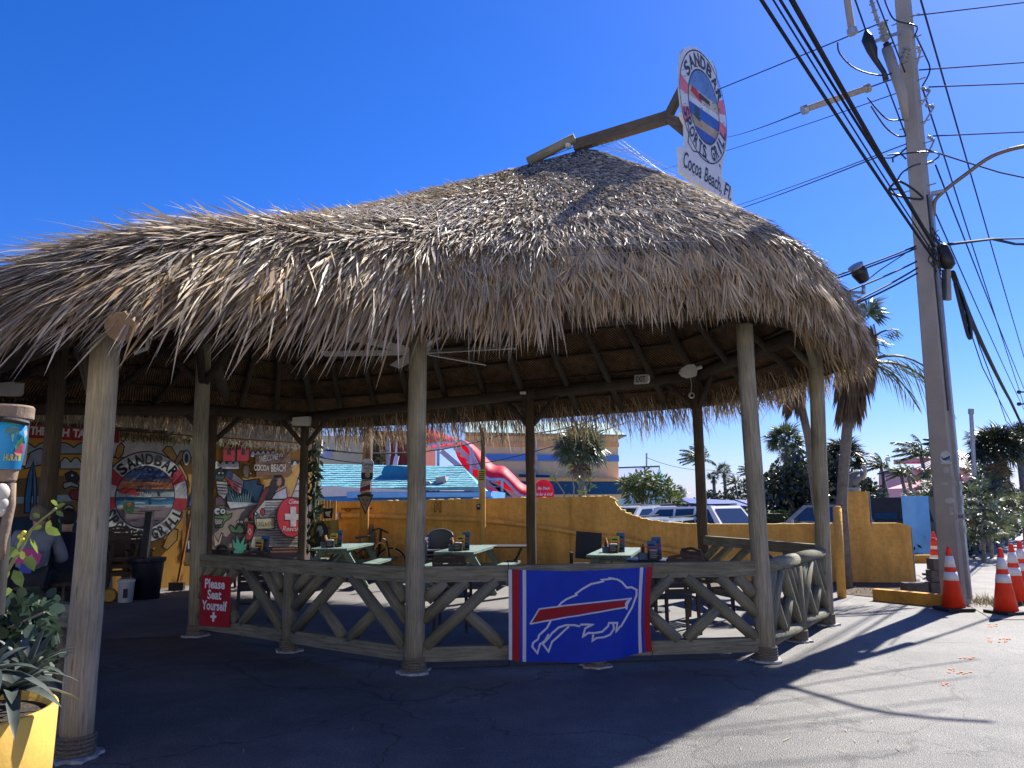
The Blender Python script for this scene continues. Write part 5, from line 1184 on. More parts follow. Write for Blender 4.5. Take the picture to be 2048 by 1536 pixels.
# high chair shape before the mural, stacking chairs, black chair, wire legged table
g = front(446, 1.3); t = thing('plastic_high_chair', 'dark plastic high chair with oval grip hole beside the agave painting', 'high chair', (g.x, g.y, 0)); hp_ = Plane((g.x, g.y - .2, 0), az=10)
ol = [(428, 1120), (429, 1104), (434, 1093), (442, 1089), (450, 1090), (457, 1097), (461, 1108), (461, 1122)]; part('backrest', MB().prism([hp_.pt(*p) for p in ol][::-1], -hp_.n * .04), mat('highchair', (.03, .02, .03), .4), t)
part('grip_hole', MB().face([hp_.pt(*p, .004) for p in circ(446, 1099, 8, 14, 3)][::-1]), paint(150, 140, 125), t)
for sx in (-.2, .2): part('leg', MB().bar((g.x + sx, g.y - .2, 0), (g.x + sx * .7, g.y - .1, .72), .04, .04), m_blk, t); part('leg', MB().bar((g.x + sx, g.y + .2, 0), (g.x + sx * .7, g.y + .1, .72), .04, .04), m_blk, t)
part('tray', MB().box((g.x, g.y - .1, .74), (.42, .4, .03)), m_blk, t)
m_gch = mat('grey_plastic', (.10, .11, .13), .45, .1)
g = at(878, 1108, 15.9); g.z = 0
for i in range(4):
    z = i * .075; t = thing('stacking_chair', ['lowest of the four grey plastic chairs stacked by the wall', 'second from the bottom of the four stacked grey plastic chairs', 'third from the bottom of the four stacked grey plastic chairs', 'top grey plastic chair of the stack by the wall'][i], 'chair', (g.x, g.y, z + .004), 'stacked grey plastic chairs'); o_ = Vector((g.x, g.y, z))
    part('seat', MB().box(o_ + Vector((0, 0, .44)), (.46, .44, .03)), m_gch, t)
    bk = MB(); n_ = 10; vs = []
    for j in range(n_ + 1):
        a = math.pi * (j / n_); x_, y_ = .26 * math.cos(a), .10 + .16 * math.sin(a); vs += [o_ + Vector((x_, y_ + .02, .48)), o_ + Vector((x_ * 1.02, y_ + .08, .70 + .14 * math.sin(a)))]
    bk.add(vs, [(2 * j, 2 * j + 2, 2 * j + 3, 2 * j + 1) for j in range(n_)]); bk.tube([vs[2 * j + 1] for j in range(n_ + 1)], .018, 6); part('backrest', bk, m_gch, t, smooth=True)
    for s_ in (-1, 1):
        part('armrest', MB().bar(o_ + Vector((s_ * .27, -.2, .64)), o_ + Vector((s_ * .26, .12, .68)), .06, .03), m_gch, t)
        for y_ in (-.2, .2): part('leg', MB().bar(o_ + Vector((s_ * .26, y_ * 1.1, 0)), o_ + Vector((s_ * .24, y_, .62 if y_ < 0 else .45)), .05, .04), m_gch, t)
m_bch = mat('black_chair', (.012, .016, .026), .5, .15)
g = gnd(1165, 1122); g.y = 15.0; g.x = (1165 - 1024) / FOC * 15.0 * 1.0; t = thing('patio_armchair', 'black patio armchair standing against the yellow wall', 'chair', (g.x, g.y, 0)); o_ = Vector((g.x, g.y, .004))
part('seat', MB().box(o_ + Vector((0, 0, .43)), (.5, .48, .03)), m_bch, t); part('backrest', MB().bar(o_ + Vector((.06, .1, .52)), o_ + Vector((.1, .22, 1.02)), .5, .02, up=(0, 1, .2)), m_bch, t)
for s_ in (-1, 1):
    for y_ in (-.24, .2): part('leg', MB().bar(o_ + Vector((s_ * .27, y_, 0)), o_ + Vector((s_ * .27, y_, .64)), .03, .03), m_bch, t)
    part('armrest', MB().bar(o_ + Vector((s_ * .27, -.26, .65)), o_ + Vector((s_ * .27, .22, .65)), .045, .025), m_bch, t)
part('front_rail', MB().bar(o_ + Vector((-.27, -.24, .40)), o_ + Vector((.27, -.24, .40)), .03, .04), m_bch, t)
g = at(1008, 1073, 15.8); t = thing('wire_leg_table', 'dark metal table with thin curved legs against the yellow wall', 'table', (g.x, g.y, 0)); zt_ = .74
part('tabletop', MB().box((g.x, g.y, zt_), (.92, .8, .03)), m_dt, t); part('ring', MB().tube([(g.x + .2 * math.cos(a), g.y + .2 * math.sin(a), .28) for a in [2 * math.pi * i / 16 for i in range(17)]], .012, 5), m_dt, t)
for sx, sy in ((-1, -1), (1, -1), (1, 1), (-1, 1)): part('leg', MB().tube(smooth_pts([(g.x + sx * .36, g.y + sy * .33, zt_), (g.x + sx * .28, g.y + sy * .26, .55), (g.x + sx * .15, g.y + sy * .14, .30), (g.x + sx * .35, g.y + sy * .32, 0.0)], 4), .014, 6), m_dt, t)
# bike rack hoops, scooter, board
for i, x in enumerate((692, 761, 800)):
    g = at(x, 1120, 16.9); solo('bike_rack_hoop', MB().tube([(g.x - .13, g.y, 0), (g.x - .13, g.y, .62)] + [(g.x + .13 * math.cos(a), g.y, .62 + .15 * math.sin(a)) for a in [math.pi - math.pi * j / 8 for j in range(9)]] + [(g.x + .13, g.y, 0)], .022, 8), m_ywall, ['yellow bike rack hoop left of the sign post', 'yellow bike rack hoop in front of the scooter', 'yellow bike rack hoop nearest the middle post'][i], 'bike rack', 'bike rack hoops', True)
g = at(757, 1110, 17.25); t = thing('scooter', 'dark kick scooter standing against the yellow wall', 'scooter', (g.x, g.y, 0)); b_ = Vector((g.x, g.y, 0))
part('stem', MB().tube([b_ + Vector((-.02, 0, .12)), b_ + Vector((.05, 0, 1.05))], .03, 8), m_blk, t); part('handlebar', MB().tube([b_ + Vector((-.16, .05, 1.02)), b_ + Vector((0, 0, 1.06)), b_ + Vector((.22, -.05, .96))], .018, 6), m_blk, t); part('deck', MB().bar(b_ + Vector((0, 0, .12)), b_ + Vector((-.75, .1, .12)), .13, .05), m_blk, t)
for x in (0, -.8): part('wheel', MB().lathe([(.03, -.02), (.1, -.02), (.11, 0), (.1, .02), (.03, .02)], b_ + Vector((x, 0, .11)), 14, ax=(0, 1, 0)), m_blk, t)
g = at(722, 1090, 16.9); t = thing('parked_bicycle', 'dark bicycle with black saddle by the sign post', 'bicycle', (g.x, g.y, 0)); b_ = Vector((g.x, g.y, 0))
part('saddle', MB().prism([b_ + Vector((-.13, 0, .9)), b_ + Vector((-.12, 0, .84)), b_ + Vector((.06, 0, .87)), b_ + Vector((.16, 0, .91)), b_ + Vector((.15, 0, .93))], (0, .12, 0)), m_blk, t); part('seat_post', MB().tube([b_ + Vector((0, .06, .86)), b_ + Vector((.04, .06, .5))], .016, 6), m_gal, t)
part('frame', MB().tube([b_ + Vector((.04, .06, .5)), b_ + Vector((.1, .06, .3)), b_ + Vector((-.35, .06, .33)), b_ + Vector((.02, .06, .62)), b_ + Vector((.55, .06, .66)), b_ + Vector((.1, .06, .3))], .018, 6), m_blk, t)
for x in (-.36, .64):
    w_ = part('wheel', MB().tube([b_ + Vector((x + .32 * math.cos(a), .06, .33 + .32 * math.sin(a))) for a in [2 * math.pi * j / 24 for j in range(25)]], .02, 6, cap=False), m_blk, t)
    part('rim', MB().tube([b_ + Vector((x + .29 * math.cos(a), .06, .33 + .29 * math.sin(a))) for a in [2 * math.pi * j / 24 for j in range(25)]], .008, 5, cap=False), m_gal, w_)
part('fork', MB().tube([b_ + Vector((.64, .06, .33)), b_ + Vector((.54, .06, .8))], .018, 6), m_blk, t); part('handlebar', MB().tube([b_ + Vector((.5, -.2, .86)), b_ + Vector((.54, .06, .82)), b_ + Vector((.5, .3, .86))], .015, 6), m_gal, t)
card('leaning_board', 'pale grey rounded board leaning on the yellow wall by the bicycle', 'board', ((738, 1050), (746, 1048), (752, 1070), (753, 1115), (735, 1115)), 17.35, (135, 120, 105), .04)

# ---------------------------------------------------------------- pelican statue, bollard post
pc = yw.pt(1708, 984) - yw.n * .2; t = thing('pelican_statue', 'grey pelican statue on a low base on top of the yellow pillar', 'statue', pc)
m_pel = mat('pelican_grey', (.18, .19, .19), .7, .25, 8, .3, 20); m_pelw = mat('pelican_pale', (.42, .40, .36), .7, .2)
def pp(x, y): d = at(x, y, pc.y); return d
part('base', MB().lathe([(.16, 0), (.17, .05), (.15, .09), (.12, .09)], pc, 16), mat('statue_base', (.36, .38, .37), .8), t)
body = [pp(1693, 976), pp(1698, 968), pp(1708, 957), pp(1718, 948), pp(1724, 944)]
part('body', MB().tube(body, [.03, .085, .13, .11, .05], 12), m_pel, t, smooth=True); part('neck', MB().tube([pp(1722, 956), pp(1729, 948), pp(1730, 938), pp(1727, 933), pp(1724, 933)], [.07, .045, .035, .04, .025], 10), m_pelw, t, smooth=True)
part('bill', MB().tube([pp(1728, 934), pp(1731, 944), pp(1729, 955)], [.028, .022, .006], 8), m_pelw, t, smooth=True)
for o in (-.05, .05): part('leg', MB().tube([pp(1714, 966) + Vector((0, o, 0)), pp(1716, 976) + Vector((0, o, 0))], .018, 6), m_pel, t)
part('wing', MB().tube([pp(1692, 977) + Vector((0, -.08, 0)), pp(1704, 964) + Vector((0, -.11, 0)), pp(1718, 950) + Vector((0, -.09, 0))], [.012, .07, .05], 8), m_pel, t, smooth=True)
b0 = gnd(1684, 1196); b1 = at(1674, 1016, b0.y); solo('yellow_bollard', MB().tube([b0, b1], .072, 14).lathe([(.072, 0), (.05, .03), (0, .035)], b1, 14), m_ywall, 'tall thin yellow bollard post beside the last hut post', 'bollard', smooth=True)
# ================================================================ KERB, BLOCKS, BLUE PILLARS, CONES
m_kerb = mat('kerb_yellow', lin(205, 150, 60), .85, .25, 3, .4, 30)
a, b = gnd(1751, 1200), gnd(1893, 1214); a.z = b.z = .09
solo('kerb_block', MB().bar(a, b, .16, .18), m_kerb, 'yellow painted concrete kerb block in front of the utility pole', 'kerb')
a, b = gnd(1826, 1126), gnd(1868, 1126); a.z = b.z = .1; solo('kerb_block', MB().bar(a, b, .18, .2), m_kerb, 'short yellow kerb block at the foot of the blue pillar', 'kerb')
m_blkc = mat('concrete_block', (.13, .12, .11), .9, .25, 6, .6, 40)
g = gnd(1846, 1188)
for i, (dx, dy, dz, lb) in enumerate(((-.1, 0, 0, 'left bottom'), (.22, .03, 0, 'right bottom'), (.25, .05, .2, 'middle of the right'), (.27, .05, .4, 'top of the right'), (-.08, .04, .2, 'upper left'))):
    if i == 4: continue
    c = g + Vector((dx * 1.4, dy, dz + .1)); t = thing('concrete_block', 'grey concrete block, %s of the small stack beside the pole' % lb, 'concrete block', c - Vector((0, 0, .1)), 'stacked concrete blocks')
    part('block', MB().box(c, (.39, .2, .19), rs.uniform(-.1, .1)), m_blkc, t)
def bpillar(px0, px1, yt, yb, label):
    a, b = gnd(px0, yb), gnd(px1, yb); h = at(px0, yt, a.y).z; w = (b - a).length; c = (a + b) / 2
    t = thing('blue_pillar', label, 'pillar', (c.x, c.y, 0), 'light blue square pillars'); x = Vector((1, .35, 0)).normalized(); y = Vector((-x.y, x.x, 0))
    part('shaft', MB().bar((c.x, c.y, 0), (c.x, c.y, h - .04), w * .8, w * .8, up=y), m_lblue, t); part('cap', MB().bar((c.x, c.y, h - .04), (c.x, c.y, h), w * .83, w * .83, up=y), m_lblue, t)
bpillar(1817, 1862, 992, 1118, 'light blue square pillar between the yellow wall and the utility pole'); bpillar(1418, 1434, 1011, 1092, 'light blue square pillar behind the white car right of the far post')
m_or = mat('cone_orange', lin(240, 62, 32), .5, .08, 4, trans=.12); m_refl = mat('cone_reflective', (.72, .72, .74), .4, .06); m_rub = mat('rubber', (.02, .02, .022), .7)
def cone():
    t = thing('traffic_cone', 'x', 'traffic cone', (0, 0, 0)); R = lambda z: .165 - .135 * z / .91
    part('base', MB().box((0, 0, .022), (.40, .40, .044)), m_rub, t)
    part('body', MB().lathe([(R(.044), .044), (R(.91), .89), (R(.91) * .8, .91), (0, .91)], (0, 0, 0), 24), m_or, t, smooth=True)
    for z0, z1 in ((.43, .55), (.62, .78)): part('reflective_band', MB().lathe([(R(z0) + .003, z0), (R(z1) + .003, z1)], (0, 0, 0), 24), m_refl, t, smooth=True)
    return t
c0 = cone(); m_for = [((1908, 1221), 'orange cone in front of the utility pole', .05), ((2013, 1228), 'orange cone nearest the camera at the right edge', .3), ((2034, 1208), 'orange cone behind the nearest one at the right edge', -.1), ((2050, 1195), 'orange cone farthest right and half cut by the frame', .2), ((1874, 1152), 'white topped cone with an orange tip behind the concrete blocks', .1), ((2062, 1180), 'cone at the far right edge behind the others', .0)]
for i, (p, lb, rz) in enumerate(m_for):
    o = c0 if i == 0 else copy_tree(c0); g = gnd(*p); place(o, (g.x, g.y, .006), rz, lb, 'traffic cones by the utility pole')
    if i == 4:
        for ch in o.children:
            if ch.name.startswith('body'): ch.data = ch.data.copy(); ch.data.materials.clear(); ch.data.materials.append(mat('cone_pale', lin(225, 215, 200), .6, .1))
            if ch.name.startswith('reflective_band'): ch.data = ch.data.copy(); ch.data.materials.clear(); ch.data.materials.append(m_or)
        part('tip', MB().lathe([(.05, .79), (.031, .9), (.024, .915), (0, .915)], OFF[c0.name], 18), m_or, o)
# grass tufts by the pole
gr = MB(); g0 = gnd(1965, 1208)
for i in range(420):
    c = g0 + Vector((rs.normal(.1, .22), rs.normal(.0, .25), 0)); h = rs.uniform(.06, .2); d = Vector((rs.normal(0, .5), rs.normal(0, .5), 1)).normalized(); s_ = Vector((rs.normal(), rs.normal(), 0)).normalized() * .006; gr.face([c - s_, c + s_, c + d * h])
for i in range(300):
    c = gnd(rs.uniform(1690, 1835), 1190 - rs.uniform(0, 14)); h = rs.uniform(.02, .08); d = Vector((rs.normal(0, .8), rs.normal(0, .8), .6)).normalized(); s_ = Vector((rs.normal(), rs.normal(), 0)).normalized() * .012; gr.face([c - s_, c + s_, c + d * h])
part('dry_grass', gr, mat('dry_grass', (.25, .2, .1), .9, .3, trans=.2), kind='stuff')

# ================================================================ UTILITY POLE AND LINES
m_pc = mat('pole_concrete', (.33, .305, .275), .9, .12, 1.3, .35, 50)
pb = gnd(1918, 1213); pb = Vector((pb.x + .09, pb.y + .22, 0)); PY = pb.y
topp = at(1803, -30, PY)
up = thing('utility_pole', 'tall square grey concrete utility pole with stickers and cable gear', 'utility pole', pb)
def psec(z):
    t = z / topp.z; c = pb.lerp(topp, t); w = (.158 * (1 - t) + .098 * t); return c, w
vs = []
ch = .12
for z in (0, topp.z * .25, topp.z * .5, topp.z * .75, topp.z):
    c, w = psec(z)
    for a in range(4):
        for s_ in (-1, 1):
            an = R_(90 * a - 45 + 45 - 0) + 0; 
            b_ = R_(45 + 90 * a) + s_ * .09 + R_(43); r = w * 1.38
            vs.append(Vector((c.x + math.cos(b_) * r, c.y + math.sin(b_) * r, z)))
fs = [(i * 8 + j, i * 8 + (j + 1) % 8, (i + 1) * 8 + (j + 1) % 8, (i + 1) * 8 + j) for i in range(4) for j in range(8)] + [tuple(range(32, 40))]
part('shaft', MB().add(vs, fs), m_pc, up)
fcam = Vector((-.70, -.713, 0)); FR = Vector((math.cos(R_(43 + 180 + 0)), math.sin(R_(43 + 180)), 0))
pface = Plane(pb + FR * .169 + Vector((0, 0, 0)), n=FR)
lean = (topp - pb) / topp.z; pface = Plane(pb + FR * .169, n=(FR - Vector((0, 0, FR.dot(lean) - (.064 / topp.z)))).normalized())
def sticker(pts, rgb, extra=()):
    part('sticker', MB().face([pface.pt(*p, .004) for p in pts][::-1]), paint(*rgb), up)
    for q, c_ in extra: part('sticker_print', MB().face([pface.pt(*p, .006) for p in q][::-1]), paint(*c_), up)
sticker(circ(1891, 914, 11, 18, 12.5), (215, 220, 225), [(((1882, 912), (1887, 917), (1893, 915), (1900, 911), (1900, 918), (1893, 921), (1886, 920)), (45, 55, 100)), (((1892, 919), (1900, 913), (1901, 919), (1895, 922)), (110, 170, 210))])
sticker(((1882, 924), (1903, 924), (1904, 928), (1882, 928)), (200, 205, 210)); sticker(circ(1893, 940, 6.5), (195, 195, 195)); sticker(circ(1900, 958, 6.5), (175, 172, 168)); sticker(circ(1909, 967, 7), (185, 182, 178)); sticker(circ(1900, 1001, 9.5, 18, 6), (205, 205, 205))
for s_ in (((1899, 1014), (1906, 1014), (1906, 1020), (1899, 1020)), ((1900, 1023), (1907, 1023), (1907, 1029), (1900, 1029)), ((1914, 1027), (1929, 1027), (1930, 1040), (1914, 1040)), ((1884, 965), (1896, 965), (1896, 970), (1884, 970))): sticker(s_, (200, 200, 202), [(((s_[0][0] + 2, s_[0][1] + 2), (s_[1][0] - 2, s_[1][1] + 2), (s_[2][0] - 2, s_[2][1] - 3), (s_[3][0] + 2, s_[3][1] - 3)), (120, 122, 126))])
RGT = Vector((-FR.y, FR.x, 0)); RGT = RGT if RGT.x > 0 else -RGT
c0_, w0_ = psec(.1); c1_, w1_ = psec(6.6)
part('riser_conduit', MB().bar(c0_ + RGT * (w0_ + .03), c1_ + RGT * (w1_ + .03), .06, .09, up=FR), m_gal, up)
part('riser_cable', MB().tube([psec(z)[0] + RGT * (psec(z)[1] + .015) + FR * .1 for z in (3.0, 4.2, 5.4, 6.6)], .014, 6), m_blk, up)
for z, h_ in ((1.95, .12), (1.8, .08), (1.6, .14), (1.15, .1)): 
    c, w = psec(z); part('number_tag', MB().bar(c + RGT * (w + .075) - Vector((0, 0, h_ / 2)), c + RGT * (w + .075) + Vector((0, 0, h_ / 2)), .055, .004, up=RGT), paint(*((205, 60, 40) if z > 1.9 else (205, 205, 200))), up)
bandm = MB()
for y in (535, 560, 585, 470):
    z = at(1860, y, PY).z; c, w = psec(z); q = [Vector((c.x + math.cos(R_(45 + 90 * a) + R_(43)) * w * 1.42, c.y + math.sin(R_(45 + 90 * a) + R_(43)) * w * 1.42, z)) for a in range(5)]; bandm.tube(q, .009, 4, cap=False)
part('steel_strap', bandm, m_gal, up)
# equipment: splice box, slack coil, lamp arm, insulators, rings of cable
def tp_(x, y, dY=0): return at(x, y, PY + dY)
b_ = tp_(1889, 515, -.1); part('splice_box', MB().tube([tp_(1882, 488, -.1), tp_(1884, 495, -.1), tp_(1892, 520, -.1), tp_(1897, 532, -.1), tp_(1898, 538, -.1)], [.05, .1, .12, .11, .05], 12), m_blk, up, smooth=True)
part('closure_tube', MB().tube([tp_(1894, 540, -.05), tp_(1896, 600, -.05)], .055, 10), m_pc, up); part('closure_tube', MB().tube([tp_(1888, 540, -.1), tp_(1887, 600, -.1)], .035, 8), m_blk, up)
cl = MB()
for k in range(8):
    o = k * .02 - .07; cl.tube(smooth_pts([tp_(1910, 566, o), tp_(1918, 600, o), tp_(1928, 640, o), tp_(1937, 672, o), tp_(1942, 674, o), tp_(1938, 640, o + .03), tp_(1926, 595, o + .03), tp_(1913, 564, o)], 4), .022 + .004 * (k % 3), 6)
part('slack_coil', cl, m_blk, up, smooth=True)
part('lamp_arm', MB().tube(smooth_pts([tp_(1868, 432, -.1), tp_(1869, 405, -.15), tp_(1885, 385, -.2), tp_(1930, 350, -.35), tp_(1985, 312, -.55), tp_(2048, 293, -.75), tp_(2110, 288, -.9)], 5), .032, 8), mat('lamp_arm', (.20, .15, .11), .5, .1, metal=.4), up, smooth=True)
part('arm_bracket', MB().bar(tp_(1862, 388, -.1), tp_(1888, 383, -.2), .09, .06), m_gal, up)
def ins(a, b, n, r, name='insulator', m_=None):
    mb = MB(); mb.tube([a, b], r * .5, 8)
    for i in range(n): mb.lathe([(r * .5, -.012), (r, 0), (r * .5, .015)], a.lerp(b, (i + .5) / n), 10, ax=(b - a))
    part(name, mb, m_ or mat('insulator_grey', (.25, .26, .28), .4), up, smooth=True)
ins(tp_(1764, 45, -.2), tp_(1771, 82, -.2), 5, .085); ins(tp_(1771, 86, -.2), tp_(1778, 98, -.2), 1, .1, 'arrester', m_blk)
part('cutout_bar', MB().tube([tp_(1774, 98, -.2), tp_(1805, 190, -.25), tp_(1812, 240, -.2)], [.09, .085, .05], 10), m_pc, up, smooth=True)
ins(tp_(1742, 0, -.3), tp_(1756, 45, -.25), 3, .06)
part('fuse_cutout', MB().tube([tp_(1732, 62, -.3), tp_(1735, 78, -.3), tp_(1744, 100, -.3), tp_(1750, 118, -.3), tp_(1768, 145, -.3), tp_(1772, 160, -.3)], [.03, .1, .09, .05, .04, .05], 10), m_blk, up, smooth=True)
part('bracket_bar', MB().bar(tp_(1742, 86, -.25), tp_(1800, 65, -.1), .05, .05), m_gal, up)
ins(tp_(1806, 125, -.3), tp_(1814, 95, -.3), 4, .07)
for (x0_, y0_, x1_, y1_) in ((1842, 176, 1860, 182), (1850, 210, 1868, 214), (1835, 92, 1840, 106), (1855, 272, 1868, 282)):
    ins(tp_(x0_, y0_, .1), tp_(x1_, y1_, .1), 2, .045); part('insulator_pin', MB().tube([tp_(x1_, y1_, .1), tp_(x0_ - 4, y1_ + 36, .1)], .016, 6), m_gal, up)
steps = MB()
for i in range(9):
    y = 40 + i * 42; z = tp_(1835, y).z; c, w = psec(z); steps.tube([c + RGT * w, c + RGT * (w + .14)], .012, 5); steps.tube([c - RGT * w, c - RGT * (w + .12)], .012, 5)
part('step_bolt', steps, m_gal, up, kind='stuff')
def loopc(pts, r=.014): part('loose_cable', MB().tube(smooth_pts([tp_(x, y, d) for x, y, d in pts], 4), r, 5, cap=False), m_blk, up, smooth=True)
loopc([(1786, 325, -.3), (1790, 312, -.35), (1830, 305, -.45), (1870, 305, -.2), (1878, 313, .2), (1860, 324, .2), (1830, 330, -.3), (1805, 345, -.35), (1795, 360, -.35)])
loopc([(1778, 378, -.3), (1800, 363, -.35), (1845, 394, -.3), (1830, 398, -.3), (1790, 390, -.3), (1778, 380, -.3), (1800, 378, -.35)], .02)
loopc([(1768, -5, -.2), (1775, 15, -.2), (1790, 40, -.25), (1828, 50, -.2), (1834, 60, 0), (1820, 88, -.1)]); loopc([(1675, 85, -.6), (1680, 108, -.55), (1712, 138, -.45), (1765, 151, -.3), (1799, 138, -.2)]); loopc([(1830, 68, 0), (1850, 110, .1), (1860, 140, .1), (1845, 172, .1)])
loopc([(1735, 195, -.4), (1755, 220, -.4), (1778, 240, -.3), (1808, 239, -.2)]); loopc([(1742, 212, -.4), (1770, 253, -.35), (1795, 272, -.25), (1811, 272, -.2)])
loopc([(1775, 310, -.3), (1800, 308, -.3), (1812, 318, -.2)])
for i in range(14): x = 1868 + rs.uniform(-8, 10); y = 455 + i * 5; loopc([(x, y, -.15), (x + rs.uniform(-12, 14), y + 12, -.2), (x + rs.uniform(-8, 14), y + 26, -.15), (x + 12, y + 40 + rs.uniform(0, 20), -.12)], .009)
m_cab = mat('cable_black', (.02, .021, .024), .75, .1, spec=.2); m_al = mat('wire_steel', (.045, .05, .06), .9, .1, spec=.1)
NLINE = [0]
def line(pts, r, label, sag=0.0, m_=None, name='power_line'):
    """pts: (px, py, distance) points the wire really passes; hangs between them"""
    q = [at(*p) for p in pts]; out = []
    for a, b in zip(q, q[1:]):
        for i in range(8): t = i / 8; out.append(a.lerp(b, t) - Vector((0, 0, sag * 4 * t * (1 - t))))
    out.append(q[-1]); return solo(name, MB().tube(out, r, 6), m_ or m_cab, label, 'cable', 'overhead lines at the utility pole', True)
P_ = PY - .28
for i, (x0_, y0_, x1_, y1_, r, lb) in enumerate(((1497, -40, 1862, 510, .022, 'leftmost thick black cable sweeping down to the pole'), (1522, -40, 1866, 505, .011, 'thin rusty cable between the two thick ones'), (1536, -40, 1858, 470, .017, 'second thick cable close above the twisted bundle'), (1560, -42, 1868, 492, .030, 'thick twisted bundle of cables running down to the pole'))):
    line([(x0_, y0_, 7.2), (x1_, y1_, P_)], r, lb, .04)
for i, (a, b, c, lb) in enumerate((((930, 375), (1776, 40), None, 'upper thin line crossing behind the round sign'), ((1440, 276), (1608, 222), None, 'thin line running left from the strain insulator bar'), ((1300, 345), (1795, 186), None, 'thin line below the strain insulator bar'), ((1400, 432), (1812, 288), None, 'upper of two lines leaving behind the sign foot'), ((1380, 448), (1760, 312), (1812, 296), 'lower wavy line leaving behind the sign foot'))):
    line([(a[0], a[1], 40), (b[0], b[1], PY)] if c is None else [(a[0], a[1], 40), (b[0], b[1], 14), (c[0], c[1], PY)], [.012, .012, .009, .010, .014][i], lb, .1, m_al)
t = thing('strain_insulator', 'grey strain insulator bar held level in a wire left of the pole', 'insulator', at(1670, 198, PY)); part('bar', MB().tube([at(1609, 219, PY), at(1736, 176, PY)], .055, 10), m_pc, t); part('end_fitting', MB().tube([at(1605, 221, PY), at(1613, 218, PY)], .085, 8).tube([at(1732, 178, PY), at(1738, 175, PY)], .08, 8), m_gal, t); 
line([(1738, 175, PY), (1766, 165, PY), (1805, 152, PY)], .012, 'short wire from the strain insulator bar to the pole', 0, m_al)
t = thing('strain_insulator', 'grey strain insulator bar hanging down from the top edge', 'insulator', at(1700, 65, 10.5)); part('bar', MB().tube([at(1690, -30, 10.5), at(1704, 62, 10.5)], .052, 10), m_pc, t); part('end_fitting', MB().tube([at(1703, 58, 10.5), at(1706, 68, 10.5)], .075, 8), m_gal, t)
line([(1700, -30, 10.8), (1732, 62, PY - .3)], .014, 'wire from the top edge to the black fuse', 0, m_al); line([(1742, -30, 10.8), (1812, 150, PY), (1790, 195, PY)][:2], .012, 'thin wire along the insulator at the pole', 0, m_al); line([(1772, 165, PY - .3), (1812, 272, PY - .25)], .012, 'wire from the fuse down to the pole', 0, m_al)
for i, (a, b, lb) in enumerate((((1822, 32), (2090, 0), 'topmost line leaving to the right edge'), ((1838, 140), (2090, 122), 'second line leaving to the right edge'), ((1858, 174), (2090, 165), 'third line leaving to the right edge'), ((1866, 272), (2090, 262), 'fourth line leaving to the right edge'))): line([(a[0], a[1], PY), (b[0], b[1], 14)], .012, lb, .0, m_al)
line([(1850, 298, PY), (1882, 308, PY + .3), (1925, 322, 13), (2000, 345, 13.5), (2080, 362, 14)], .014, 'wavy cable leaving right above the lamp arm', .0, m_al)
line([(1896, 488, PY), (1990, 478, 14), (2090, 476, 17)], .018, 'black cable leaving right at the splice box', 0); line([(1896, 489, PY), (1985, 478, 14), (2030, 488, 15), (2090, 490, 17)], .026, 'sagging black cable twin at the splice box', 0)
for i, (x0_, y0_, Y0, x1_, y1_, r, lb) in enumerate(((1833, -30, 11, 2090, 850, .016, 'long thin line falling to the right, outermost'), (1871, 330, PY, 2090, 872, .014, 'long thin line falling to the right, second'), (1846, 180, PY, 2090, 930, .014, 'long thin line falling to the right, third'), (1868, 420, PY, 2090, 900, .012, 'long thin line falling to the right, fourth'))): line([(x0_, y0_, Y0), (x1_, y1_, 60)], r, lb, .3, m_al)
line([(1905, 545, PY), (1960, 680, 16), (2020, 800, 26), (2090, 945, 60)], .045, 'thick bundled cable falling to the right past the coil', .05); line([(1900, 540, PY), (1965, 735, 16), (2040, 880, 30)], .011, 'thin stay below the thick bundle', .0)
line([(1930, 600, PY + .5), (1958, 690, 16), (1985, 762, 20), (1998, 800, 23), (2012, 842, 26), (2030, 860, 32)], .012, 'wavy thin cable beside the thick bundle', .0)
for i, (a, b, Y, lb) in enumerate((((1630, 565), (1832, 492), 10.8, 'upper cable from the thatch to the pole'), ((1632, 570), (1832, 497), 10.8, 'second cable from the thatch to the pole'), ((1675, 590), (1833, 523), 10.6, 'third cable from the thatch to the pole'), ((1695, 610), (1835, 536), 10.4, 'fourth cable from the thatch to the pole'), ((1697, 614), (1835, 546), 10.4, 'lowest cable from the thatch to the pole'))): line([(a[0], a[1], Y), (b[0], b[1], PY - .2)], .014, lb, .02)
line([(1735, 560, 10.6), (1760, 540, 10.8), (1830, 494, PY - .2)], .008, 'thin slanted tie wire beside the flood lamp', .0)
line([(650, 900, 24), (1000, 870, 30), (1250, 812, 34), (1330, 790, 36)], .03, 'double service cable crossing before the striped hotel', .35)
line([(640, 915, 30), (850, 932, 30), (1000, 920, 31), (1260, 842, 34)], .02, 'thin service cable crossing over the turquoise roof', .1)
# ================================================================ BUILDINGS BEHIND THE WALL
def bx_between(pl, px, depth, m_, name, par, proud=0.0):
    """a block whose front is the measured quadrilateral on plane pl"""
    q = [pl.pt(*p, proud) for p in px]; return part(name, MB().prism(q[::-1], -pl.n * depth), m_, par)
m_teal = mat('teal_shingle', (.14, .39, .45), .8, .2, 3, .3, 25); m_fas = mat('fascia_white', (.72, .70, .64), .7, .06); m_blue = mat('wall_blue', lin(65, 140, 225), .75, .06)
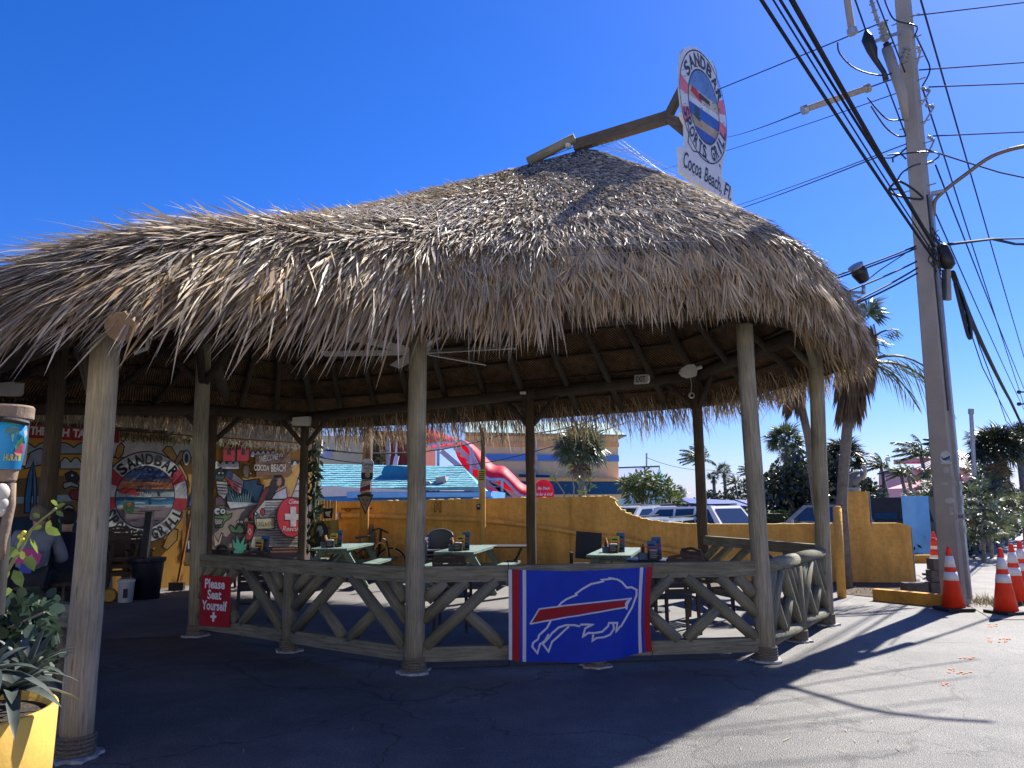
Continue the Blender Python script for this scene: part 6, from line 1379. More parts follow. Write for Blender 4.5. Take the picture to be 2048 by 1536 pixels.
# low building with turquoise shingles
Yb = 27.0; ax_ = Vector((1, -.06, 0)).normalized()
A = at(560, 985, Yb); A.z = 0; lowp = Plane(A, B=A + ax_)
lo = thing('shingle_building', 'low blue building with turquoise shingle roof beyond the yellow wall', 'building', lowp.pt(800, 1010))
bx_between(lowp, ((560, 1060), (560, 982), (985, 982), (985, 1060)), 7, m_blue, 'wall', lo)
r0, r1 = lowp.pt(560, 970, .35), lowp.pt(962, 984, .35); r0.z = r1.z = (r0.z + r1.z) / 2
t0, t1 = at(560, 927, Yb + 2.6), at(925, 933, Yb + 2.6)
roofm = thing
nrow, ncol = 12, 34; rn = (r1 - r0).cross(t0 - r0).normalized(); rn = rn if rn.z > 0 else -rn
base_r = part('roof', MB().prism([r0, r1, t1, t0], -rn * .1), m_teal, lo)
shm = MB(); cnt = 0
for i in range(nrow):
    for j in range(ncol):
        u0, u1 = (j + .5 * (i % 2)) / ncol, (j + .5 * (i % 2) + .96) / ncol; u1 = min(u1, 1)
        if u0 >= .99: continue
        v0, v1 = i / nrow, min(1, (i + 1.1) / nrow); f = lambda u, v, h: (r0.lerp(r1, u)).lerp(t0.lerp(t1, u), v) + rn * h
        h = rs.uniform(.02, .035); mb = MB().add([f(u0, v0, h), f(u1, v0, h), f(u1, v1, .006), f(u0, v1, .006), f(u0, v0, .0), f(u1, v0, .0)], [(0, 1, 2, 3), (4, 5, 1, 0)])
        if j < 24 and cnt < 290: part('shingle', mb, m_teal, base_r); cnt += 1
        else: shm.add(mb.v, mb.f)
part('shingles', shm, m_teal, base_r, kind='stuff')
bx_between(lowp, ((560, 996), (560, 968), (850, 981), (850, 988)), .3, m_fas, 'fascia', lo, .36)
bx_between(lowp, ((700, 996), (700, 985), (985, 985), (985, 993)), .3, m_lblue, 'ledge', lo, .42)
bx_between(lowp, ((706, 1060), (706, 1000), (985, 998), (985, 1060)), .2, mat('wall_blue_grey', lin(95, 150, 190), .8, .08), 'wall_panel', lo, .1)
dm = [(763, 945), (768, 933), (775, 930), (845, 935), (845, 982), (810, 976), (780, 968), (768, 958)]
m_dteal = mat('dark_teal', lin(40, 125, 165), .8, .12, 3, .3, 25); dpl = Plane(at(800, 960, Yb + .7), B=at(800, 960, Yb + .7) + ax_); part('dormer', MB().prism([dpl.pt(*p) for p in dm][::-1], -dpl.n * 1.6), m_dteal, lo)
hp2 = [at(925, 933, Yb + 2.6), at(962, 984, Yb - .3), at(985, 990, Yb + 4)]; part('hip', MB().prism(hp2[::-1], (0, 0, -.05)), m_teal, lo)
ac = at(880, 975, Yb - .2); t = thing('air_conditioner', 'grey rooftop air handling unit on the turquoise building', 'air conditioner', ac)
acp = Plane(ac, B=ac + ax_); m_acg = mat('ac_grey', (.34, .36, .36), .5, .1, metal=.2)
for px, d, nm, m_ in ((((871, 965), (871, 955), (890, 952), (892, 962)), .8, 'hood', m_acg), (((873, 978), (873, 965), (889, 963), (889, 976)), .6, 'cabinet', m_acg), (((875, 974), (875, 967), (880, 966), (880, 973)), .02, 'intake', m_blk), (((881, 973), (881, 966), (886, 965), (886, 972)), .02, 'intake', m_blk)):
    q = [acp.pt(*p, .03 if nm == 'intake' else 0) for p in px]; part(nm, MB().prism(q[::-1], -acp.n * d), m_, t)
part('vent_pipe', MB().tube([acp.pt(852, 980, .1), acp.pt(852, 968, .1), acp.pt(858, 966, .1), acp.pt(863, 972, .1), acp.pt(864, 980, .1)], .09, 8), m_acg, t, smooth=True)
part('frame', MB().bar(acp.pt(866, 979, .1), acp.pt(894, 975, .1), .1, .1), m_acg, t)
# cream hotel, two wings
m_crm = mat('hotel_cream', (.86, .66, .36), .85, .06, .6); m_orn = mat('hotel_orange', (.82, .48, .2), .85, .06); m_hbl = mat('hotel_blue', lin(95, 150, 220), .8, .05); m_htl = mat('hotel_teal', lin(25, 85, 120), .8, .05); m_rfl = mat('hotel_roof', lin(160, 190, 190), .8, .15, 2, .2, 12)
Yh = 46.0; A = at(1150, 1000, Yh); A.z = 0; hpn = Plane(A, az=4); ho = thing('striped_hotel', 'cream hotel block with orange and blue stripes and pale teal roof', 'building', A)
bx_between(hpn, ((930, 1065), (930, 866), (1236, 872), (1239, 1065)), 12, m_crm, 'wall', ho)
for y0, y1, m_, nm in ((866, 872, m_orn, 'cornice'), (882, 892, m_orn, 'stripe'), (908, 921, m_hbl, 'stripe')): bx_between(hpn, ((930, y1), (930, y0), (1237, y0 + 3), (1237.5, y1 + 2)), .12, m_, nm, ho, .12)
bx_between(hpn, ((990, 963), (990, 955), (1254, 958), (1254, 964)), 1.5, m_orn, 'ledge', ho, 1.0); bx_between(hpn, ((990, 989), (990, 963.5), (1253, 965), (1253, 988)), 1.3, m_htl, 'awning_band', ho, .98); bx_between(hpn, ((990, 997), (990, 989.5), (1253, 988.5), (1254, 998)), 1.3, m_crm, 'soffit', ho, .9)
ra0, ra1 = hpn.pt(930, 866, .6), hpn.pt(1247, 871, .6); rb0, rb1 = at(930, 838, Yh + 6), at(1213, 846, Yh + 6); part('roof', MB().prism([ra0, ra1, rb1, rb0], (0, 0, -.1)), m_rfl, ho)
part('roof_end', MB().prism([ra1, ra1 + Vector((-.4, 12, 0)), rb1], (0, 0, -.1)), m_rfl, ho); bx_between(hpn, ((930, 870), (930, 866), (1249, 871), (1249, 875)), .15, m_orn, 'gutter', ho, .6)
bx_between(hpn, ((1070, 955), (1070, 880), (1075, 880), (1075, 955)), .15, mat('downpipe', (.5, .5, .46), .5), 'downpipe', ho, .2)
bx_between(hpn, ((1038, 953), (1038, 949), (1096, 951), (1100, 958)), .8, m_htl, 'lamp_canopy', ho, .6)
for i in range(3): bx_between(hpn, ((1228 - 3 * i, 1060), (1228 - 3 * i, 998), (1230.5 - 3 * i, 998), (1230.5 - 3 * i, 1060)), .3, m_crm, 'column', ho, .1)
A = at(700, 960, 42); A.z = 0; h2 = Plane(A, az=2); hw = thing('cream_wing', 'cream building wing with a small window above the turquoise roof', 'building', A)
bx_between(h2, ((560, 1000), (560, 870), (726, 872), (726, 1000)), 8, m_crm, 'wall', hw)
bx_between(h2, ((640, 919), (640, 897), (664, 897), (664, 919)), .1, m_fas, 'window_frame', hw, .06); bx_between(h2, ((643, 917), (643, 899), (662, 899), (662, 917)), .1, mat('window_glass', lin(110, 140, 175), .15, .1, spec=.8), 'pane', hw, .075)
bx_between(h2, ((722, 1000), (722, 868), (748, 868), (748, 1000)), 8, m_orn, 'side_wall', hw, -3)
A = at(790, 960, 38); A.z = 0; h3 = Plane(A, az=0); rd = thing('red_board_house', 'dark red board house behind the turquoise roof', 'building', A)
m_redb = mat('red_boards', lin(125, 50, 45), .85, .15, 3)
for i in range(11): bx_between(h3, ((742 + i * 9.8, 1000), (742 + i * 9.8, 862), (751.4 + i * 9.8, 862), (751.4 + i * 9.8, 1000)), .2 + .02 * (i % 3), m_redb, 'board', rd, .02 * (i % 3))
bx_between(h3, ((744, 1000), (744, 862), (850, 862), (850, 1000)), 5, m_redb, 'wall', rd, -.25)
for px in (((762, 930), (762, 880), (765, 880), (765, 930)), ((792, 930), (792, 880), (796, 880), (796, 930))): bx_between(h3, px, .1, m_fas, 'post', rd, .3)
fg_ = at(776, 905, 37); part('surfboard_decoration', MB().ball(fg_, (.13, .05, .75)), mat('decor_pale', (.5, .48, .42), .6), rd, smooth=True)
chp = Plane(at(795, 925, 36), az=0); solo('folding_sign', MB().prism([chp.pt(*p) for p in ((785, 930), (789, 912), (798, 912), (794, 930))][::-1], (0, .1, 0)).prism([chp.pt(*p, .02) for p in ((788, 923), (790, 915), (796, 915), (794, 923))][::-1], (0, .01, 0)), m_fas, 'small white folding stand on the flat roof by the red boards', 'stand')
tr = MB()
for i in range(420):
    c = at(rs.uniform(738, 765), rs.uniform(880, 932), 36 + rs.uniform(0, .8)); d = Vector((rs.normal(), rs.normal(), rs.normal())).normalized(); s_ = d.cross(Vector((rs.normal(), rs.normal(), .1))).normalized(); tr.face([c, c + d * .12 + s_ * .05, c + d * .26, c + d * .12 - s_ * .05])
t = thing('croton_shrub', 'reddish green shrub before the red board house', 'shrub', at(750, 935, 36.3)); part('foliage', tr, mat('croton_leaf', (.10, .09, .03), .6, .5, trans=.2), t, kind='stuff'); part('stem', MB().tube([at(750, 945, 36.3), at(751, 890, 36.3)], .05, 6), m_log, t)
# red canvas canopy over a stair
m_red = mat('canopy_red', lin(235, 60, 85), .55, .06, 2, trans=.45); m_frm = mat('frame_pale', (.62, .58, .55), .5, .06, metal=.2)
Yc = 33.0; cp = thing('red_stair_canopy', 'long red barrel canopy sloping down over an outside stair', 'canopy', at(960, 1000, Yc)); cpl = Plane(at(960, 940, Yc), az=0)
axis = [(848, 850), (905, 872), (945, 886), (985, 926), (1008, 930), (1030, 950), (1050, 968), (1085, 975)]
low = [(852, 890), (900, 884), (934, 888), (968, 952), (1000, 958), (1012, 962), (1040, 990), (1065, 992)]
apx = smooth_pts([Vector((x, y, 0)) for x, y in axis], 3); lpx = smooth_pts([Vector((x, y, 0)) for x, y in low], 3); W = 2.3
def arch(k, t):
    a, b = cpl.pt(apx[k].x, apx[k].y), cpl.pt(lpx[k].x, lpx[k].y); an = math.pi * t
    return b.lerp(a, math.sin(an)) + Vector((0, (1 - math.cos(an)) / 2 * W, 0)) if t <= .5 else a.lerp(b, 1 - math.sin(an)) + Vector((0, (1 - math.cos(an)) / 2 * W, 0))
bc = [(905, 888), (935, 890), (968, 953), (1003, 960), (1040, 992), (1034, 1014), (985, 1014), (945, 965), (915, 915)]; cpb = Plane(at(960, 940, Yc + W), az=0); part('back_curtain', MB().prism([cpb.pt(*p) for p in bc][::-1], (0, .03, 0)), m_red, cp)
NA = 10; K = len(apx); part('canvas', MB().add([arch(k, j / NA) for k in range(K) for j in range(NA + 1)], [(k * (NA + 1) + j, (k + 1) * (NA + 1) + j, (k + 1) * (NA + 1) + j + 1, k * (NA + 1) + j + 1) for k in range(K - 1) for j in range(NA)]), m_red, cp, smooth=True)
for k in range(0, K, 2): part('hoop', MB().tube([arch(k, j / NA) - Vector((0, -.02, .09)) for j in range(NA + 1)], .025, 5, cap=False), mat('hoop_dark', (.12, .03, .04), .6), cp)
for t_ in (0, 1.0): part('side_rail', MB().tube([arch(k, t_) for k in range(K)], .06, 6), m_frm, cp)
for x, y0, y1 in ((876, 884, 1000), (942, 895, 1000), (1004, 958, 1005), (968, 952, 1005)):
    a = cpl.pt(x, y0, -.1); part('post', MB().bar(Vector((a.x, a.y, 0)), a, .12, .12, up=(0, 1, 0)), m_frm, cp)
for (x0_, y0_), (x1_, y1_) in (((905, 885), (1025, 1002)), ((880, 900), (1010, 1012)), ((970, 965), (1050, 1000))): part('stringer', MB().bar(cpl.pt(x0_, y0_, -.6), cpl.pt(x1_, y1_, -.6), .1, .22), m_frm, cp)
for i in range(9): a = cpl.pt(912 + i * 13.2, 896 + i * 12.8, -1.2); part('step', MB().box(a, (.32, 1.5, .05)), m_frm, cp)
epl = Plane(at(1088, 985, Yc - 1.0), az=0); ear = [(1066, 1012)] + [(1087.5 - 20.5 * math.cos(R_(a)), 984 - 27 * math.sin(R_(a)) + 2) for a in range(0, 181, 12)] + [(1107, 1012)]
en = thing('canopy_entrance', 'rounded red canopy end panel with white lettering for the sky deck bar', 'canopy', epl.pt(1088, 1008)); part('end_panel', MB().prism([epl.pt(*p) for p in ear], -epl.n * .06), m_red, en)
def ringq(pl, pts, off): return [pl.pt(*p, off) for p in pts]
part('barrel', MB().add(ringq(epl, ear, -.07) + ringq(epl, [(x - 9, y + 2) for x, y in ear], -1.6), [(i, i + 1, len(ear) + i + 1, len(ear) + i) for i in range(len(ear) - 1)]), m_red, en, smooth=True)
k = MB(); text_px(k, epl, 'Sky Deck', (1075, 979), (1100, 979), 5.5, .01, shear=.35, bold=.015); text_px(k, epl, 'Tiki Bar & Grill', (1069, 991), (1105, 991), 5.5, .01, shear=.35, bold=.015); part('lettering', k, m_white, en)
# blue building with metal roof and mast
Yg = 58.0; A = at(1290, 1000, Yg); A.z = 0; gp = Plane(A, az=0); gb = thing('metal_roof_building', 'pale blue building with ribbed blue and white metal roof', 'building', A)
bx_between(gp, ((1236, 1050), (1236, 975), (1345, 975), (1345, 1050)), 9, m_lblue, 'wall', gb)
ra0, ra1 = gp.pt(1236, 957, .5), gp.pt(1308, 955, .5); rb0, rb1 = at(1236, 938, Yg + 4), at(1319, 935, Yg + 4); m_mr = mat('metal_roof_blue', lin(70, 105, 165), .35, .06, metal=.3); m_mw = mat('metal_rib', (.55, .58, .62), .3, .05, metal=.4)
part('roof', MB().prism([ra0, ra1, rb1, rb0], (0, 0, -.1)), m_mr, gb)
for i in range(10): u = (i + .4) / 10; part('roof_rib', MB().bar(ra0.lerp(ra1, u) + Vector((0, 0, .05)), rb0.lerp(rb1, u) + Vector((0, 0, .05)), .35, .06), m_mw, gb)
part('ridge_cap', MB().bar(rb0, rb1, .3, .3), m_htl, gb)
part('gable', MB().prism([ra1, at(1345, 1000, Yg + .5), at(1345, 1010, Yg + 8), rb1], (0, .1, -.05)), m_dteal, gb)
solo('roof_mast', MB().tube([at(1293, 940, Yg + 4), at(1293, 906, Yg + 4)], .07, 6), m_gal, 'thin mast on the ribbed metal roof', 'mast')
line([(1293, 915, Yg + 3), (1420, 940, 66), (1640, 958, 80)], .02, 'thin wire from the roof mast to the palms', .3)
solo('parking_sign', MB().bar(at(1257, 1024, 40), at(1257, 990, 40), .05, .05).prism([at(1253, 1003, 39.9), at(1262, 1003, 39.9), at(1262, 984, 39.9), at(1253, 984, 39.9)], (0, .03, 0)), [mat('parking_blue', lin(170, 195, 225), .5)], 'small pale parking sign before the blue building', 'sign')
# pink house
Yp = 62.0; A = at(1880, 1000, Yp); A.z = 0; ppn = Plane(A, az=-6); ph = thing('pink_house', 'pink house with ribbed reddish metal roof behind the pole', 'house', A)
m_pnk = mat('house_pink', lin(225, 165, 170), .85, .06); m_prf = mat('roof_maroon', lin(150, 95, 105), .5, .1, metal=.2); m_prb = mat('roof_rib_pale', (.55, .45, .45), .4)
bx_between(ppn, ((1770, 1040), (1770, 963), (1770, 963), (1958, 1040)) if 0 else ((1830, 1040), (1830, 935), (1965, 935), (1965, 1040)), 8, m_pnk, 'wall', ph)
def hiprf(e0, e1, a0, a1, Y0, Y1, n):
    q = [at(*e0, Y0), at(*e1, Y0), at(*a1, Y1), at(*a0, Y1)]; part('roof', MB().prism(q, (0, 0, -.12)), m_prf, ph)
    for i in range(n): u = (i + .5) / n; part('roof_rib', MB().bar(q[0].lerp(q[1], u) + Vector((0, 0, .06)), q[3].lerp(q[2], u) + Vector((0, 0, .06)), .12, .08), m_prb, ph)
hiprf((1826, 938), (1958, 937), (1868, 920), (1940, 920), Yp - .8, Yp + 2.2, 16)
bx_between(ppn, ((1846, 921), (1846, 912), (1950, 912), (1950, 921)), 3, m_pnk, 'upper_wall', ph, -3.2)
hiprf((1840, 914), (1954, 918), (1898, 897), (1902, 897), Yp + 2, Yp + 5, 14)
bx_between(ppn, ((1858, 950), (1858, 941), (1868, 941), (1868, 950)), .1, m_fas, 'window', ph, .05); bx_between(ppn, ((1892, 952), (1892, 941), (1906, 941), (1906, 952)), .1, m_fas, 'window', ph, .05)
bx_between(ppn, ((1765, 1040), (1765, 978), (1822, 960), (1822, 1040)), 5, m_pnk, 'wall', ph, 6)
hd = [at(1765, 976, Yp - 7), at(1800, 965, Yp - 7)]; 
# low pale structures with blue roofs, hedges, distant green
for i, (x0_, x1_, y0_, y1_, Y) in enumerate(((1380, 1500, 1006, 1016, 70), (1500, 1560, 1009, 1018, 74))):
    a, b = at(x0_, y0_, Y), at(x1_, y1_ - 4, Y); t = thing('beach_shelter', ['long low shelter with dark blue roof beyond the hedge', 'short low shelter with dark blue roof right of the long one'][i], 'shelter', (a.x, a.y, 0))
    part('roof', MB().prism([a, b, b + Vector((0, 5, .5)), a + Vector((0, 5, .5))], (0, 0, -.15)), mat('shelter_blue', lin(30, 60, 130), .5), t)
    for j in range(6): c = a.lerp(b, j / 5) + Vector((0, .3, 0)); part('post', MB().bar((c.x, c.y, 0), (c.x, c.y, c.z - .1), .14, .14), m_fas, t)
def leafmass(name, fn, n, size, m_, parent=None, label=None, kind='stuff', cat=None):
    mb = MB()
    for i in range(n):
        c = fn(); d = Vector((rs.normal(), rs.normal(), rs.normal() * .8)).normalized(); s_ = d.cross(Vector((rs.normal(), rs.normal(), rs.normal()))).normalized(); L_ = size * rs.uniform(.6, 1.3)
        mb.face([c - d * L_ * .5, c + s_ * L_ * .3, c + d * L_ * .5, c - s_ * L_ * .3])
    return part(name, mb, m_, parent, label, kind=kind, cat=cat)
m_hedge = mat('hedge_leaf', (.055, .095, .03), .6, .35, 1.5, trans=.25); m_dkl = mat('dark_leaf', (.028, .045, .022), .6, .4, 1.5, trans=.2)
def hedge(x0_, x1_, yt, Y, label, dep=1.4):
    a, b = at(x0_, 1010, Y), at(x1_, 1010, Y); h = at((x0_ + x1_) / 2, yt, Y).z; t = thing('hedge', label, 'hedge', ((a.x + b.x) / 2, Y, 0))
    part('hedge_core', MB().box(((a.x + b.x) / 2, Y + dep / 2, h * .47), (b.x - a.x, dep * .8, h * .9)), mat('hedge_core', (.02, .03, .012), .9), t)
    leafmass('foliage', lambda: Vector((rs.uniform(a.x, b.x), Y + dep * (0 if rs.rand() < .6 else rs.rand()), h * (1 if rs.rand() < .45 else rs.rand()) + rs.normal(0, .03))), int((b.x - a.x) * 220), .14, m_hedge, t)
hedge(1425, 1580, 1024, 34, 'clipped green hedge beyond the blue pillar'); hedge(1580, 1690, 1024, 37, 'dark clipped hedge beneath the sea grape trees')
leafmass('far_treeline', lambda: (lambda x: Vector((x, 150 + rs.uniform(0, 10), rs.uniform(0, 1) ** .7 * (2.6 + 1.5 * math.sin(x * .31) + 1.2 * math.sin(x * .83 + 1)) + .3)))(rs.uniform(10, 150)), 9000, .8, m_dkl)
leafmass('far_scrub', lambda: (lambda x: Vector((x, 95 + rs.uniform(0, 6), rs.uniform(0, 1) ** .8 * (1.7 + .9 * math.sin(x * .5) + .6 * math.sin(x * 1.7)))))(rs.uniform(15, 95)), 7000, .5, m_dkl)

# ---------------------------------------------------------------- cars
m_cw = mat('car_white', (.70, .71, .72), .25, .02, coat=.6); m_cg = mat('car_glass', (.015, .02, .03), .05, .02, spec=.9); m_tyre = mat('tyre', (.02, .02, .02), .8); m_cb = mat('car_black', (.015, .016, .018), .25, .02, coat=.6); m_cblue = mat('car_pale_blue', (.45, .52, .58), .25, .02, coat=.6)
def suv(base, ang, label, body=m_cw, soft=False, roof=None):
    """length along local x (nose at +x), 4.7 m long, 1.9 m wide, 1.75 m high"""
    t = thing('parked_car', label, 'car', (0, 0, 0)); w = .93
    prof = [(-2.3, .35), (2.3, .35), (2.36, .6), (2.3, .95), (1.35, 1.08), (-2.25, 1.08), (-2.36, .8)]
    part('body', MB().prism([(x, -w, z) for x, z in prof], (0, 2 * w, 0)), body, t)
    cab = [(1.3, 1.06), (.55, 1.66), (-1.7, 1.70), (-2.22, 1.06)] if not soft else [(.8, 1.06), (.55, 1.75), (-1.9, 1.78), (-2.2, 1.06)]
    vs = [(x, s_ * (w - .02 if z < 1.2 else w - .17), z) for s_ in (-1, 1) for x, z in cab]; part('cabin', MB().add(vs, [(0, 1, 2, 3), (7, 6, 5, 4), (0, 4, 5, 1), (1, 5, 6, 2), (2, 6, 7, 3)]), roof or body, t)
    ins_ = lambda z: w - .02 - .15 * (z - 1.06) / .62 + .006
    for s_ in (-1, 1):
        for a in ([(.95, 1.14), (.42, 1.58), (-.2, 1.60), (-.2, 1.14)], [(-.3, 1.14), (-.3, 1.60), (-1.05, 1.62), (-1.05, 1.14)], [(-1.15, 1.14), (-1.15, 1.62), (-1.62, 1.60), (-1.95, 1.14)]):
            q = [(x, s_ * ins_(z), z) for x, z in a]; part('side_window', MB().face(q if s_ < 0 else q[::-1]), m_cg, t)
        for x in (1.45, -1.4):
            wh = part('wheel', MB().lathe([(.2, -.11), (.34, -.1), (.36, 0), (.34, .1), (.2, .11)], (x, s_ * (w - .08), .36), 18, ax=(0, s_, 0)), m_tyre, t); part('rim', MB().lathe([(0, .09), (.19, .115), (.2, .1)], (x, s_ * (w - .08), .36), 12, ax=(0, s_, 0)), m_acg, wh)
        part('roof_rail', MB().tube([(.4, s_ * .72, 1.72), (-1.6, s_ * .72, 1.75)], .025, 6), m_blk, t); part('tail_lamp', MB().box((-2.3, s_ * .78, .98), (.14, .26, .18)), mat('lamp_red', lin(190, 25, 40), .3), t); part('headlight', MB().box((2.26, s_ * .74, .88), (.14, .3, .14)), mat('lamp_clear', (.6, .62, .65), .15), t); part('mirror', MB().box((.75, s_ * 1.0, 1.13), (.12, .2, .13)), body, t)
    part('windshield', MB().face([(1.26, -.8, 1.12), (1.26, .8, 1.12), (.62, .7, 1.62), (.62, -.7, 1.62)]), m_cg, t); part('rear_window', MB().face([(-2.17, .76, 1.15), (-2.17, -.76, 1.15), (-1.79, -.68, 1.62), (-1.79, .68, 1.62)]), m_cg, t)
    part('bumper', MB().box((2.34, 0, .5), (.1, 1.7, .22)), m_blk, t); part('bumper', MB().box((-2.34, 0, .5), (.1, 1.7, .22)), m_blk, t)
    place(t, base, ang); return t
def xa(px, Y): return (at(px, 1010, Y).x)
suv((xa(1262, 28.5), 28.5, -.28), R_(225), 'white car half hidden where the yellow wall sweeps down')
suv((xa(1368, 26.5), 26.5, -.28), R_(128), 'white sport utility car left of the light blue pillar')
suv((xa(1310, 24.4), 24.4, -.62), R_(230), 'pale blue low car in front of the white ones', m_cblue)
jp = suv((xa(1765, 24.5), 24.5, -.12), R_(120), 'black soft top off road car behind the pelican pillar', m_cb, True, mat('soft_top', (.03, .032, .035), .8))
suv((xa(1665, 26), 26, -.25), R_(120), 'grey car glimpsed between the right hut posts', mat('car_grey', (.2, .21, .22), .3, coat=.5))

# ================================================================ VEGETATION
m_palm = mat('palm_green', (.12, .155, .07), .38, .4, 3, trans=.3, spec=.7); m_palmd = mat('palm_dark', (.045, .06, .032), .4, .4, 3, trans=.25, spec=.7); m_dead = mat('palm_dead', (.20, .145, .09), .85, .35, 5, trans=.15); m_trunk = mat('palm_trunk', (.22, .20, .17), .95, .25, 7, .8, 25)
def fan_frond(seed, n=22, L=1.0):
    """costapalmate fan leaf: stalk along +y then a disc of folded blades"""
    r = np.random.RandomState(seed); mb = MB(); mb.tube([(0, 0, 0), (0, .25, .03), (0, .48, .02)], [.016, .012, .008], 4)
    for i in range(n):
        a = R_(-115 + 230 * i / (n - 1)) + r.normal(0, .03); d = Vector((math.sin(a), math.cos(a), r.normal(-.08, .07))).normalized(); l = L * (.55 - .14 * abs(a) / 2) * r.uniform(.85, 1.1); s_ = Vector((math.cos(a), -math.sin(a), r.normal(0, .5))).normalized() * .026
        o = Vector((0, .48, .02)); m1 = o + d * l * .6; t_ = o + d * l - Vector((0, 0, .16 * l + .05)); mb.add([o, m1 - s_, t_, m1 + s_], [(0, 1, 2, 3)])
    return mb
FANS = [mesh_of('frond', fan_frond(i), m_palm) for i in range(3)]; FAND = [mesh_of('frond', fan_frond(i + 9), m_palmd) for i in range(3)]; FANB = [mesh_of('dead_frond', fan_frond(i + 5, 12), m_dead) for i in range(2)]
def put_frond(me, par, o, d, sc, roll=0):
    d = Vector(d).normalized(); up = Vector((0, 0, 1)); x = d.cross(up)
    x = x.normalized() if x.length > 1e-3 else Vector((1, 0, 0)); z = x.cross(d); m4 = Matrix((x, d, z)).transposed().to_4x4(); m4 = m4 @ Matrix.Rotation(roll, 4, 'Y'); m4 = m4 @ Matrix.Scale(sc, 4); m4.translation = Vector(o) - OFF[par.name]
    ob = bpy.data.objects.new(me.name.split('.')[0], me); COL.objects.link(ob); ob.parent = par; ob.matrix_local = m4; return ob
def fan_palm(px, py_crown, Y, r, label, n=34, base=None, tr=.14, dark=False, skirt=6, wind=(-.35, 0, 0), trunk_pts=None, group=None, squash=1.0):
    c = at(px, py_crown, Y); b = Vector(base) if base else Vector((c.x, c.y, 0)); t = thing('fan_palm', label, 'palm tree', b, group)
    part('trunk', MB().tube(trunk_pts or [b, b.lerp(c, .5) + Vector((.05, 0, 0)), c], [tr * 1.15, tr, tr * .9] if not trunk_pts else tr, 10, wob=.06), m_trunk, t, smooth=True)
    for i in range(n):
        f_ = (i + .5) / n; el = math.asin(max(-1, 1.0 - 1.55 * f_)); az = i * 2.39996; d = Vector((math.cos(az) * math.cos(el), math.sin(az) * math.cos(el), math.sin(el) * squash)) + Vector(wind) * .5
        put_frond((FAND if dark else FANS)[i % 3], t, c + Vector((0, 0, .1 * r)), d, r * rs.uniform(.85, 1.1), rs.normal(0, .5))
    for i in range(skirt):
        az = i * 2.1; put_frond(FANB[i % 2], t, c - Vector((0, 0, .1 * r)), (math.cos(az) * .5, math.sin(az) * .5, -1), r * .85, rs.normal(0, .5))
    return t
fan_palm(1160, 905, 30, 1.2, 'bushy cabbage palm standing before the striped hotel', 54, wind=(-.1, 0, -.1), skirt=10)
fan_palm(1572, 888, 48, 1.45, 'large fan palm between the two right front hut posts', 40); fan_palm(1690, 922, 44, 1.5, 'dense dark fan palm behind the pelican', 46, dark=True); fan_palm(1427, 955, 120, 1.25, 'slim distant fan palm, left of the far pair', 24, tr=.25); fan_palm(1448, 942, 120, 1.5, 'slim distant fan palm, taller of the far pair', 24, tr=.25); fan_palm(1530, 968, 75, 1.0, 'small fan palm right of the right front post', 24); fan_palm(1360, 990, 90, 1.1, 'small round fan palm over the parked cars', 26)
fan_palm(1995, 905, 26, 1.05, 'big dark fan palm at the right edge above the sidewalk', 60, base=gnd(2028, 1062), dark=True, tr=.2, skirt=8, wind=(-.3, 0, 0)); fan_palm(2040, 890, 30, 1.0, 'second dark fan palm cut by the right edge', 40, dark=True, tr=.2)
fan_palm(1945, 878, 60, .8, 'thin distant fan palm beside the far street pole', 14)
# windswept coconut palms
def feather(c, d0, L, wind, seed, nl=26, w=.035, ll=.45):
    r = np.random.RandomState(seed); mb = MB(); pts = []; p = Vector(c); d = Vector(d0).normalized(); n = 10
    for i in range(n + 1):
        pts.append(p.copy()); p = p + d * (L / n); d = (d + Vector(wind) * .16 + Vector((0, 0, -.09))).normalized()
    mb.tube(pts, [.035 * (1 - .85 * i / n) + .004 for i in range(n + 1)], 4)
    for i in range(nl * 2):
        t = .12 + .86 * (i // 2) / nl; k = t * n; a = int(k); q = pts[a].lerp(pts[min(a + 1, n)], k - a); dd = (pts[min(a + 1, n)] - pts[max(a - 1, 0)]).normalized(); s_ = dd.cross(Vector((0, 0, 1))).normalized() * (1 if i % 2 else -1)
        l = L * ll * .5 * (math.sin(math.pi * (.12 + .8 * t)) + .2) * r.uniform(.8, 1.15); ld = (dd * .7 + s_ * .55 + Vector(wind) * .55 + Vector((0, 0, -.45 + r.normal(0, .12)))).normalized(); ws = ld.cross(Vector((r.normal(), r.normal(), 1))).normalized() * w
        m1 = q + ld * l * .5; mb.add([q, m1 - ws, q + ld * l - Vector((0, 0, .1 * l)), m1 + ws], [(0, 1, 2, 3)])
    return mb
def coco(px, py, Y, L, label, base=None, n=15, wind=(-.9, 0, .0), m_=None, tr=.13, group='windswept coconut palms'):
    c = at(px, py, Y); b = Vector(base) if base else Vector((c.x + .3, c.y, 0)); t = thing('coconut_palm', label, 'palm tree', b, group)
    part('trunk', MB().tube([b, b.lerp(c, .5) + Vector((.1, 0, 0)), c], [tr * 1.2, tr, tr * .75], 9, wob=.05), m_trunk, t, smooth=True)
    for i in range(n):
        az = i * 2.4; el = R_(70 - 75 * i / n); d = Vector((math.cos(az) * math.cos(el), math.sin(az) * math.cos(el), math.sin(el)))
        part('frond', feather(c, d, L * rs.uniform(.8, 1.1), wind, 50 + i, w=.03 * L / 2 + .01), m_ or m_palm, t)
    return t
coco(1400, 920, 60, 1.75, 'windswept coconut palm crown split by the third back post', n=16); coco(1470, 966, 100, 1.8, 'small leaning coconut palm right of the far fan palms'); coco(1503, 945, 70, 1.3, 'coconut palm mostly hidden behind the right front post')
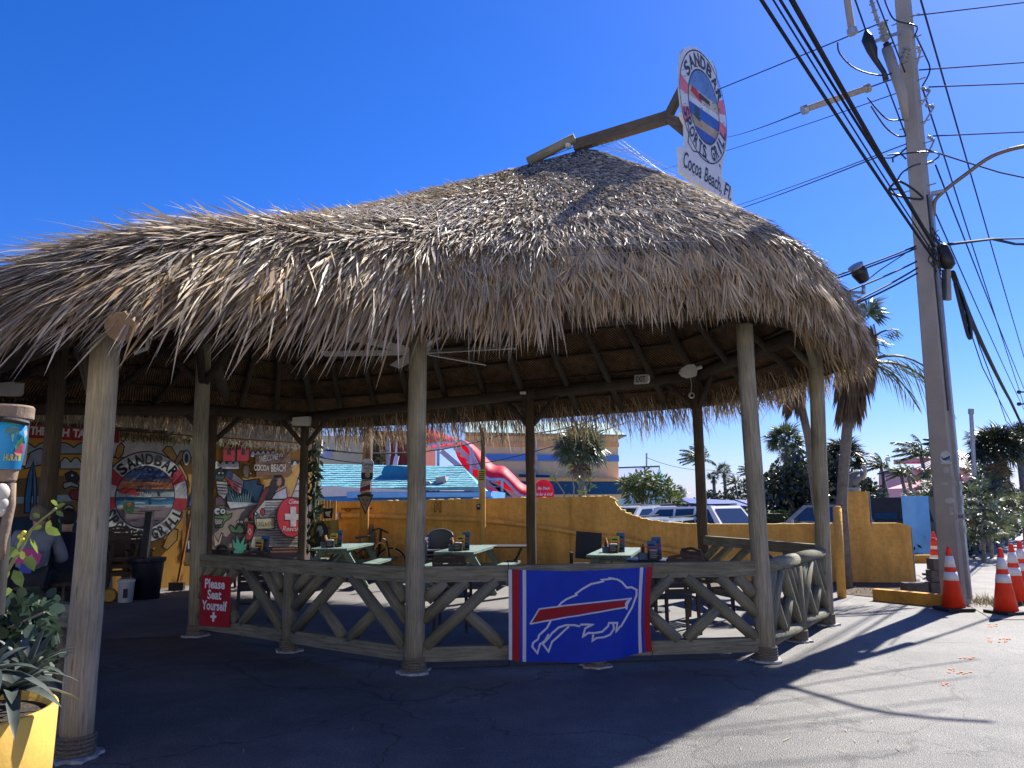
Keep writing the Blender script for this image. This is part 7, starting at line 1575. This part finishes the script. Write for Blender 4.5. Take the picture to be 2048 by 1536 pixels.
coco(1762, 935, 52, 1.35, 'windswept coconut palm between the pelican and the pole'); coco(1802, 950, 50, 1.1, 'low windswept coconut palm in front of the pink wall', wind=(-.9, 0, -.2)); coco(1842, 912, 46, 1.8, 'tall windswept coconut palm left of the utility pole'); coco(1815, 948, 56, 1.0, 'small coconut palm right behind the low windswept one')
# two tall bare trunks by the hut with hanging dead skirts, and drooping thin fronds
def skirt_palm(pts, Y, top, skirt_px, label, w, n=260, L=.9):
    q = [at(x, y, Y) for x, y in pts]; b = q[0].copy(); b.z = 0; t = thing('old_palm', label, 'palm tree', b, 'old palms beside the hut')
    part('trunk', MB().tube([b] + q, [w * 1.1] + [w] * len(q), 10, wob=.05), m_trunk, t, smooth=True)
    c0, c1 = at(*skirt_px[0], Y), at(*skirt_px[1], Y); mb = MB()
    for i in range(n):
        f_ = rs.rand(); p = c0.lerp(c1, f_); az = rs.uniform(0, 6.28); rr = skirt_px[2] * (.45 + .55 * math.sin(math.pi * min(1, f_ * .9 + .2))); o = p + Vector((math.cos(az), math.sin(az), 0)) * rr * rs.uniform(.5, 1); d = Vector((math.cos(az) * .22, math.sin(az) * .22, -1)) + Vector((-.12, 0, 0)); d.normalize(); s_ = d.cross(Vector((rs.normal(), rs.normal(), 0.1))).normalized() * .022; l = L * rs.uniform(.5, 1)
        mb.add([o - s_ * .6, o + d * l * .6 - s_, o + d * l, o + d * l * .6 + s_, o + s_ * .6], [(0, 1, 2, 3, 4)])
    part('dead_skirt', mb, m_dead, t, kind='stuff')
    return t, q
t, q = skirt_palm([(1640, 1050), (1630, 990), (1618, 880), (1600, 800), (1585, 740)], 15.5, None, ((1575, 745), (1592, 812), .24), 'leaning bare palm trunk with short dead skirt under the thatch', .08, 200, .5)
t, q = skirt_palm([(1683, 1010), (1688, 930), (1694, 860), (1705, 800), (1718, 720)], 14.6, None, ((1722, 650), (1698, 800), .29), 'old palm with thick brown dead skirt at the right edge of the thatch', .095, 900, .75)
for i, (d, L_) in enumerate((((.9, 0, .35), 2.0), ((.8, -.1, .6), 1.7), ((.7, .2, .2), 1.5), ((.2, 0, .9), 1.2))):
    part('frond', feather(at(1722, 735, 14.5), d, L_, (.12, 0, -.75), 90 + i, nl=20, w=.014, ll=.7), m_palm, t)
for i in range(7): put_frond(FANS[i % 3], t, at(1716, 655, 14.6), (rs.normal(.1, .4), rs.normal(0, .4), .6), .8, rs.normal(0, .5))
# plumeria with stubby limbs
def limbs_tree(name, label, cat, base, spots, trw, leaf, n, size, m_leaf, spread, m_tr=None, clump=True):
    t = thing(name, label, cat, base); b = Vector(base); tb = part('trunk', MB().tube([b, b + Vector((.05, 0, spots[0].z * .25))], [trw, trw * .8], 8), m_tr or m_trunk, t, smooth=True); s0 = b + Vector((.05, 0, spots[0].z * .25))
    for s_ in spots: part('limb', MB().tube(smooth_pts([s0, s0.lerp(s_, .45) + Vector((rs.normal(0, .15), rs.normal(0, .15), -.05)), s_], 3), [trw * .6] + [trw * .42] * 5 + [trw * .25], 7), m_tr or m_trunk, t, smooth=True)
    mb = MB()
    for i in range(n):
        s_ = spots[rs.randint(len(spots))]; v = Vector((rs.normal(), rs.normal(), rs.normal() * .8)); v = v.normalized() * spread * rs.uniform(.2, 1) ** .7; c = s_ + v; d = (v.normalized() + Vector((rs.normal(0, .4), rs.normal(0, .4), .25))).normalized(); sd = d.cross(Vector((rs.normal(), rs.normal(), rs.normal()))).normalized(); L_ = size * rs.uniform(.6, 1.2); wd2 = L_ * leaf
        mb.add([c, c + d * L_ * .45 + sd * wd2, c + d * L_ - Vector((0, 0, .12 * L_)), c + d * L_ * .45 - sd * wd2], [(0, 1, 2, 3)])
    part('crown', mb, m_leaf, t, kind='stuff'); return t
m_plum = mat('plumeria_leaf', (.10, .14, .035), .45, .35, 2, trans=.35)
limbs_tree('plumeria_tree', 'rounded plumeria tree with many bare limbs before the blue building', 'tree', (at(1300, 1020, 36).x, 36, 0), [at(x, y, 36 + rs.uniform(-.6, .6)) for x, y in ((1255, 968), (1265, 975), (1278, 962), (1292, 957), (1308, 960), (1322, 968), (1338, 980), (1268, 990), (1300, 975), (1330, 992), (1345, 1000), (1285, 980))], .10, .16, 950, .36, m_plum, .40)
m_sg = mat('seagrape_leaf', (.035, .05, .028), .35, .4, 2, trans=.2, spec=.7)
limbs_tree('sea_grape_tree', 'dark round leaved sea grape between the right hut posts', 'tree', (at(1590, 1020, 40).x, 40, 0), [at(x, y, 40 + rs.uniform(-1.5, 1.5)) for x, y in ((1545, 985), (1560, 968), (1578, 950), (1595, 940), (1610, 955), (1622, 975), (1600, 985), (1570, 995), (1548, 1005), (1625, 1000), (1598, 1005), (1612, 930), (1580, 975))], .2, .48, 3600, .27, m_sg, .95)
limbs_tree('sea_grape_tree', 'dark sea grape behind the last hut post and the pelican pillar', 'tree', (at(1668, 1020, 42).x, 42, 0), [at(x, y, 42 + rs.uniform(-1.5, 1.5)) for x, y in ((1655, 960), (1665, 980), (1680, 990), (1700, 985), (1720, 985), (1665, 1000), (1690, 1005), (1740, 1000), (1650, 940))], .2, .45, 2600, .28, m_sg, .95)
# bare stalks on the wall top
for i, (x0_, y0_, pts, lb) in enumerate(((1130, 990, ((1128, 985), (1115, 965), (1106, 950)), 'bare leafless stalk behind the yellow wall, left'), (1143, 990, ((1148, 975), (1145, 955), (1138, 945)), 'bare leafless stalk behind the yellow wall, middle'), (1180, 990, ((1172, 975), (1178, 962), (1190, 955)), 'leafy stalk with a few pale green leaves behind the yellow wall'))):
    t = thing('stalk_plant', lb, 'plant', (at(x0_, y0_, 20).x, 20, 0), 'thin plants behind the wall'); b_ = at(x0_, y0_, 20); b_.z = .0
    part('stem', MB().tube([b_] + [at(*p, 20) for p in pts], [.03, .02, .015, .008], 6), mat('stalk', (.2, .2, .11), .8), t)
    mb = MB()
    for k in range(12 if i < 2 else 26):
        c = at(*pts[rs.randint(3)], 20) + Vector((rs.normal(0, .1), 0, rs.normal(0, .12))); d = Vector((rs.normal(), rs.normal() * .3, rs.uniform(-.3, 1))).normalized(); sd = d.cross(Vector((0, 1, .2))).normalized(); L_ = rs.uniform(.08, .22); mb.face([c, c + d * L_ * .5 + sd * L_ * .16, c + d * L_, c + d * L_ * .5 - sd * L_ * .16])
    part('leaves', mb, m_plum, t, kind='stuff')
# saw palmetto thicket along the sidewalk, plants one by one
NP = 0
for x, y, Y, r in ((1855, 990, 27, .95), (1870, 965, 29, 1.0), (1890, 985, 26, 1.0), (1965, 1000, 23, .95), (1985, 985, 25, 1.0), (2005, 1000, 26, .95), (1975, 1030, 21, .85), (1960, 1050, 20, .75), (1990, 1025, 23, .85), (2008, 1035, 26, .8), (1958, 975, 26, 1.0), (2020, 1010, 30, .9), (1840, 1010, 30, .9), (1945, 1010, 24, .9), (1985, 950, 28, 1.1), (1965, 960, 30, 1.0)):
    c = at(x, y, Y); t = thing('saw_palmetto', 'spiky palmetto clump in the thicket between the pole and the sidewalk', 'bush', (c.x, c.y, 0), 'palmetto clumps along the sidewalk')
    part('stem', MB().tube([(c.x, c.y, 0), (c.x + .05, c.y, c.z * .5), c], .05, 6), m_trunk, t)
    for i in range(30): el = rs.uniform(-.3, 1.2); az = rs.uniform(0, 6.28); put_frond((FANS * 3 + FAND)[rs.randint(12)], t, c + Vector((rs.normal(0, .2), rs.normal(0, .2), rs.uniform(-.5, .2) * min(1.2, c.z))), (math.cos(az) * math.cos(el) - .25, math.sin(az) * math.cos(el), math.sin(el)), r * rs.uniform(.45, .8), rs.normal(0, .6))
leafmass('ground_scrub', lambda: (lambda p: Vector((p.x, p.y + rs.uniform(-1, 1), rs.uniform(0, .7) ** 1.3)))(sw0.lerp(sw0 + wd_ * 22, rs.rand()) - wn * rs.uniform(.2, 3.2)), 5200, .2, m_dkl)
# far street furniture
a = at(1953, 1030, 24); solo('street_post', MB().tube([(a.x, a.y, 0), at(1950, 960, 24), at(1942, 825, 24)], .06, 8).tube([at(1942, 828, 24), at(1942, 818, 24)], .085, 8), m_gal, 'bare thin grey street post right of the utility pole', 'post')
t = thing('street_lamp', 'twin headed street lamp poking out left of the utility pole', 'street lamp', (at(1880, 1000, 34).x, 34, 0)); part('pole', MB().tube([(at(1884, 1000, 34).x, 34, 0), at(1884, 880, 34)], .08, 8), m_blk, t)
for x, y in ((1860, 879), (1858, 888)): part('lamp_head', MB().ball(at(x, y, 34), (.34, .15, .07)), m_blk, t)
t = thing('street_lamp', 'low arm street lamp between the coconut palms', 'street lamp', (at(1766, 1000, 48).x, 48, 0)); part('pole', MB().tube([(at(1766, 1000, 48).x, 48, 0), at(1766, 944, 48)], .09, 8), m_blk, t); part('arm', MB().bar(at(1755, 948, 48), at(1777, 942, 48), .1, .1), m_blk, t)
t = thing('distant_pole', 'distant utility pole stub with two insulators at the right edge', 'utility pole', (at(2062, 1000, 55).x, 55, 0)); part('shaft', MB().tube([(at(2062, 1000, 55).x, 55, 0), at(2060, 740, 55)], .2, 8), m_pc, t)
for y in (784, 808): part('arm', MB().tube([at(2036, y, 55), at(2060, y, 55)], .06, 6), m_blk, t); part('insulator', MB().ball(at(2038, y, 55), .15, 8, 6), m_blk, t)

# added unseen building behind the viewpoint, bounces sunlight onto the shaded hut
sf = thing('bounce_building', 'plain pale stucco building added unseen behind the viewpoint to bounce light', 'building', (0, -17, 0)); m_st = mat('pale_stucco', (.78, .72, .62), .9, .08, .8, .3, 20)
part('wall', MB().box((0, -20, 4.2), (52, 6, 8.4)), m_st, sf); part('parapet', MB().box((0, -16.95, 8.5), (52.4, .3, .5)), m_st, sf)
for i in range(8): x = -22 + i * 6.3; w_ = part('window', MB().box((x, -16.98, 5.9), (1.9, .12, 1.5)), m_fas, sf); part('pane', MB().box((x, -16.90, 5.9), (1.6, .03, 1.2)), m_cg, w_)
for i in range(4): x = -18.8 + i * 12.6; part('shop_window', MB().box((x, -16.97, 1.5), (3.2, .14, 2.0)), m_cg, sf); part('awning', MB().prism([(x - 1.9, -17, 3.1), (x + 1.9, -17, 3.1), (x + 1.9, -15.9, 2.7), (x - 1.9, -15.9, 2.7)], (0, 0, -.06)), m_fas, sf)
part('door', MB().box((-12.4, -16.96, 1.1), (1.1, .14, 2.2)), m_teal, sf)
# ================================================================ NEAR LEFT: CARVED TIKI, PLANTER, PLANTS, PEOPLE
m_tw = mat('carved_wood', (.24, .17, .12), .8, .3, 5, .5, 20); m_tk = mat('carved_dark', (.025, .022, .02), .7, .3); m_tb = mat('turquoise_paint', lin(20, 150, 195), .5, .25, 4, col2=lin(20, 120, 170))
TC = at(2, 1010, 3.35); TC.z = 0; zt = lambda y: at(30, y, 3.25).z
tk = thing('tiki_statue', 'carved wooden tiki with turquoise painted face panel at the left edge', 'statue', TC)
def ring_(y0, y1, r0, r1, m_, name, a=1.0): return part(name, MB().lathe([(r0 * .9, zt(y1)), (r0, zt(y1) + .008), (r1, zt(y0) - .008), (r1 * .93, zt(y0))], TC, 36), m_, tk, smooth=False)
RB = (at(62, 830, 3.3) - at(2, 830, 3.3)).length * .74
ring_(806, 836, RB * .99, RB, m_tw, 'crown'); ring_(836, 932, RB * .80, RB * .84, m_tk, 'head_core'); ring_(932, 962, RB * .52, RB * .58, m_tw, 'chin_band'); ring_(962, 1240, RB * .50, RB * .46, m_tk, 'trunk')
# face panel: a curved turquoise shield wrapped round the head, widest at the brow, narrow at the chin
def face_pt(u, v, r): a = R_(-90) + u; return TC + Vector((math.cos(a) * r, math.sin(a) * r, v))
NZ = 16; vs = []; NUf = 20
hw = lambda t: 1.50 * (1 - .10 * t) * min(1, (math.sqrt(max(0, 1 - (t - .35) ** 2 / .55)) + .15))
prz = [(t, zt(834 + 103 * t)) for t in [i / NZ for i in range(NZ + 1)]]
def frad(t): return RB * (.80 + .16 * math.sin(min(1, t / .3) * math.pi / 2) - .36 * max(0, t - .45) ** 1.2)
for t, z in prz:
    for j in range(NUf + 1): vs.append(face_pt(-1.5 + 3.0 * j / NUf, z, frad(t)))
fs = [(i * (NUf + 1) + j, (i + 1) * (NUf + 1) + j, (i + 1) * (NUf + 1) + j + 1, i * (NUf + 1) + j + 1) for i in range(NZ) for j in range(NUf)]
part('face_panel', MB().add(vs, fs), m_tb, tk, smooth=True)
def fp2(px, py, off=.004):                                  # a point of the panel seen at a measured pixel: hit the turned surface
    d = ray(px, py); best = None; s_ = 2.6
    while s_ < 4.2:
        p = cC + d * s_; t = (py - 834) / 103; rr = frad(min(1, max(0, t))) + off
        if (p.xy - TC.xy).length <= rr: return p
        s_ += .004
    return cC + d * 3.2
def fpaint(pts, rgb, off): 
    q = [fp2(*p, off) for p in pts]; part('painted_patch', MB().face(q[::-1]), paint(*rgb), tk)
fpaint(((12, 856), (32, 852), (40, 858), (34, 880), (28, 892), (24, 880), (22, 868), (10, 864)), (110, 150, 120), .006); fpaint(((30, 890), (46, 870), (50, 884), (46, 905), (30, 908)), (60, 140, 100), .008); fpaint(((28, 905), (42, 886), (50, 888), (46, 908), (34, 912)), (225, 110, 120), .011); fpaint(((48, 862), (53, 858), (55, 868), (50, 876)), (225, 215, 215), .010); fpaint(((12, 842), (40, 838), (54, 845), (48, 850), (20, 848)), (150, 200, 130), .006); fpaint(((14, 900), (26, 886), (30, 862), (34, 866), (32, 890), (24, 905)), (25, 160, 205), .007)
k = MB(); q0 = fp2(7, 920, .012)
for i, chh in enumerate('HURRI'): a, b = fp2(7 + i * 7.4, 921, .014), fp2(13.4 + i * 7.0, 921, .014); text_on(k, a, b - a, Vector((0, 0, at(0, 908, 3.2).z - at(0, 921, 3.2).z)), chh, bold=.02)
part('lettering', k, paint(235, 205, 40), tk)
part('brow_edge', MB().tube([face_pt(-1.4 + 2.8 * j / 20, zt(843 - 6 * math.sin(math.pi * j / 20)), RB * 1.0) for j in range(21)], .012, 6), m_tk, tk)
part('carved_strip', MB().tube([fp2(24, 966, .05), fp2(21, 1010, .05), fp2(12, 1050, .06), fp2(5, 1085, .07), fp2(3, 1120, .07)], [.016, .019, .02, .016, .012], 6), m_tw, tk, smooth=True)
for y, r in ((985, .035), (1006, .03), (1022, .022)): part('tooth', MB().ball(fp2(3, y, .05), (r, r, r * 1.1)), mat('bone_paint', (.62, .56, .46), .6), tk, smooth=True)
# round yellow planter with plants
m_py = mat('planter_yellow', lin(222, 178, 84), .8, .08, 1.2, .15, 30); m_soil = mat('soil', (.06, .045, .03), .95, .4, 20, 1, 60)
pr0 = gnd(116, 1405, .66); PC = Vector((-2.72, 3.9, 0)); PR = (Vector((pr0.x, pr0.y, 0)) - PC).length
plr = thing('round_planter', 'round yellow planter in the near left corner full of spiky plants', 'planter', PC)
part('drum', MB().lathe([(PR * .97, 0), (PR, .655), (PR * .985, .665), (PR * .94, .665), (PR * .93, .60)], PC, 48), m_py, plr, smooth=True); part('soil', MB().lathe([(PR * .94, .615), (0, .64)], PC, 32), m_soil, plr)
m_brom = mat('bromeliad_leaf', (.075, .095, .085), .5, .3, 6, trans=.12)
def rosette(c, n, L, label, m_=m_brom, up=.5, w=.05):
    t = thing('bromeliad', label, 'plant', c); c = Vector(c)
    for i in range(n):
        az = i * 2.39996 + rs.normal(0, .2); e = up + .9 * (1 - i / n) - .2; d = Vector((math.cos(az) * math.cos(e), math.sin(az) * math.cos(e), math.sin(e))); s_ = d.cross(Vector((0, 0, 1))).normalized(); nn = s_.cross(d); l = L * rs.uniform(.75, 1.1); mb = MB(); vs = []
        for k in range(6):
            q = k / 5; p = c + d * (l * q) + Vector((0, 0, -.45 * l * q * q * math.cos(e))); ww = w * (1.0 - .15 * q) * math.sqrt(max(0.0, 1 - q ** 2.2)); vs += [p - s_ * ww + nn * ww * .45, p, p + s_ * ww + nn * ww * .45]
        mb.add(vs, [(3 * k + a, 3 * k + a + 1, 3 * k + 4 + a, 3 * k + 3 + a) for k in range(5) for a in (0, 1)]); part('leaf', mb, m_, t, smooth=True)
    return t
def pz(px, py, z): g = gnd(px, py, z); return g
rosette(at(20, 1385, 3.75), 20, .31, 'large grey green bromeliad spilling over the planter rim', up=.15, w=.035); rosette(at(55, 1345, 4.05), 14, .30, 'upright grey bromeliad behind the large one in the planter', up=.55, w=.026); rosette(at(-25, 1350, 3.6), 14, .30, 'bromeliad at the very left edge of the planter', up=.3, w=.035); rosette(at(62, 1352, 4.1), 9, .22, 'small bromeliad near the right side of the planter', up=.3, w=.016)
m_bush = mat('bush_leaf', (.055, .095, .06), .5, .35, 3, trans=.25)
bs = thing('leafy_bush', 'round leaved green bush behind the bromeliads in the planter', 'shrub', at(40, 1330, 4.3)); mb = MB()
for i in range(620):
    x = rs.uniform(-40, 92) if rs.rand() < .85 else rs.uniform(60, 118); y = rs.uniform(1195, 1350); c = at(x, y, rs.uniform(4.15, 4.75)); d = Vector((rs.normal(), rs.normal() - .3, rs.normal() * .7)).normalized(); s_ = d.cross(Vector((rs.normal(), rs.normal(), rs.normal()))).normalized(); L_ = rs.uniform(.05, .10); w_ = L_ * .42
    mb.add([c, c + d * L_ * .3 + s_ * w_, c + d * L_ * .75 + s_ * w_ * .8, c + d * L_, c + d * L_ * .75 - s_ * w_ * .8, c + d * L_ * .3 - s_ * w_], [(0, 1, 2, 3, 4, 5)])
part('foliage', mb, m_bush, bs, kind='stuff')
for i in range(12): a = at(rs.uniform(-20, 70), 1350, 4.35); part('stem', MB().tube([a, a + Vector((rs.normal(0, .1), rs.normal(0, .05), .2)), a + Vector((rs.normal(0, .2), rs.normal(0, .1), .36))], .006, 5), m_trunk, bs)
# sprig with yellow flowers reaching up
sprig = thing('flowering_sprig', 'thin sunlit sprig with pale leaves and yellow buds in front of the people', 'plant', at(-5, 1235, 3.7)); m_spl = mat('sprig_leaf', (.20, .27, .06), .45, .25, 8, trans=.45)
sp = [at(x, y, 3.7) for x, y in ((-20, 1170), (0, 1158), (14, 1143), (30, 1115), (48, 1085), (62, 1060), (74, 1048), (88, 1036), (104, 1024), (112, 1016))]; part('stem', MB().tube(sp, [.008] * 5 + [.006] * 5, 6), mat('sprig_stem', (.25, .25, .10), .7), sprig, smooth=True)
for x, y, a, L_ in ((108, 1018, 30, .075), (116, 1010, 150, .06), (112, 1022, -40, .05), (90, 1058, -20, .09), (84, 1052, 200, .055), (80, 1035, 150, .05), (60, 1075, -60, .10), (50, 1078, 240, .07), (40, 1106, 180, .09), (30, 1096, 200, .1), (27, 1140, -70, .11), (52, 1112, -50, .10), (22, 1118, 170, .09), (5, 1160, 60, .07), (3, 1190, 30, .08), (-2, 1178, 120, .08), (46, 1120, 100, .06), (100, 1040, -100, .07)):
    L_ *= .8; c = at(x, y, 3.7 + rs.uniform(-.04, .04)); d = (cR * math.cos(R_(a)) + cU * math.sin(R_(a)) + cF * rs.uniform(-.3, .3)).normalized(); s_ = d.cross(Vector((rs.normal(0, .3), -1, rs.normal(0, .5)))).normalized() * L_ * .32
    f_ = Vector((0, 0, -.1 * L_)); part('leaf', MB().add([c, c + d * L_ * .3 + s_ * .9, c + d * L_ * .7 + s_ * .75, c + d * L_ + f_, c + d * L_ * .7 - s_ * .75, c + d * L_ * .3 - s_ * .9, c + d * L_ * .5 + f_ * .6], [(0, 1, 2, 6), (2, 3, 6), (3, 4, 6), (4, 5, 0, 6)]), m_spl, sprig, smooth=True)
for x, y in ((40, 1073), (48, 1066), (44, 1078)): part('bud', MB().ball(at(x, y, 3.68), .012, 8, 6), paint(240, 225, 60, .5, .9), sprig, smooth=True)

# ---------------------------------------------------------------- people, seated with their backs to us
def skin_mesh(name, verts, edges, radii, parent, m_, root=0, lv=2):
    bm = bmesh.new(); lay_ = bm.verts.layers.skin.verify(); vs = [bm.verts.new(Vector(v)) for v in verts]
    for v, r in zip(vs, radii): v[lay_].radius = (r, r) if not isinstance(r, tuple) else r
    vs[root][lay_].use_root = True
    for a, b in edges: bm.edges.new((vs[a], vs[b]))
    me = bpy.data.meshes.new(name); bm.to_mesh(me); bm.free(); o = bpy.data.objects.new(name, me); COL.objects.link(o)
    sk = o.modifiers.new('skin', 'SKIN'); sk.use_smooth_shade = True; sd = o.modifiers.new('smooth', 'SUBSURF'); sd.levels = lv; sd.render_levels = lv
    dg = bpy.context.evaluated_depsgraph_get(); me2 = bpy.data.meshes.new_from_object(o.evaluated_get(dg)); bpy.data.objects.remove(o)
    me2.materials.clear(); me2.materials.append(m_); o2 = bpy.data.objects.new(name, me2); COL.objects.link(o2); o2.parent = parent
    for p in me2.polygons: p.use_smooth = True
    return o2
m_skin = mat('skin', (.42, .27, .19), .55, .06)
def person(loc, rz, label, shirt, trousers, hair, lean=.15, sh_name='sweatshirt', seat=.74, graphic=None, sc=1.0):
    t = thing('person', label, 'person', (0, 0, 0)); s = seat; L = lean                  # facing +y, hips at seat height
    V = {'pel': (0, 0, s + .06), 'wai': (0, .02 + L * .3, s + .25), 'che': (0, .04 + L * .8, s + .42), 'nb': (0, .05 + L * 1.1, s + .54), 'nk': (0, .07 + L * 1.25, s + .61), 'hd': (0, .10 + L * 1.35, s + .70), 'tp': (0, .09 + L * 1.35, s + .80)}
    for sd, sg in (('l', -1), ('r', 1)):
        V.update({'sh' + sd: (sg * .175, .04 + L, s + .50), 'el' + sd: (sg * .27, .08 + L * 1.2, s + .24), 'wr' + sd: (sg * .16, .34 + L, s + .22), 'hp' + sd: (sg * .10, .02, s + .04), 'kn' + sd: (sg * .15, .44, s + .06), 'an' + sd: (sg * .14, .40, s - .38), 'to' + sd: (sg * .15, .56, s - .42)})
    R = dict(pel=.13, wai=(.15, .105), che=(.165, .11), nb=.07, nk=.052, hd=.085, tp=.07, shl=.07, shr=.07, ell=.048, elr=.048, wrl=.032, wrr=.032, hpl=.10, hpr=.10, knl=.066, knr=.066, anl=.042, anr=.042, tol=.035, tor=.035)
    E = [('pel', 'wai'), ('wai', 'che'), ('che', 'nb'), ('nb', 'nk'), ('nk', 'hd'), ('hd', 'tp'), ('che', 'shl'), ('che', 'shr'), ('shl', 'ell'), ('shr', 'elr'), ('ell', 'wrl'), ('elr', 'wrr'), ('pel', 'hpl'), ('pel', 'hpr'), ('hpl', 'knl'), ('hpr', 'knr'), ('knl', 'anl'), ('knr', 'anr'), ('anl', 'tol'), ('anr', 'tor')]
    def sub(name, keys, extra, m_, root):
        ks = [k for k in V if k in keys]; ix = {k: i for i, k in enumerate(ks)}
        return skin_mesh(name, [V[k] for k in ks], [(ix[a], ix[b]) for a, b in E if a in ix and b in ix], [tuple(x + extra for x in R[k]) if isinstance(R[k], tuple) else R[k] + extra for k in ks], t, m_, ix[root])
    body = sub('body', set(V), 0, m_skin, 'pel')
    sub(sh_name, {'pel', 'wai', 'che', 'nb', 'shl', 'shr', 'ell', 'elr', 'wrl', 'wrr'}, .022, shirt, 'pel'); sub('trousers', {'pel', 'hpl', 'hpr', 'knl', 'knr', 'anl', 'anr'}, .018, trousers, 'pel'); 
    h = Vector(V['hd']) + Vector((0, -.01, .035)); part('hair', MB().ball(h + Vector((0, -.015, .015)), (.098, .112, .112), 16, 12), hair, t, smooth=True)
    f_ = Vector(V['hd']); part('nose', MB().ball(f_ + Vector((0, .112, 0)), (.014, .018, .022)), m_skin, t, smooth=True)
    for sg in (-1, 1):
        part('ear', MB().ball(f_ + Vector((sg * .09, .0, .01)), (.014, .026, .034)), m_skin, t, smooth=True); part('eye', MB().ball(f_ + Vector((sg * .035, .098, .028)), .012, 8, 6), m_blk, t)
        w_ = Vector(V['wrl' if sg < 0 else 'wrr'])
        for i in range(5):
            b_ = w_ + Vector((-sg * .01 + (i - 2) * .018 * sg, .035, -.005)); d = Vector(((i - 2) * .12 * sg, 1, -.25)) if i else Vector((-sg * .9, .6, 0)); d.normalize(); l = (.05, .065, .072, .068, .055)[i]; part('finger', MB().tube([b_, b_ + d * l * .6, b_ + d * l + Vector((0, 0, -.015))], [.010, .009, .007], 6), m_skin, t, smooth=True)
        part('shoe', MB().ball(Vector(V['tol' if sg < 0 else 'tor']) + Vector((0, -.06, -.01)), (.05, .14, .05)), m_blk, t, smooth=True)
    if graphic:
        for i, (pts, c_) in enumerate(graphic): part('back_print', MB().face([(x, -.148 + L * (z * 1.0) - .005 * i, s + .2 + z) for x, z in pts]), paint(*c_), t)
    place(t, loc, rz); t.scale = (sc, sc, sc); return t
m_gs = mat('grey_sweatshirt', lin(120, 128, 140), .9, .15, 8, .3, 60); m_nv = mat('navy_jacket', lin(28, 34, 52), .9, .15, 8); m_tr = mat('dark_trousers', (.02, .022, .03), .9); m_hg = mat('hair_grey', (.16, .14, .12), .8, .3, 40); m_hd2 = mat('hair_dark', (.02, .016, .013), .7, .3, 40)
pa = at(60, 1150, 8.9); person((pa.x, pa.y, 0), R_(20), 'seated person in grey sweatshirt with a bright pink print on the back', m_gs, m_tr, m_hg, .12, 'sweatshirt', .76, [([(-.12, .02), (.10, .0), (.13, .10), (.05, .17), (-.06, .18), (-.14, .1)], (205, 80, 150)), ([(-.08, -.08), (.04, -.09), (.05, .0), (-.06, .02)], (60, 80, 190)), ([(-.03, .05), (.06, .04), (.03, .12)], (235, 160, 200))], 1.02)
pb2 = at(122, 1150, 9.3); person((pb2.x, pb2.y, 0), R_(25), 'seated person in dark navy jacket leaning in beside the big post', m_nv, m_tr, m_hd2, .2, 'jacket', .74)
def stool(loc, label):
    t = thing('bar_stool', label, 'stool', loc); b_ = Vector(loc); part('seat', MB().lathe([(.17, .70), (.18, .72), (.17, .74), (0, .74)], b_, 20), m_slat, t)
    for i in range(4): a = R_(45 + 90 * i); part('leg', MB().tube([b_ + Vector((math.cos(a) * .2, math.sin(a) * .2, 0)), b_ + Vector((math.cos(a) * .13, math.sin(a) * .13, .70))], .02, 6), m_slat, t)
stool((pa.x, pa.y, .004), 'wooden bar stool under the person in the grey sweatshirt'); stool((pb2.x, pb2.y, .004), 'wooden bar stool under the person in the navy jacket')
# a leaning grey board behind them
t = thing('bar_counter', 'dark boarded bar front running below the banner on the left', 'bar counter', (-8.6, 12.1, 0)); bpn = Plane(mp_.A + mp_.n * .9, az=54)
qa, qb = bpn.pt(-120, 1100), bpn.pt(178, 1100); qa.z = qb.z = 0; n_ = 12
for i in range(n_): a, b = qa.lerp(qb, i / n_), qa.lerp(qb, (i + .96) / n_); part('board', MB().prism([a, b, b + Vector((0, 0, 1.02)), a + Vector((0, 0, 1.02))], -bpn.n * .04), m_tk, t)
part('counter_top', MB().bar(qa + Vector((0, 0, 1.05)), qb + Vector((0, 0, 1.05)), .5, .05, up=(0, 0, 1)), m_log, t)

# straws blown off the roof
fs_ = MB()
for i in range(170):
    c = Vector((rs.uniform(-3.2, 5.5), rs.uniform(3.4, 8.6), .006 + .00008 * i)); a = rs.uniform(0, 6.28); d = Vector((math.cos(a), math.sin(a), 0)); L_ = rs.uniform(.03, .16); s_ = Vector((-d.y, d.x, 0)) * rs.uniform(.002, .005); fs_.face([c - s_, c + d * L_, c + s_])
part('fallen_straw', fs_, mat('fallen_straw', (.4, .33, .22), .8), kind='stuff')
